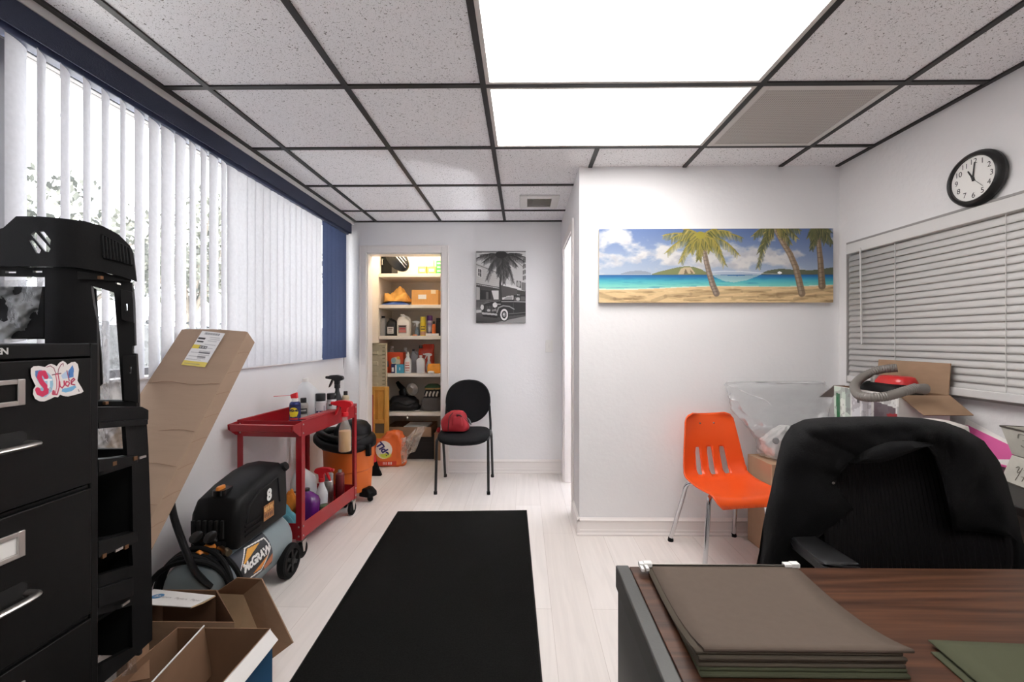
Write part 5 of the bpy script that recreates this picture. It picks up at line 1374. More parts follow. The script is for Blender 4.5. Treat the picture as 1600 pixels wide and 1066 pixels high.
M_YEL = mat('amber_plastic', (222,164,76), rough=.5, var=.08, vs=12)
x0, x1 = P(580,500,4.36).x, P(607,500,4.36).x
m = MB(); m.box((x0,4.378,0),(x1,4.388,.775)); 
for a, b in ((x0,x0+.03),(x1-.045,x1)): m.box((a,4.36,0),(b,4.378,.775))
m.box((x0+.03,4.362,.735),(x1-.045,4.378,.775)); m.box((x0+.03,4.362,.40),(x1-.045,4.378,.44))
obj('tray_panel', m, M_YEL, t, world=True, bevel=.004)
obj('tray_rib', MB().box((x0+.062,4.366,.44),(x0+.076,4.378,.735)), M_YEL, t, world=True, bevel=.002)
obj('dark_slot', MB().box((x0+.035,4.3765,.30),(x1-.05,4.3785,.40)), mat('slot_dark',(120,104,80),rough=.7), t, world=True, smooth=0)
t = thing('dark_recess_sheet', 'dark brown sheet added for the dark recess along the left closet wall', 'board', (-1.61,4.30,0))
obj('board_panel', MB().box((-1.622,4.18,0),(-1.605,4.60,1.205)), mat('recess_brown',(70,54,48),rough=.7), t, world=True, bevel=.003)  # sheet added to give the recess its shade as a dark colour
t = thing('red_board', 'narrow red board standing just inside the left closet jamb', 'board', (-1.55,4.30,0))
obj('board_panel', MB().box((-1.585,4.33,0),(-1.565,4.35,.76)).box((-1.565,4.33,0),(-1.52,4.335,.70)), mat('board_red',(186,54,34),rough=.6), t, world=True, bevel=.003)
# orange detergent bag on the closet floor
t = lump('detergent_bag', 'orange and clear plastic detergent bag slumped on the closet floor', 'plastic bag', (P(612,500,4.28).x,4.285,0),
    [(0,0,0,.125,.05,3),(0,0,.03,.150,.062,3),(-.005,0,.16,.15,.062,2.6),(.01,0,.27,.12,.05,2.6),(.03,0,.34,.07,.03,2.4),(.04,0,.355,.03,.012,2)], mat('bag_orange',(224,104,42),rough=.3,var=.12,vs=9,coat=.3), 'bag_front', 12, .006)
im = Img(60,64,(224,104,42)); im.ellipse(26,27,23,21,(236,226,214)); im.ellipse(30,40,20,9,(206,214,70),1,.5); im.ellipse(22,24,16,13,(240,232,222))
im.poly([(0,54),(60,54),(60,64),(0,64)],(206,60,36))
for x in (24,28,32,38,42,46): im.poly([(x,56),(x+2.4,56),(x+2.4,62),(x,62)],(232,220,214))
bsurf = lambda s, v: Vector((-.150+.215*s, -.066-.012*math.sin(PI*s), .285-.265*v))
print_sheet('bag_print', im, bsurf, t)
vs, fs = textgeo('Tide', .085, shear=.2, bold=.004); c_, s_ = math.cos(R(-48)), math.sin(R(-48))
m = MB(); m.add([tuple(Vector((-.066,0,.185))+Vector((x*c_-y*s_, -.0815, x*s_+y*c_))) for x, y, _ in vs], fs)
obj('bag_lettering', m, mat('ink_indigo',(52,44,110),rough=.5), t, smooth=0)
rows = []; rg = np.random.default_rng(4)
for j in range(13):
    r = []
    for i in range(13):
        a, b = i/12, j/12
        p = P(630+38*a*(1-.45*b), 682-20*a+40*b+3*math.sin(a*7), 4.27)
        r.append((p.x, 4.20-.05*math.sin(PI*a)*math.sin(PI*b)+.012*math.sin(a*13+b*9)+.006*rg.normal(), max(p.z,.012)))
    rows.append(r)
obj('clear_film', MB().grid(rows), film('bag_film',col=(240,222,206),opacity=.36,gloss=.6,bump=.6,bs=26), t, world=True, smooth=25)
t = thing('cord_knob', 'small pale pull knob hanging under the lowest closet shelf', 'pull knob', (P(637,500,SY0).x,SY0-.012,.46))
obj('string', MB().cyl((0,.0,-.0),(0,.012,.03),.0015,n=6), M_BLK, t)
obj('knob', MB().lathe([(0,-.02),(.010,-.014),(.012,-.004),(.006,.004),(0,.005)],12), M_WHITE, t)
# ================================================================ black fabric visitor chair with red bag
M_FAB = mat('black_fabric', (26,26,28), rough=.95, bump=.25, bs=420, spec=.2)
M_TUBE = mat('black_tube', (20,20,21), rough=.4)
cx_, cyf, cyb = -.500, 3.49, 3.93
t = thing('visitor_chair', 'black fabric chair with oval back against the wall beside the closet', 'chair', (cx_,3.70,0))
L_ = lambda x, y, z: (cx_+x, y, z)
m = MB(); secs = []
n = 36; rings = []
for z, k in ((.425,.90),(.430,.97),(.445,1.0),(.462,.985),(.472,.93),(.476,.82)):
    r = []
    for i in range(n):
        a = 2*PI*i/n; c_, s_ = math.cos(a), math.sin(a); e = 3.2
        x = .228*k*math.copysign(abs(c_)**(2/e),c_); y = .22*k*math.copysign(abs(s_)**(2/e),s_)
        x *= 1-.12*(y/.22+1)/2
        dz = -.022*max(0,-y/.22-.45)-.006*(1-(x/.23)**2)+.010*(y/.22)+.012*abs(x/.23)**2
        r.append((cx_+x, 3.665+y, z+dz))
    rings.append(r)
m.rings(rings)
obj('seat', m, M_FAB, t, world=True, smooth=70)
m = MB(); rings = []
for d, k in ((-.022,.90),(-.026,.97),(-.012,1.0),(.008,1.0),(.020,.96),(.022,.88)):
    r = []
    for i in range(40):
        a = 2*PI*i/40; c_, s_ = math.cos(a), math.sin(a); e = 2.35
        x = .202*k*math.copysign(abs(c_)**(2/e),c_); zz_ = .195*k*math.copysign(abs(s_)**(2/e),s_)
        if zz_ < 0: x *= 1-.22*(-zz_/.195)**2
        z = .695+zz_
        y = 3.885+.10*(z-.5)+d+.05*(x/.2)**2*-1+.02
        r.append((cx_+x, y, z))
    rings.append(r)
m.rings(rings)
obj('backrest', m, M_FAB, t, world=True, smooth=70)
for s in (-1, 1):
    x = s*.213
    m = MB(); m.tube(spline([L_(x*1.01,cyf,0.0),L_(x,cyf+.012,.20),L_(x*.99,cyf+.02,.40),L_(x*.985,cyf+.045,.432),L_(x*.98,cyf+.12,.435),L_(x*.97,3.80,.437),L_(x*.96,3.845,.46),L_(x*.95,3.86,.52),L_(x*.90,3.878,.66)],5),.0150,10,flat=.75)
    obj('leg', m, M_TUBE, t, world=True)
    m = MB(); m.tube(spline([L_(x*1.02,cyb,0.0),L_(x*1.015,cyb-.06,.22),L_(x*1.01,cyb-.12,.40),L_(x*1.0,cyb-.16,.45),L_(x*1.0,cyb-.22,.455),L_(x*1.0,3.63,.44)],5),.0150,10,flat=.75)
    obj('leg', m, M_TUBE, t, world=True)
    for yy in (cyf, cyb): obj('foot_cap', MB().cyl(L_(x*1.015,yy,0),L_(x*1.01,yy-.004,.025),.0145,n=10), M_RUBBER, t, world=True)
obj('seat_bar', MB().tube([L_(-.205,3.60,.425),L_(.205,3.60,.425)],.011,8), M_TUBE, t, world=True)
M_REDB = mat('bag_red_nylon', (150,20,32), rough=.7, var=.10, vs=12)
bp = P(711,680,3.66)
t = thing('red_bag', 'small red zipped pouch bag resting on the black fabric chair seat', 'bag', (bp.x,3.66,.489))
secs = [(0,0,0,.112,.075,3.5),(0,0,.02,.118,.08,3.2),(0,0,.08,.112,.076,3),(.005,0,.13,.085,.062,2.8),(.012,0,.158,.055,.045,2.6),(.014,0,.166,.03,.022,2)]
rings = []
for k in range(len(secs)-1):
    for j in range(3):
        q = j/3; f = [a*(1-q)+b*q for a, b in zip(secs[k],secs[k+1])]
        rings.append([(f[0]+(f[3]+.006*math.sin(3*2*PI*i/32+f[2]*50))*math.copysign(abs(math.cos(2*PI*i/32))**(2/f[5]),math.cos(2*PI*i/32)), f[1]+(f[4]+.004*math.sin(5*2*PI*i/32-f[2]*60))*math.copysign(abs(math.sin(2*PI*i/32))**(2/f[5]),math.sin(2*PI*i/32)), f[2]) for i in range(32)])
obj('bag_body', MB().rings(rings), M_REDB, t, smooth=70)
obj('piping', MB().tube(spline([(-.045,-.080,.005),(-.042,-.083,.06),(-.035,-.074,.12),(-.01,-.045,.155)],4),.004,6), mat('piping_maroon',(70,14,20),rough=.6), t)
obj('front_patch', MB().loft([(.03,-.074,.05,.045,.010,4),(.03,-.070,.10,.04,.012,4),(.03,-.058,.125,.03,.008,4)],18), M_REDB, t, smooth=60)
obj('strap', MB().tube(spline([(.02,-.06,.14),(.06,-.05,.13),(.10,-.035,.09),(.128,-.02,.06),(.135,-.01,.05),(.125,-.0,.075),(.10,.01,.10)],4),.008,8,flat=.35), M_TUBE, t, label='black webbing strap')
obj('carabiner', MB().tube([(.045+.018*math.cos(a),-.066,.125+.011*math.sin(a)) for a in [2*PI*k/12 for k in range(12)]],.003,6,closed=True), M_TUBE, t)

# ================================================================ orange plastic shell chair
M_SHELL = mat('orange_shell_plastic', (238,88,30), rough=.36, coat=.1, bump=.05, bs=350)
oc = (1.165,2.52)
t = thing('shell_chair', 'orange plastic shell chair with chrome legs against the wall', 'chair', (oc[0],oc[1],0), R(9))
# profile from top of back to front lip: (y,z), local, facing -y
prof = spline([(.185,.800),(.180,.775),(.165,.70),(.150,.62),(.135,.54),(.118,.475),(.085,.435),(.035,.415),(-.05,.405),(-.14,.405),(-.205,.408),(-.230,.398),(-.238,.370)],5)
cum = [0]
for a, b in zip(prof[:-1], prof[1:]): cum.append(cum[-1]+(b-a).length)
Ltot = cum[-1]
def width(s):     # half width along the shell
    tb = [(0,.105),(.02,.145),(.06,.162),(.14,.170),(.28,.186),(.42,.200),(.55,.208),(.75,.210),(.88,.208),(.94,.202),(.975,.190),(1,.165)]
    for (a, wa), (b, wb) in zip(tb[:-1], tb[1:]):
        if s <= b: return wa+(wb-wa)*(s-a)/(b-a)
    return tb[-1][1]
def prof_at(l):
    for k in range(len(cum)-1):
        if l <= cum[k+1]:
            q = (l-cum[k])/(cum[k+1]-cum[k]+1e-9); p = prof[k].lerp(prof[k+1], q); d = (prof[k+1]-prof[k]).normalized(); return p, d
    return prof[-1], (prof[-1]-prof[-2]).normalized()
def shell(x, l):       # x in -1..1 , l along profile
    l = min(max(l,0),Ltot); p, d = prof_at(l); s = l/Ltot; w_ = width(s)
    nrm_ = Vector((d.y,-d.x)) if False else Vector((-d[1]*-1, d[0]*-1))
    nv = Vector((d[1], -d[0]))            # (y,z) normal
    if nv.x > 0 and s < .35: nv = -nv
    if nv.y < 0 and s > .5: nv = -nv
    cup = (.040 if s < .5 else .030)*(abs(x)**2.6)*(1 if s < .9 else max(0,(1-s)*10))
    ridge = 0
    return Vector((x*w_, p[0]+nv.x*cup, p[1]+nv.y*cup))
NXs, NL = 36, 64
slots = []
for xc in (-.42, .0, .42): slots.append((xc-.085, xc+.085, .205, .365))
Lm = lambda z: next(cum[k] for k in range(len(prof)) if prof[k][1] <= z)
sl0, sl1 = Lm(.618), Lm(.448)
outline = [(-1,0),(1,0),(1,1),(-1,1)]
holes = [rrect(xc-.105, sl0/Ltot, xc+.105, sl1/Ltot, .05, 4) for xc in (-.43,.0,.43)]
m = MB()
out2 = [(-1,0),(1,0),(1,1),(-1,1)]
vs2, fs2 = tri2d([(a*.5,b) for a,b in out2], [[(a*.5,b) for a,b in h] for h in holes], .035)
m.add([tuple(shell(x*2, y*Ltot)) for x, y in vs2], fs2)
obj('seat_shell', m, M_SHELL, t, smooth=80, solid=.008, off=0)
for xc in (-.43,.0,.43):
    m = MB(); hh = rrect(xc-.105, sl0/Ltot, xc+.105, sl1/Ltot, .05, 5)
    m.tube([tuple(shell(x, y*Ltot)) for x, y in hh],.0042,6,closed=True); obj('slot_rim', m, M_SHELL, t)
for xc in (-.28,.28):
    p = shell(xc,.075*Ltot/.9); obj('rivet', MB().lathe([(0,0),(.006,0),(.005,.003),(0,.004)],10,basis(p+Vector((0,-.003,0)),(1,0,0),(0,0,1))), M_CHROME, t)
for sx_ in (-1, 1):
    for sy_ in (-1, 1):
        top = Vector((sx_*.125, .075 if sy_ > 0 else -.10, .395)); ft = Vector((sx_*.215, .215 if sy_ > 0 else -.155, 0))
        kn = top+Vector((sx_*.04,(.035 if sy_ > 0 else -.02),-.010))
        m = MB(); m.tube(spline([tuple(top),tuple(kn),tuple(kn*.72+ft*.28+Vector((0,0,.01))),tuple(ft+Vector((0,0,.015)))],6),[.0125]*19 if False else .0125,12)
        lg = obj('leg', m, M_CHROME, t, label='chrome tube leg')
        obj('foot_glide', MB().lathe([(0,0),(.017,0),(.018,.006),(.014,.024),(0,.026)],14,Matrix.Translation(ft)), M_RUBBER, lg)
m = MB(); m.tube([(-.125,-.10,.392),(.125,-.10,.392)],.010,8)
obj('seat_brace', m, M_CHROME, t); obj('seat_brace', MB().tube([(-.125,.075,.396),(.125,.075,.396)],.010,8), M_CHROME, t)

# ================================================================ cartons and clear bag behind the orange chair
bA, bB = PZ(1163,707,.54), PZ(1205,726,.54)
t = thing('cardboard_carton', 'brown cardboard carton on the floor behind the orange chair', 'cardboard box', (1.66,2.6,0))
ex = (bB-bA).normalized(); n_ = Vector((-ex.y,ex.x,0)); n_ = n_ if n_.x > 0 else -n_
ln = .235
c0 = Vector((bB.x,bB.y,0)); c1 = c0-ex*ln; c2 = c1+n_*.40; c3 = c0+n_*.40
ymax = max(c1.y, c2.y)
sh_ = Vector((0, min(0, YP-.03-ymax), 0)); c0, c1, c2, c3 = [c+sh_ for c in (c0,c1,c2,c3)]
H_ = Vector((0,0,.54))
obj('carton_body', MB().hexa([tuple(c) for c in (c1,c0,c3,c2)]+[tuple(c+H_) for c in (c1,c0,c3,c2)]), mat('carton_tan',(176,146,120),rough=.85,var=.05,vs=10,spec=.15), t, world=True, bevel=.003)
m = MB(); mid = lambda a, b, q: a*(1-q)+b*q
obj('tape_strip', quadp([c0+(c1-c0)*.44+H_*1.001,c0+(c1-c0)*.56+H_*1.001,c3+(c2-c3)*.56+H_*1.001,c3+(c2-c3)*.44+H_*1.001],.0008), mat('packing_tape',(196,164,130),rough=.25), t, world=True, smooth=0)
# clear bag standing on it
cc = (c0+c1+c2+c3)/4
t = thing('clear_bag', 'large clear plastic bag with white things inside, standing on the carton by the wall', 'plastic bag', (cc.x-.05,cc.y,.542))
def bagrow(z, x0, x1, y0, y1, n=20, seed=0):
    r = []
    for i in range(n):
        a = 2*PI*i/n; c_, s_ = math.cos(a), math.sin(a)
        w_ = 1+.06*math.sin(a*5+z*23+seed)+.05*math.sin(a*9-z*31)
        r.append(((x0+x1)/2+(x1-x0)/2*math.copysign(abs(c_)**.75,c_)*w_, min((y0+y1)/2+(y1-y0)/2*math.copysign(abs(s_)**.8,s_)*w_, YP-.02), z))
    return r
zb_ = .545
X_ = lambda u, Y=2.62: P(u,600,Y).x
rows = [bagrow(zb_,X_(1195),X_(1250),2.55,2.68),bagrow(zb_+.03,X_(1188),X_(1262),2.53,2.70),bagrow(zb_+.12,X_(1180),X_(1275),2.53,2.71),bagrow(zb_+.20,X_(1166),X_(1290),2.55,2.71)]
rows += [bagrow(zb_+.28,X_(1152),X_(1305),2.60,2.73),bagrow(zb_+.36,X_(1146),X_(1312),2.66,2.745),bagrow(zb_+.435,X_(1146),X_(1310),2.70,2.75),bagrow(zb_+.45,X_(1150),X_(1306),2.715,2.745)]
fine = []
rg = np.random.default_rng(8)
for a, b in zip(rows[:-1], rows[1:]):
    for j in range(4):
        q = j/4; fine.append([tuple(Vector(p).lerp(Vector(s_), q)+Vector((rg.normal()*.004,rg.normal()*.004,rg.normal()*.003))) for p, s_ in zip(a, b)])
fine.append(rows[-1])
obj('bag_film', MB().rings(fine, cap0=False, cap1=False), film('bag_clear',opacity=.27,gloss=.55,bump=.55,bs=16), t, world=True, smooth=30)
obj('bag_fold', MB().tube(spline([(X_(1150),2.705,.97),(X_(1162),2.70,.955),(X_(1178),2.68,.92),(X_(1200),2.66,.89),(X_(1208),2.65,.86)],5),.0035,6), film('fold_white',col=(250,250,250),opacity=.75,gloss=.5), t, world=True)
t = lump('white_bundle', 'white padded bundle inside the clear bag, with one dark spot', 'bundle', (X_(1212),2.62,.56), [(0,0,0,.055,.045,2.4),(0,0,.03,.075,.055,2.2),(-.01,0,.09,.07,.05,2.2),(.02,0,.14,.05,.04,2),(.05,0,.175,.035,.02,2),(.06,0,.18,.015,.01,2)], mat('bundle_white',(226,224,222),rough=.7,bump=.5,bs=40), 'bundle_body', 21, .008)
obj('dark_opening', MB().lathe([(0,0),(.018,0),(.019,.006),(.012,.010),(0,.010)],16,basis((-.035,-.058,.10),(1,0,.3),(-.3,.1,1))), mat('opening_dark',(66,60,64),rough=.7), t)
obj('white_dish', MB().loft([(.01,0,-.012,.066,.045,2),(.01,0,.0,.072,.05,2)],24), M_WHITE, t)

# ================================================================ side table by the right wall and what stands on it
TZ_ = .74
t = thing('side_table', 'dark low table along the right wall behind the office chair', 'table', (1.74,1.85,0))
M_DARKT = mat('table_black', (26,25,25), rough=.5)
obj('tabletop', MB().box((1.54,1.28,TZ_-.03),(1.995,2.46,TZ_)), M_DARKT, t, world=True, bevel=.003)
for x in (1.57,1.96):
    for y in (1.31,2.42): obj('leg', MB().box((x-.02,y-.02,0),(x+.02,y+.02,TZ_-.03)), M_DARKT, t, world=True, bevel=.002)
obj('back_panel', MB().box((1.95,1.27,.30),(1.965,2.40,TZ_-.03)), M_DARKT, t, world=True, smooth=0)
# printed vacuum carton
kx0, kx1, ky0, ky1, kh = 1.715, 1.945, 1.985, 2.395, 1.005
t = thing('vacuum_carton', 'open printed white carton holding the red vacuum under the right window blind', 'cardboard box', (1.83,2.19,TZ_))
open_box(t, kx0, kx1, ky0, ky1, kh, M_PAPER, M_CARDIN, z0=TZ_+.001)
im = Img(100, 62, (214,216,214))
im.poly([(0,0),(28,0),(30,40),(0,44)],(198,212,200)); im.poly([(4,8),(11,9),(11,46),(5,44)],(34,110,62)); im.poly([(12,14),(20,15),(20,44),(13,43)],(222,228,220))
im.poly([(20,0),(30,1),(30,34),(22,30)],(150,160,154)); im.poly([(32,2),(62,6),(62,44),(32,38)],(212,214,218))
im.poly([(66,10),(96,14),(96,46),(66,40)],(96,86,92)); im.poly([(40,8),(44,8),(44,16),(40,16)],(70,70,72)); im.poly([(48,10),(58,11),(58,34),(50,32)],(180,180,184))
nz = im.noise(9,9,3); im.blend((nz > .56)*.35, (120,116,120))
for x in (30,46,64,97): im.line((x,0),(x,46),1.2,(236,236,234))
im.poly([(0,44),(30,40),(100,50),(100,62),(0,62)],(228,226,222)); im.poly([(84,22),(98,20),(98,34),(88,38)],(150,40,48))
print_sheet('carton_print', im, lambda s, v: Vector((kx0-.0012, ky1+(ky0-ky1)*s, kh-.002+(TZ_+.003-kh)*v)), t, world=True, label='printed side with pictures and green stripe')
fp = [(kx1+.012,PX(1375,562,1.957).y,kh),(kx1+.012,PX(1482,572,1.957).y,kh)]
zt_ = P(1375,562,PX(1375,562,1.955).y).z
obj('flap', quadp([(kx1,ky1-.004,kh),(kx1,ky0+.004,kh),(kx1+.012,ky0+.006,kh+.145),(kx1+.012,ky1-.006,kh+.145)],.004), M_CARD, t, world=True, smooth=0, label='brown flap standing against the blind')
obj('flap', quadp([(kx0+.003,ky0,kh),(kx1,ky0,kh),(kx1+.02,ky0-.085,kh-.075),(kx0+.035,ky0-.085,kh-.075)],.004), M_CARD, t, world=True, smooth=0, label='brown flap hanging toward the room')
obj('flap', quadp([(kx0+.0,ky1,kh),(kx0+.06,ky1,kh),(kx0+.05,ky1+.085,kh-.075),(kx0-.025,ky1+.085,kh-.075)],.004), mat('flap_grey',(150,148,146),rough=.7), t, world=True, smooth=0, label='grey printed flap')
vc = Vector((1.82,2.16,kh-.075))
t = thing('hand_vacuum', 'red and black canister vacuum with grey hose sitting in the printed carton', 'vacuum', tuple(vc))
obj('vacuum_body', MB().loft([(0,0,0,.085,.14,4),(0,0,.06,.09,.145,3.5),(0,0,.10,.08,.13,3),(0,0,.115,.06,.11,3)],28), M_BLACK, t, smooth=60)
obj('red_housing', MB().loft([(.01,-.02,.085,.062,.095,3),(.01,-.02,.125,.060,.092,3),(.01,-.03,.148,.045,.075,3),(.01,-.03,.152,.03,.06,3)],26), mat('vacuum_red',(190,32,34),rough=.3,coat=.3), t, smooth=60, label='glossy red housing')
obj('grey_band', MB().loft([(.01,.045,.09,.066,.016,4),(.01,.045,.135,.062,.016,4),(.01,.045,.15,.045,.012,4)],22), mat('band_grey',(130,126,122),rough=.4), t)
hp_ = [P(1402,575,2.20),P(1375,578,2.24),P(1350,588,2.25),P(1336,602,2.20),P(1340,616,2.06),P(1356,621,1.985),P(1382,620,1.955),P(1412,612,1.945),P(1432,606,1.95)]
hp_ = spline([tuple(p) for p in hp_],14)
# corrugated hose: radius ripples along its length
rad = [.0195+.0022*(k % 2) for k in range(len(hp_))]
obj('hose', MB().tube([tuple(p) for p in hp_],rad,12), mat('hose_grey',(118,113,108),rough=.45), t, world=True, label='grey corrugated hose')
obj('hose_cuff', MB().tube([tuple(P(1428,607,1.948)),tuple(P(1446,608,1.95))],[.020,.024],12), mat('hose_grey'), t, world=True)
# flat white bag in front
t = thing('white_mailer', 'flat white printed mailer bag lying in front of the vacuum carton', 'mailer bag', (1.60,1.80,TZ_))
p0, p1 = P(1318,652,1.80), P(1500,662,1.78)
secs = [(0,0,.001,.19,.085,5),(0,0,.03,.20,.088,4),(0,0,.13,.20,.086,4),(0.0,0,.172,.19,.088,4),(0,0,.186,.15,.06,3),(0,0,.189,.1,.03,3)]
obj('mailer_body', MB().loft(secs,36), mat('mailer_white',(226,220,214),rough=.6,bump=.35,bs=22), t, smooth=70)
for k, (a, b) in enumerate(((-.05,.10),(.0,.12),(.06,.15))): obj('print_line', MB().tube([(a,-.098,.120-.016*k),(b,-.099,.116-.016*k)],.0018,5), mat('print_mauve',(186,160,160),rough=.7), t)
# pink folder
t = thing('pink_folder', 'pink and white folder leaning on the right wall behind the chair', 'folder', (1.97,1.68,TZ_))
fo_ = [(1.995,1.86),(1.995,1.58)]
obj('folder_cover', quadp([(1.952,1.975,TZ_+.001),(1.952,1.60,TZ_+.001),(2.005,1.58,TZ_+.02),(2.005,1.97,TZ_+.135)],.004), mat('folder_pink',(218,92,158),rough=.5), t, world=True, smooth=0)
obj('folder_page', quadp([(1.960,1.975,TZ_+.001),(1.960,1.66,TZ_+.001),(2.010,1.70,TZ_+.062),(2.010,1.975,TZ_+.160)],.002), M_PAPER, t, world=True, smooth=0)
# two metal letter baskets
def basket(label, z, flip, M_):
    t = thing('letter_basket', label, 'basket', (1.85,1.43,z), R(-14), group='white lettered metal baskets')
    h = .098; w0, w1, d0, d1 = .105, .125, .14, .16
    if flip: w0, w1, d0, d1 = w1, w0, d1, d0
    m = MB(); a = .003
    ob = [(-w0,-d0),(w0,-d0),(w0,d0),(-w0,d0)]; ot = [(-w1,-d1),(w1,-d1),(w1,d1),(-w1,d1)]
    for k in range(4):
        p, q = ob[k], ob[(k+1)%4]; r_, s_ = ot[(k+1)%4], ot[k]
        m.hexa([(p[0],p[1],0),(q[0],q[1],0),(q[0]*.97,q[1]*.97,0),(p[0]*.97,p[1]*.97,0),(s_[0],s_[1],h),(r_[0],r_[1],h),(r_[0]*.975,r_[1]*.975,h),(s_[0]*.975,s_[1]*.975,h)])
    m.add([(x,y,.001 if not flip else h-.001) for x,y in (ob if not flip else ot)], [(0,1,2,3)])
    obj('basket_wall', m, M_, t, bevel=.001)
    rim = ot if not flip else ob
    obj('basket_rim', MB().tube([(x,y,h if not flip else 0) for x,y in rim],.0035,6,closed=True), mat('rim_dark',(70,64,58),rough=.5), t)
    return t, h, w0, w1, d0, d1
M_TIN = mat('distressed_white_tin', (196,192,182), rough=.55, var=.10, vs=16)
t, h, w0, w1, d0, d1 = basket('upper white tin basket lettered in script, right edge of the picture', TZ_+.102, False, M_TIN)
def on_left(y, z, flip=False):     # point on the -x wall
    q = z/h; w_ = w0+(w1-w0)*q
    return Vector((-w_-.0012, y, z))
SCRIPT = [[(-.2,.62),(-.05,.95),(.25,1.0),(.6,.96),(1.0,1.02)],[(.5,.96),(.42,.55),(.28,.12),(.05,.0),(-.08,.10)],[(.18,.52),(.45,.56),(.66,.52)],
          [(1.15,.42),(.95,.46),(.82,.25),(.92,.04),(1.1,.12),(1.22,.44)],[(1.22,.44),(1.15,.12),(1.25,.02),(1.42,.18)],[(1.52,.44),(1.44,.14),(1.52,.02),(1.68,.16)],[(1.56,.62),(1.58,.65)],
          [(1.98,.92),(1.84,.4),(1.78,.1),(1.88,.02),(2.04,.16)],[(1.74,.60),(2.12,.63)],[(2.5,1.0),(2.36,.6),(2.18,.02)],[(2.24,.2),(2.42,.44),(2.5,.38),(2.42,.1),(2.52,.02),(2.68,.14)]]
def script(mapf, sc):
    m = MB()
    for st in SCRIPT:
        pts = spline([(x*sc-1.2*sc, y*sc, 0) for x, y in st], 5)
        m.tube([tuple(mapf(p.x, p.y)) for p in pts], .0011, 5)
    return m
m = script(lambda x, y: on_left(.028-x, h*.40+y), .046); obj('lettering', m, mat('ink_taupe',(122,116,106),rough=.7), t)
m = MB()
for k in range(3):
    for s in (-1,1): m.tube([(-.06,-.10+.08*k,h+.002),(-.03,-.06+.08*k,h+.022),(.03,-.06+.08*k,h+.022)],.004,6) if s > 0 else m.tube([(-.03,-.06+.08*k,h+.022),(-.06,-.02+.08*k,h+.002)],.004,6)
obj('wire_insert', m, M_BLK, t)
t, h, w0, w1, d0, d1 = basket('lower white tin basket turned upside down under the script-lettered one', TZ_+.001, True, M_TIN)
m = script(lambda x, y: on_left(.035+x, h*.68-y), .050); obj('lettering', m, mat('ink_taupe'), t)

# ================================================================ wall clock
ccx, ccy, ccz, cr = XR, 1.925, 1.972, .121
t = thing('wall_clock', 'round black-rimmed wall clock reading eleven, above the blind', 'clock', (ccx,ccy,ccz))
MC = basis((0,0,0),(0,-1,0),(0,0,1))      # local x to the right as seen from the room, z out of the wall
obj('clock_rim', MB().lathe([(0,0),(cr*.93,0),(cr,.012),(cr,.022),(cr*.97,.026),(cr*.95,.036),(cr*.91,.042),(cr*.84,.046),(cr*.80,.042),(cr*.795,.030),(0,.030)],56,MC), mat('clock_black',(26,25,25),rough=.35), t, smooth=30)
df = obj('clock_face', MB().lathe([(cr*.797,.0305),(cr*.797,.0312),(0,.0312)],48,MC), mat('clock_white',(232,230,226),rough=.5), t)
m = MB()
for h_ in range(1,13):
    a = PI/2-2*PI*h_/12
    text(m, str(h_), .033, MC@Matrix.Translation((cr*.615*math.cos(a),cr*.615*math.sin(a),.0314)), depth=.0004)
obj('numerals', m, mat('clock_ink',(40,38,38),rough=.6), t, smooth=0)
def hand(name, ang, ln, w_, z, back=.012, col=(28,27,27)):
    a = PI/2-R(ang); m = MB()
    m.prism([(-back,-w_),(ln,-w_*.7),(ln+.003,0),(ln,w_*.7),(-back,w_)],0,.0008,MC@Matrix.Translation((0,0,z))@Matrix.Rotation(a,4,'Z'))
    obj(name, m, mat('hand_black',col,rough=.4), t, smooth=0)
hand('hour_hand', 331, .044, .0042, .0330); hand('minute_hand', 6, .068, .0034, .0342); hand('second_hand', 138, .062, .0009, .0354)
obj('hand_hub', MB().lathe([(.005,.031),(.005,.037),(0,.0375)],14,MC), mat('hand_black'), t)

# ================================================================ light switch
sp_ = P(858,541,YB)
t = thing('light_switch', 'white light switch plate on the back wall right of the car picture', 'light switch', (sp_.x,YB,sp_.z))
obj('switch_plate', MB().prism(rrect(-.036,-.058,.036,.058,.006),0,.005,basis((0,0,0),(1,0,0),(0,0,1))), M_WHITE, t, bevel=.0015)
obj('toggle', MB().box((-.005,-.018,-.012),(.005,-.004,.012)), M_WHITE, t, bevel=.0015)
# ================================================================ beach canvas
c0, c1 = P(936,416,YP-.03), P(1302,416,YP-.03)
cw = c1.x-c0.x; z0c = P(936,473,YP-.03).z; z1c = P(1302,357,YP-.03).z
t = thing('beach_canvas', 'wide canvas picture of a tropical beach with palms and hammock', 'picture', ((c0.x+c1.x)/2,YP-.015,(z0c+z1c)/2))
ch = z1c-z0c
obj('stretcher', MB().box((-cw/2,-.014,-ch/2),(cw/2,.014,ch/2)), mat('canvas_side',(206,196,180),rough=.8), t, bevel=.002)
Wb, Hb = 440, 138
im = Img(Wb, Hb)
kx, ky = Wb/1468, Hb/458
def q(x, y): return ((x-62)*kx, (y-110)*ky)
def qs(pts): return [q(*p) for p in pts]
hz = q(0,394)[1]
im.vgrad(0, hz+1, (92,116,164), (170,182,198))
nd = np.clip((im.xx/Wb-.5)*1.6,0,1)*np.clip(1-im.yy/(hz*1.05),0,1); im.blend(nd*.75, (66,84,128))
n1 = im.noise(34,20,5,5); n2 = im.noise(20,12,9,4)
yb = im.yy/ky+110; xb = im.xx/kx+62
band = np.exp(-((yb-290)/75)**2)*np.clip(1.25-np.abs(xb-500)/900,0,1)
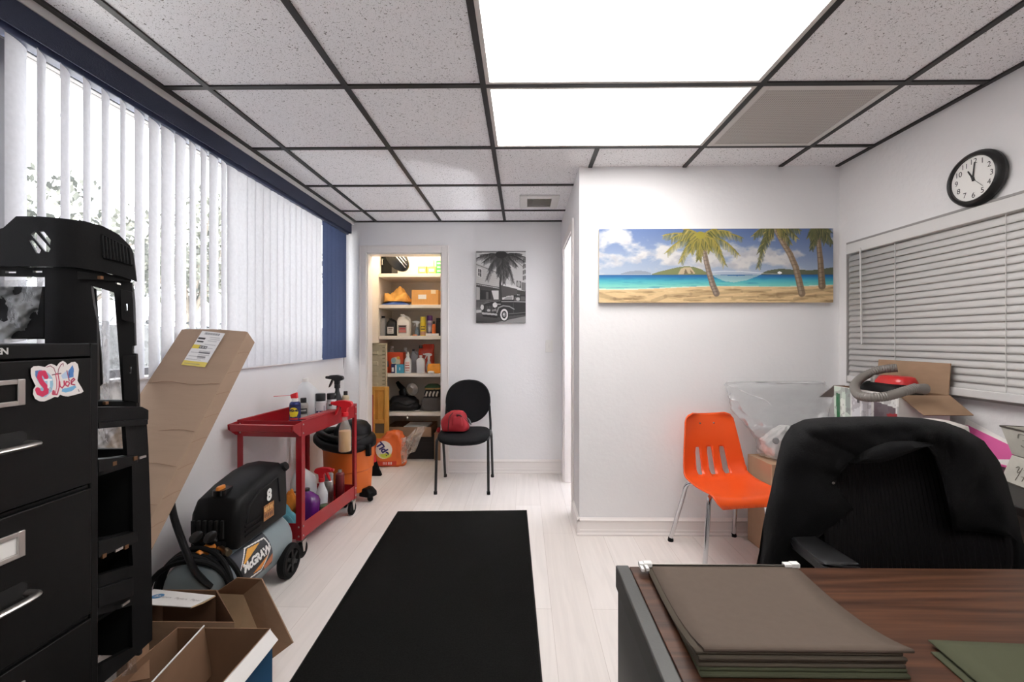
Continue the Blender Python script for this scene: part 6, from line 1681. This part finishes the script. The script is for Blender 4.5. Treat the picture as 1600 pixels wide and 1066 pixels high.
blob = 1.3*np.exp(-((xb-185)/95)**2-((yb-165)/55)**2)+.9*np.exp(-((xb-930)/90)**2-((yb-225)/45)**2)+.7*np.exp(-((xb-1050)/80)**2-((yb-280)/40)**2)+.8*np.exp(-((xb-520)/80)**2-((yb-225)/35)**2)+.5*np.exp(-((xb-1190)/70)**2-((yb-300)/45)**2)
cl_ = np.clip((band*1.05+blob+(n1-.5)*2.6-.42)*2.0,0,1)
im.blend(cl_*.92*(yb < 394), (210,207,203)); 
sh_ = np.clip((n2-.42)*4,0,1)*cl_*np.clip((yb-130)/150,0,1); im.blend(sh_*.7*(yb < 394), (164,166,176))
im.poly(qs([(200,388),(250,374),(310,368),(360,374),(390,384),(390,392),(200,392)]), (136,146,160), .9)
im.poly(qs([(395,390),(440,376),(500,362),(560,348),(610,342),(660,346),(705,362),(745,384),(745,394),(395,394)]), (122,128,84))
im.poly(qs([(560,392),(575,360),(600,348),(640,350),(668,388)]), (190,170,140)); im.poly(qs([(595,392),(606,356),(622,388)]), (118,104,80)); im.poly(qs([(640,390),(634,360),(656,386)]), (128,112,84))
im.poly(qs([(1080,388),(1120,370),(1200,358),(1290,366),(1400,368),(1480,358),(1530,350),(1530,394),(1080,394)]), (92,98,78))
sea = [(394,(30,84,142)),(408,(34,112,164)),(430,(70,168,184)),(462,(120,202,190)),(492,(160,208,188))]
for (a,ca),(b,cb) in zip(sea[:-1],sea[1:]): im.vgrad(q(0,a)[1], q(0,b)[1]+.01, ca, cb)
nw = im.noise(26,2.2,13,3); im.blend(np.clip((nw-.55)*4,0,1)*.35*((yb > 394)&(yb < 480)), (24,92,150))
shore = 486-.016*(xb-62)+5*np.sin(xb/160)
sand = (yb > shore)
im.blend(sand*1.0, (220,190,142)); im.blend(((yb > shore-5)&(yb <= shore))*.8, (232,226,206))
ns = im.noise(40,4,21,4); im.blend(np.clip((ns-.52)*5,0,1)*.75*sand*np.clip((yb-shore)/18,0,1), (140,112,78))
ns = im.noise(9,2,22,3); im.blend(np.clip((ns-.55)*4,0,1)*.35*sand, (246,220,176))
for pts, w_ in (([(62,520),(160,545),(240,568)],7),([(400,560),(480,530),(640,515),(800,512),(960,500),(1140,492)],6),([(600,552),(760,536),(900,532)],4),([(1190,520),(1340,505),(1530,480)],8),([(1290,548),(1420,525),(1530,520)],5),([(900,540),(1060,532),(1200,540)],4)):
    im.pline(qs(pts), w_*1.3, w_*.6, (128,102,74), .28)
im.poly(qs([(755,384),(790,410),(850,436),(910,444),(990,430),(1050,408),(1092,388),(1040,396),(930,404),(830,398)]), (208,212,202), .6)
im.pline(qs([(750,380),(850,374),(960,376),(1092,386)]), 1.4, 1.4, (230,232,230), .8)
im.pline(qs([(1090,388),(1190,392)]), 1.0, 1.0, (220,220,216), .6); im.ellipse(*q(1196,384), 4, 2.2, (240,240,238))
def frond(cx, cy, ex, ey, droop, cols, seed, ln=34, w0=2.2):
    rg = random.Random(seed); pts = []
    mx_, my_ = (cx+ex)/2, (cy+ey)/2-droop
    for k in range(31):
        s = k/30; x = (1-s)**2*cx+2*s*(1-s)*mx_+s*s*ex; y = (1-s)**2*cy+2*s*(1-s)*my_+s*s*ey; pts.append((x,y))
    for k in range(2, 31):
        s = k/30; x, y = pts[k]; dx, dy = pts[k][0]-pts[k-1][0], pts[k][1]-pts[k-1][1]; L_ = math.hypot(dx,dy)+1e-6; dx/=L_; dy/=L_
        l = ln*(1-.55*s)*rg.uniform(.8,1.2)
        for sg in (-1,1):
            vx_, vy_ = dx*.55+sg*(-dy)*.6, dy*.55+sg*dx*.6+.55
            im.line(q(x,y), q(x+vx_*l, y+vy_*l), 1.9, rg.choice(cols), .85, .8)
    im.pline(qs(pts), w0, 1.0, cols[0])
gold = [(164,148,66),(138,132,60),(104,106,54),(186,164,84),(84,88,48),(122,118,62)]
dk = [(96,98,58),(74,80,50),(128,120,70),(60,66,44)]
def trunk(pts, w0, w1, col):
    im.pline(qs(pts), w0*kx, w1*kx, col); im.pline([(x-w0*kx*.22,y) for x,y in qs(pts)], w0*kx*.35, w1*kx*.35, tuple(min(255,c+38) for c in col), .8)
    for k in range(len(pts)-1):
        for s in (.2,.5,.8):
            x = pts[k][0]*(1-s)+pts[k+1][0]*s; y = pts[k][1]*(1-s)+pts[k+1][1]*s
            im.line(q(x-w0*.5,y+2), q(x+w0*.5,y-2), 1, tuple(int(c*.6) for c in col), .5)
trunk([(712,190),(724,250),(738,320),(756,390),(776,455),(800,512)], 26, 40, (128,112,98))
trunk([(1168,112),(1215,195),(1262,270),(1296,350),(1316,430),(1334,512)], 30, 44, (132,112,90))
trunk([(1430,112),(1440,210),(1450,310),(1456,400),(1460,466)], 26, 46, (124,104,82))
cen = (705,165)
for k,(ex,ey,dr) in enumerate(((470,150,40),(495,250,70),(520,170,55),(578,310,95),(690,295,30),(640,250,50),(850,325,100),(930,265,85),(955,165,60),(880,130,45),(760,240,40),(600,112,25),(800,112,25),(820,240,70))):
    frond(*cen, ex, ey, dr, gold, 40+k, 52)
im.ellipse(*q(700,150), 9, 7, (160,150,60))
cen = (1165,95)
for k,(ex,ey,dr) in enumerate(((1035,150,35),(1070,250,60),(1062,345,80),(1100,190,30),(1300,165,45),(1260,200,40),(1320,120,30),(1110,130,15),(1230,140,25))):
    frond(*cen, ex, ey, dr, dk+gold[2:4], 70+k, 48)
for k,(ex,ey,dr) in enumerate(((1395,235,40),(1410,200,30),(1480,190,35),(1510,130,20),(1380,160,25),(1520,200,40))):
    frond(1432, 95, ex, ey, dr, dk, 90+k, 46)
print_sheet('canvas_print', im, lambda s, v: Vector((-cw/2+cw*s,-.0148,ch/2-ch*v)), t)

# ================================================================ black and white canvas
c0, c1 = P(744,449,YB-.03), P(821.5,449,YB-.03)
cw2 = c1.x-c0.x; z0c, z1c = P(782,504.5,YB-.03).z, P(782,392.5,YB-.03).z; ch2 = z1c-z0c
t = thing('car_canvas', 'black and white canvas of a vintage car under a palm', 'picture', ((c0.x+c1.x)/2,YB-.015,(z0c+z1c)/2))
obj('stretcher', MB().box((-cw2/2,-.014,-ch2/2),(cw2/2,.014,ch2/2)), mat('canvas_grey_side',(150,148,146),rough=.8), t, bevel=.002)
Wb, Hb = 150, 218
im = Img(Wb, Hb, (206,205,204)); kx, ky = Wb/638, Hb/925
def q(x, y): return ((x-72)*kx, (y-60)*ky)
im.poly(qs([(72,120),(370,330),(370,520),(72,470)]), (184,182,180)); im.poly(qs([(72,60),(420,60),(420,300),(370,330),(72,210)]), (196,195,194))
im.pline(qs([(72,230),(200,280),(370,350)]), 2, 2, (96,94,92)); im.pline(qs([(72,478),(370,530)]), 3, 3, (80,78,77))
for k in range(6): im.pline(qs([(72,300+30*k),(370,370+28*k)]), .8, .8, (160,158,156), .6)
im.poly(qs([(90,270),(150,290),(146,405),(90,380)]), (216,214,212)); im.poly(qs([(98,285),(142,298),(138,396),(98,374)]), (70,68,67)); im.line(q(118,288),q(118,386),1.2,(200,198,196)); im.line(q(96,332),q(142,346),1.2,(200,198,196))
im.poly(qs([(470,60),(710,60),(710,580),(600,540),(420,470)]), (200,199,198)); im.poly(qs([(590,60),(710,60),(710,240),(660,260),(480,110)]), (214,213,212))
im.pline(qs([(470,90),(560,170),(670,260)]), 2, 2, (120,118,117))
for k in range(4): im.poly(qs([(672,160+75*k),(708,150+75*k),(708,200+75*k),(672,215+75*k)]), (110,108,107)); im.line(q(690,150+75*k),q(690,210+75*k),1,(190,188,187))
im.poly(qs([(72,490),(380,545),(380,690),(72,690)]), (64,62,61)); im.poly(qs([(72,520),(120,530),(120,690),(72,690)]), (170,168,166)); im.poly(qs([(270,570),(360,570),(360,685),(300,685)]), (206,204,202)); im.poly(qs([(130,560),(260,575),(260,680),(130,680)]), (40,39,39))
im.poly(qs([(200,585),(230,585),(230,680),(200,680)]), (92,90,89))
im.poly(qs([(390,465),(640,530),(640,555),(390,500)]), (218,216,215)); im.poly(qs([(390,500),(600,550),(600,640),(390,660)]), (78,76,75)); im.poly(qs([(590,440),(650,450),(650,540),(590,520)]), (88,86,85)); im.ellipse(*q(620,485), 5, 9, (170,168,166)); im.poly(qs([(655,460),(710,470),(710,580),(655,560)]), (120,118,117))
im.poly(qs([(600,560),(710,580),(710,640),(600,620)]), (60,58,57))
im.poly(qs([(72,690),(710,690),(710,985),(72,985)]), (96,94,93)); im.vgrad(q(0,800)[1], Hb, (104,102,101), (50,49,49)); im.poly(qs([(72,820),(140,820),(140,850),(72,860)]), (190,188,186))
im.poly(qs([(300,985),(710,900),(710,985)]), (140,138,137)); im.poly(qs([(72,960),(300,985),(72,985)]), (30,30,30))
for x in range(80,180,14): im.line(q(x,700),q(x,780),1,(60,58,58))
im.pline(qs([(72,705),(200,700)]), 1.5, 1.5, (60,58,58))
# car
im.poly(qs([(140,800),(170,750),(250,700),(400,690),(470,640),(560,630),(710,630),(710,880),(480,900),(340,920),(160,880)]), (38,37,37))
im.poly(qs([(400,690),(470,640),(555,632),(550,690)]), (196,194,193)); im.poly(qs([(420,688),(470,650),(540,645),(535,688)]), (150,148,147)); im.poly(qs([(565,650),(700,645),(710,700),(560,700)]), (90,88,88)); im.ellipse(*q(610,680), 6, 5, (190,188,187)); im.line(q(640,640),q(640,705),2,(30,30,30))
im.pline(qs([(400,712),(550,712),(710,716)]), 2.2, 2.2, (190,188,187)); im.pline(qs([(550,705),(552,860)]), 1.2, 1.2, (84,82,82))
im.pline(qs([(170,740),(260,712),(390,700)]), 2, 2, (120,118,118)); im.pline(qs([(340,850),(360,790),(420,765),(500,775),(560,810)]), 4, 3, (150,148,148)); im.pline(qs([(480,870),(600,862),(710,850)]), 2, 2, (110,108,108))
im.poly(qs([(140,848),(340,868),(345,892),(150,876)]), (176,174,173)); im.poly(qs([(150,880),(340,896),(340,925),(160,905)]), (24,24,24))
for k in range(5): im.line(q(200+20*k,770),q(196+20*k,845),1.3,(110,108,108))
im.ellipse(*q(315,755), 7, 8, (214,212,211)); im.ellipse(*q(150,785), 5, 8, (206,204,203)); im.ellipse(*q(232,825), 5, 4, (180,178,177)); im.pline(qs([(330,745),(385,745)]), 3, 2, (190,188,187)); im.poly(qs([(270,820),(330,800),(335,835),(280,840)]), (128,126,126))
cxw, cyw = q(433,880); im.ellipse(cxw, cyw, 14.5, 21, (18,18,18)); im.ellipse(cxw, cyw, 11.6, 17.5, (226,224,223)); im.ellipse(cxw, cyw, 7.6, 11.6, (34,33,33)); im.ellipse(cxw, cyw, 4.6, 7, (150,148,148)); im.ellipse(cxw-1, cyw-1, 1.8, 2.8, (226,224,224))
# palm
im.pline(qs([(400,160),(398,260),(392,360),(382,470),(382,560),(394,690)]), 5, 7, (54,52,52))
blk = [(40,39,39),(60,58,58),(84,82,81)]
for k,(ex,ey,dr) in enumerate(((80,150,50),(130,110,30),(215,420,120),(240,300,80),(170,200,60),(300,130,20),(350,330,40),(360,380,30),(545,460,120),(590,250,60),(700,140,50),(650,100,30),(500,330,70),(470,400,60),(260,90,10),(560,90,10),(400,80,0),(430,470,30),(690,200,70))):
    frond(400, 115, ex, ey, dr, blk, 120+k, 78, 3.4)
im.ellipse(*q(395,105), 18, 11, (36,35,35)); im.poly(qs([(72,60),(710,60),(710,72),(72,80)]), (60,58,58), .6)
print_sheet('canvas_print', im, lambda s, v: Vector((-cw2/2+cw2*s,-.0148,ch2/2-ch2*v)), t)

# ================================================================ black runner rug
r4 = [PZ(622,801,0), PZ(822.5,799,0)]
fl_, fr_ = PZ(455,1066,0), PZ(846,1066,0)
def ext(a, b, Y): q_ = (Y-a.y)/(b.y-a.y); return a+(b-a)*q_
nl, nr = ext(r4[0],fl_,.75), ext(r4[1],fr_,.75)
t = thing('runner_rug', 'long black runner rug lying on the pale floor', 'rug', ((nl.x+nr.x)/2,2.0,0))
M_RUG = mat('black_rug_pile', (22,22,21), rough=.97, var=.35, vs=160, bump=.5, bs=500, spec=.1)
Z_ = Vector((0,0,.007))
obj('rug_pile', MB().hexa([tuple(p+Vector((0,0,.0008))) for p in (nl,nr,r4[1],r4[0])]+[tuple(p+Z_) for p in (nl,nr,r4[1],r4[0])]), M_RUG, t, world=True, smooth=0)
obj('edge_binding', MB().tube([tuple(p+Vector((0,0,.005))) for p in (nl,nr,r4[1],r4[0])],.0042,6,closed=True), mat('rug_binding',(18,18,17),rough=.9), t, world=True)

# ================================================================ desk
def wood_mat():
    m = bpy.data.materials.new('walnut_laminate'); m.use_nodes = True
    N = m.node_tree.nodes; L = m.node_tree.links; b = N['Principled BSDF']
    tc = N.new('ShaderNodeTexCoord'); mp = N.new('ShaderNodeMapping'); mp.inputs['Scale'].default_value = (.55,6.5,1); mp.inputs['Location'].default_value = (.0,.35,0)
    L.new(tc.outputs['Object'], mp.inputs['Vector'])
    w_ = N.new('ShaderNodeTexNoise'); w_.inputs['Scale'].default_value = 1.5; w_.inputs['Detail'].default_value = 1.2; w_.inputs['Distortion'].default_value = .35
    L.new(mp.outputs['Vector'], w_.inputs['Vector'])
    ml = N.new('ShaderNodeMath'); ml.operation = 'MULTIPLY'; ml.inputs[1].default_value = 15; L.new(w_.outputs['Fac'], ml.inputs[0])
    fr = N.new('ShaderNodeMath'); fr.operation = 'PINGPONG'; fr.inputs[1].default_value = 1; L.new(ml.outputs[0], fr.inputs[0])
    mp2 = N.new('ShaderNodeMapping'); mp2.inputs['Scale'].default_value = (3,120,1); L.new(tc.outputs['Object'], mp2.inputs['Vector'])
    g = N.new('ShaderNodeTexNoise'); g.inputs['Scale'].default_value = 2; g.inputs['Detail'].default_value = 4; L.new(mp2.outputs['Vector'], g.inputs['Vector'])
    ad = N.new('ShaderNodeMath'); ad.operation = 'MULTIPLY_ADD'; ad.inputs[1].default_value = .38; L.new(fr.outputs[0], ad.inputs[0])
    g2 = N.new('ShaderNodeMath'); g2.operation = 'MULTIPLY'; g2.inputs[1].default_value = .62; L.new(g.outputs['Fac'], g2.inputs[0]); L.new(g2.outputs[0], ad.inputs[2])
    cr_ = N.new('ShaderNodeValToRGB'); e = cr_.color_ramp.elements
    e[0].position = .22; e[0].color = (*lin((52,30,19)),1); e[1].position = .78; e[1].color = (*lin((94,60,41)),1)
    L.new(ad.outputs[0], cr_.inputs['Fac']); L.new(cr_.outputs['Color'], b.inputs['Base Color'])
    b.inputs['Roughness'].default_value = .42; b.inputs['Specular IOR Level'].default_value = .35
    return m
dx0, dx1, dy0, dy1, dz = .212, 1.78, .22, .990, .740
t = thing('desk', 'walnut-topped desk with dark metal end panel in the right foreground', 'desk', ((dx0+dx1)/2,(dy0+dy1)/2,0))
obj('desktop', MB().box((dx0+.031,dy0,dz-.028),(dx1,dy1,dz)), wood_mat(), t, world=True, bevel=.0015)
M_DMET = mat('dark_grey_metal', (74,74,72), rough=.38, metal=.4, bump=.03, bs=300)
obj('end_trim', MB().box((dx0,dy0,dz-.05),(dx0+.030,dy1+.004,dz+.0015)), M_DMET, t, world=True, bevel=.003, label='grey metal edge strip')
obj('end_panel', MB().box((dx0+.004,dy0+.01,.0),(dx0+.026,dy1-.002,dz-.05)), mat('dark_panel',(44,44,44),rough=.3,metal=.3), t, world=True, bevel=.002)
obj('modesty_panel', MB().box((dx0+.026,dy0+.25,.12),(dx1-.03,dy0+.265,dz-.028)), mat('dark_panel'), t, world=True, smooth=0)
obj('end_panel', MB().box((dx1-.03,dy0+.01,.0),(dx1-.006,dy1-.002,dz-.028)), mat('dark_panel'), t, world=True, bevel=.002)

# ================================================================ hanging folders on the desk
M_FO = [mat('folder_olive_brown',(98,86,77),rough=.85,var=.03,vs=60,spec=.15), mat('folder_olive',(86,78,68),rough=.85,spec=.15), mat('folder_green',(78,80,62),rough=.85,spec=.15)]
M_ROD = mat('folder_rod', (120,116,110), rough=.35, metal=1)
def folder(label, corner, w, l, base, lift, sag, shift, m_, rods=True, skew=0.0, yaw=0.0, name='hanging_folder', group='hanging file folders on the desk'):
    """folded sheet: near edge is the crease, far edge carries rods with white hooks"""
    t = thing(name, label, 'folder', (corner[0]+shift[0], corner[1]+shift[1], dz), yaw, group=group)
    m = MB(); n = 16
    for lay in (0, 1):
        rows = []
        for j in range(n+1):
            s = j/n                               # 0 far, 1 near
            zf = base[0]+(base[1]-base[0])*(s**3.6)+(lift*lay)*(.25+.75*s**3.6 if lay else 1)-sag*math.sin(PI*s)*.8
            rows.append([(skew*s+w*i/8, -l*s, zf+.0006) for i in range(9)])
        m.grid(rows)
    rows = [[(skew+w*i/8, -l-.0012*math.sin(PI*k/4), base[1]+lift*k/4+.0006) for i in range(9)] for k in range(5)]
    m.grid(rows)
    obj('folder_sheets', m, m_, t, smooth=60, solid=.0007)
    if rods:
        obj('rod', MB().tube([(-.008,-.002,base[0]+lift*.25+.003),(w+.008,-.002,base[0]+lift*.25+.003)],.0018,8), M_ROD, t)
        for x in (-.008, w-.004):
            h = MB().box((x-.008,-.008,base[0]+.0005),(x+.010,.006,base[0]+.010)); (h.box((x-.008,-.024,base[0]+.0005),(x-.001,-.008,base[0]+.007)) if x < 0 else None)
            obj('hook', h, M_WHITE, t, bevel=.001, label='white plastic hook end')
    return t
c_ = (.277,.968)
labs = ['bottom hanging folder of the brown stack on the desk','second hanging folder from the bottom of the brown desk stack','third hanging folder from the bottom of the brown desk stack','middle hanging folder of the brown desk stack','third hanging folder from the top of the brown desk stack','second hanging folder from the top of the brown desk stack','top brown hanging folder of the stack with white hook ends']
rg = random.Random(2)
for k, lb in enumerate(labs):
    b0 = .0008+.0022*k; b1 = .0010+.0062*k
    folder(lb, c_, .322 if k == 6 else .318, .298+.002*rg.uniform(-1,1), (b0,b1), .0052, min(.0008*k,.5*b0), (rg.uniform(-.003,.004)+(.0 if k < 6 else .004), rg.uniform(-.004,.004)-(.0 if k < 6 else .002)), M_FO[0] if k == 6 else (M_FO[1] if k > 1 else M_FO[2]), rods=(k >= 5), skew=-.006+.002*rg.uniform(-1,1))
g0 = P(1451,986,.742)
for k, (lb, sx2, sy2) in enumerate((('lower green folder peeking out at the lower right of the desk',-.014,-.020),('upper green folder at the lower right corner of the desk',0,0))):
    folder(lb, (.690,.742), .34, .30, (.001+.006*k,.0014+.006*k), .0045, .0, (sx2,sy2), M_FO[2], rods=False, skew=-.02, yaw=R(-3), name='green_folder', group='green folders at the desk corner')

# ================================================================ office chair with jacket
ox, oy = 1.135, 1.05
t = thing('office_chair', 'black mesh office chair behind the desk, mostly covered by a jacket', 'office chair', (ox,oy,0))
M_MESH = mat('black_mesh', (22,20,21), rough=.8, spec=.2)
M_OFF = mat('chair_black_plastic', (46,46,47), rough=.42)
# back: ribbed mesh in a frame
m = MB(); nR = 150; rows = []
for j in range(15):
    s = j/14; z = .50+.50*s; hw_ = .25*(1-.24*s**2) if s < .9 else .25*(.8056-1.4*(s-.9))
    r = []
    for i in range(nR+1):
        a = i/nR*2-1
        r.append((ox-.03*s+a*hw_, 1.268+.035*s+.03*(s-.35)**2-.045*(a*a)+.0022*math.sin(i*PI/2)*(1 if i % 2 else 0), z))
    rows.append(r)
m.grid(rows); obj('mesh_back', m, M_MESH, t, world=True, smooth=0, solid=.003)
fr_ = []
for a in range(44):
    an = 2*PI*a/44; c1_, s1_ = math.cos(an), math.sin(an); e = 3.2
    x = .257*math.copysign(abs(c1_)**(2/e),c1_); s = .5+.5*math.copysign(abs(s1_)**(2/e),s1_); aa = x/.257
    fr_.append((ox-.03*s+x*(1-.22*s*s), 1.272+.035*s+.03*(s-.35)**2-.045*aa*aa, .495+.51*s))
obj('back_frame', MB().tube(fr_,.013,8,closed=True), M_MESH, t, world=True)
obj('back_spine', MB().tube(spline([(ox,1.10,.40),(ox,1.26,.41),(ox,1.33,.50),(ox,1.335,.72)],5),.025,10,flat=.6), M_OFF, t, world=True)
obj('seat', MB().loft([(ox,.99,.435,.22,.22,4),(ox,.99,.45,.25,.245,4),(ox,.99,.49,.255,.25,4),(ox,.99,.505,.23,.23,3.5)],36), M_FAB, t, world=True, smooth=60)
obj('gas_column', MB().cyl((ox,1.0,.12),(ox,1.0,.44),.027,n=16), M_OFF, t, world=True)
obj('base_hub', MB().lathe([(.05,.085),(.055,.12),(.035,.15),(0,.15)],20,Matrix.Translation((ox,1.0,0))), M_OFF, t, world=True)
for k in range(5):
    a = R(90+72*k); d = Vector((math.cos(a),math.sin(a),0)); p0 = Vector((ox,1.0,.105))
    sp2 = obj('base_spoke', MB().tube([tuple(p0+d*.03),tuple(p0+d*.16+Vector((0,0,-.005))),tuple(p0+d*.29+Vector((0,0,-.03)))],[.024,.02,.014],8), M_OFF, t, world=True)
    w0_ = p0+d*.29
    obj('caster_wheel', MB().lathe([(0,-.022),(.026,-.022),(.03,-.016),(.03,.016),(.026,.022),(0,.022)],18,basis((w0_.x,w0_.y,.0305),(d.x,d.y,0),(0,0,1))), M_RUBBER, sp2, world=True)
for s in (-1, 1):
    ax = ox+s*(-.335 if s < 0 else .335)*(1 if s > 0 else -1)
    ax = ox-.335 if s < 0 else ox+.335
    A1 = [(ax-.046,1.085),(ax+.044,1.085),(ax+.034,1.245),(ax-.040,1.245)]
    m = MB()
    ins = lambda k: [(ax+(x-ax)*k, 1.165+(y-1.165)*(1-(1-k)*.6)) for x,y in A1]
    m.rings([[(x,y,z) for x,y in dens(ins(k),.02)] for z,k in ((.665,.86),(.668,.94),(.690,1.0),(.697,.97),(.701,.86))])
    ar = obj('armrest_pad', m, M_OFF, t, world=True, bevel=.004, smooth=60)
    obj('armrest_post', MB().tube(spline([(ox+s*.20,1.06,.435),(ax-s*.01,1.08,.44),(ax,1.15,.52),(ax,1.165,.667)],5),.022,10,flat=.7), M_OFF, ar, world=True)
# jacket
t = thing('jacket', 'black jacket draped over the back of the office chair', 'jacket', (ox,1.27,.80))
M_JK = mat('black_jacket_cloth', (19,19,20), rough=.9, var=.15, vs=5, bump=.25, bs=320, spec=.2)
sil = [(1176,960),(1182,885),(1200,800),(1215,730),(1225,690),(1238,667),(1258,658),(1285,655),(1350,653.5),(1400,654),(1440,656),(1475,662),(1505,673),(1535,691),(1556,722),(1573,765),(1588,815),(1598,860),(1606,960)]
cut = [(1258,960),(1272,842),(1331,794),(1316,775),(1302,755),(1312,738),(1326,722),(1352,720),(1385,717),(1410,708),(1430,700),(1448,696),(1462,712),(1474,745),(1484,790),(1490,826),(1530,828),(1575,833),(1590,960)]
def resamp(pts, n):
    L_ = [0]
    for a, b in zip(pts[:-1], pts[1:]): L_.append(L_[-1]+math.hypot(b[0]-a[0], b[1]-a[1]))
    out = []
    for k in range(n):
        d = L_[-1]*k/(n-1); i = 0
        while i < len(L_)-2 and d > L_[i+1]: i += 1
        q_ = (d-L_[i])/(L_[i+1]-L_[i]+1e-9); out.append((pts[i][0]+(pts[i+1][0]-pts[i][0])*q_, pts[i][1]+(pts[i+1][1]-pts[i][1])*q_))
    return out
# match the two outlines station by station (same index = same strand of cloth)
NS = 72
def strand(pts):
    out = []
    for k in range(len(pts)-1):
        out += [(pts[k][0]+(pts[k+1][0]-pts[k][0])*j/4, pts[k][1]+(pts[k+1][1]-pts[k][1])*j/4) for j in range(4)]
    return out+[pts[-1]]
S, C = strand(sil), strand(cut)
rg = np.random.default_rng(5); ph = rg.random(8)*6
rows = []
def wr(i, b): return .007*math.sin(i*.55+b*5+ph[0])+.006*math.sin(i*.23-b*8+ph[1])+.003*math.sin(i*1.3+b*11+ph[2])
for b in np.linspace(0,1,15):                        # front, from the opening outwards
    r = []
    for i in range(len(S)):
        u = C[i][0]+(S[i][0]-C[i][0])*b; v = C[i][1]+(S[i][1]-C[i][1])*b
        Y = 1.205+max(0,min(.075,(v-790)/85*.075))-.012*math.sin(PI*b)+.070*max(0,b-.72)/.28*max(0,b-.72)/.28+wr(i,b)*min(1,(1-b)*4)
        r.append(tuple(P(u,v,Y)))
    rows.append(r)
for k, (dy, kk) in enumerate(((.035,1.0),(.065,.985),(.095,.95),(.115,.88),(.125,.70),(.125,.45))):   # over the top and down the rear
    r = []
    for i in range(len(S)):
        p = P(S[i][0], S[i][1], 1.275+dy); cxm, czm = ox+.03, .62
        r.append((cxm+(p.x-cxm)*kk, 1.275+dy+wr(i,k*.2)*.5, p.z-(1-kk)*max(0,p.z-.60)*.5 if kk < 1 else p.z-.002))
    rows.append(r)
obj('jacket_shell', MB().grid(rows), M_JK, t, world=True, smooth=80, solid=.005, off=1)
edge = [tuple(P(u,v,1.203+max(0,min(.075,(v-790)/85*.075))+wr(i,0))) for i,(u,v) in enumerate(C)]
obj('hem_edge', MB().tube(edge,.0035,6), M_JK, t, world=True)
col = [P(1330,722,1.185),P(1352,705,1.178),P(1385,692,1.178),P(1420,690,1.18),P(1452,693,1.186)]
lo = [P(1326,724,1.180),P(1352,723,1.168),P(1385,720,1.166),P(1418,708,1.168),P(1450,696,1.178)]
m = MB(); a_, b_ = spline(col,6), spline(lo,6); m.grid([[tuple(p) for p in a_],[tuple((p+q_)/2+Vector((0,-.012,0))) for p,q_ in zip(a_,b_)],[tuple(p) for p in b_]])
obj('collar', m, M_JK, t, world=True, smooth=80, solid=.004)
obj('snap_button', MB().lathe([(0,0),(.004,0),(.003,.002),(0,.0025)],8,basis(P(1302,755,1.195),(1,0,0),(0,0,1))), M_STEEL, t, world=True)
# ---------------------------------------------------------------- small cord in the back left corner
a, b = P(537,560,YB-.012), P(536,606,YB-.012)
t = thing('pull_cord', 'thin dark cord hanging in the back left corner under the navy vanes', 'cord', tuple(b))
obj('cord_string', MB().tube(spline([(a.x,YB-.012,1.30),tuple(a),tuple((a+b)/2+Vector((-.004,0,0))),tuple(b)],4),.0022,6), mat('cord_dark',(70,66,64),rough=.7), t, world=True)
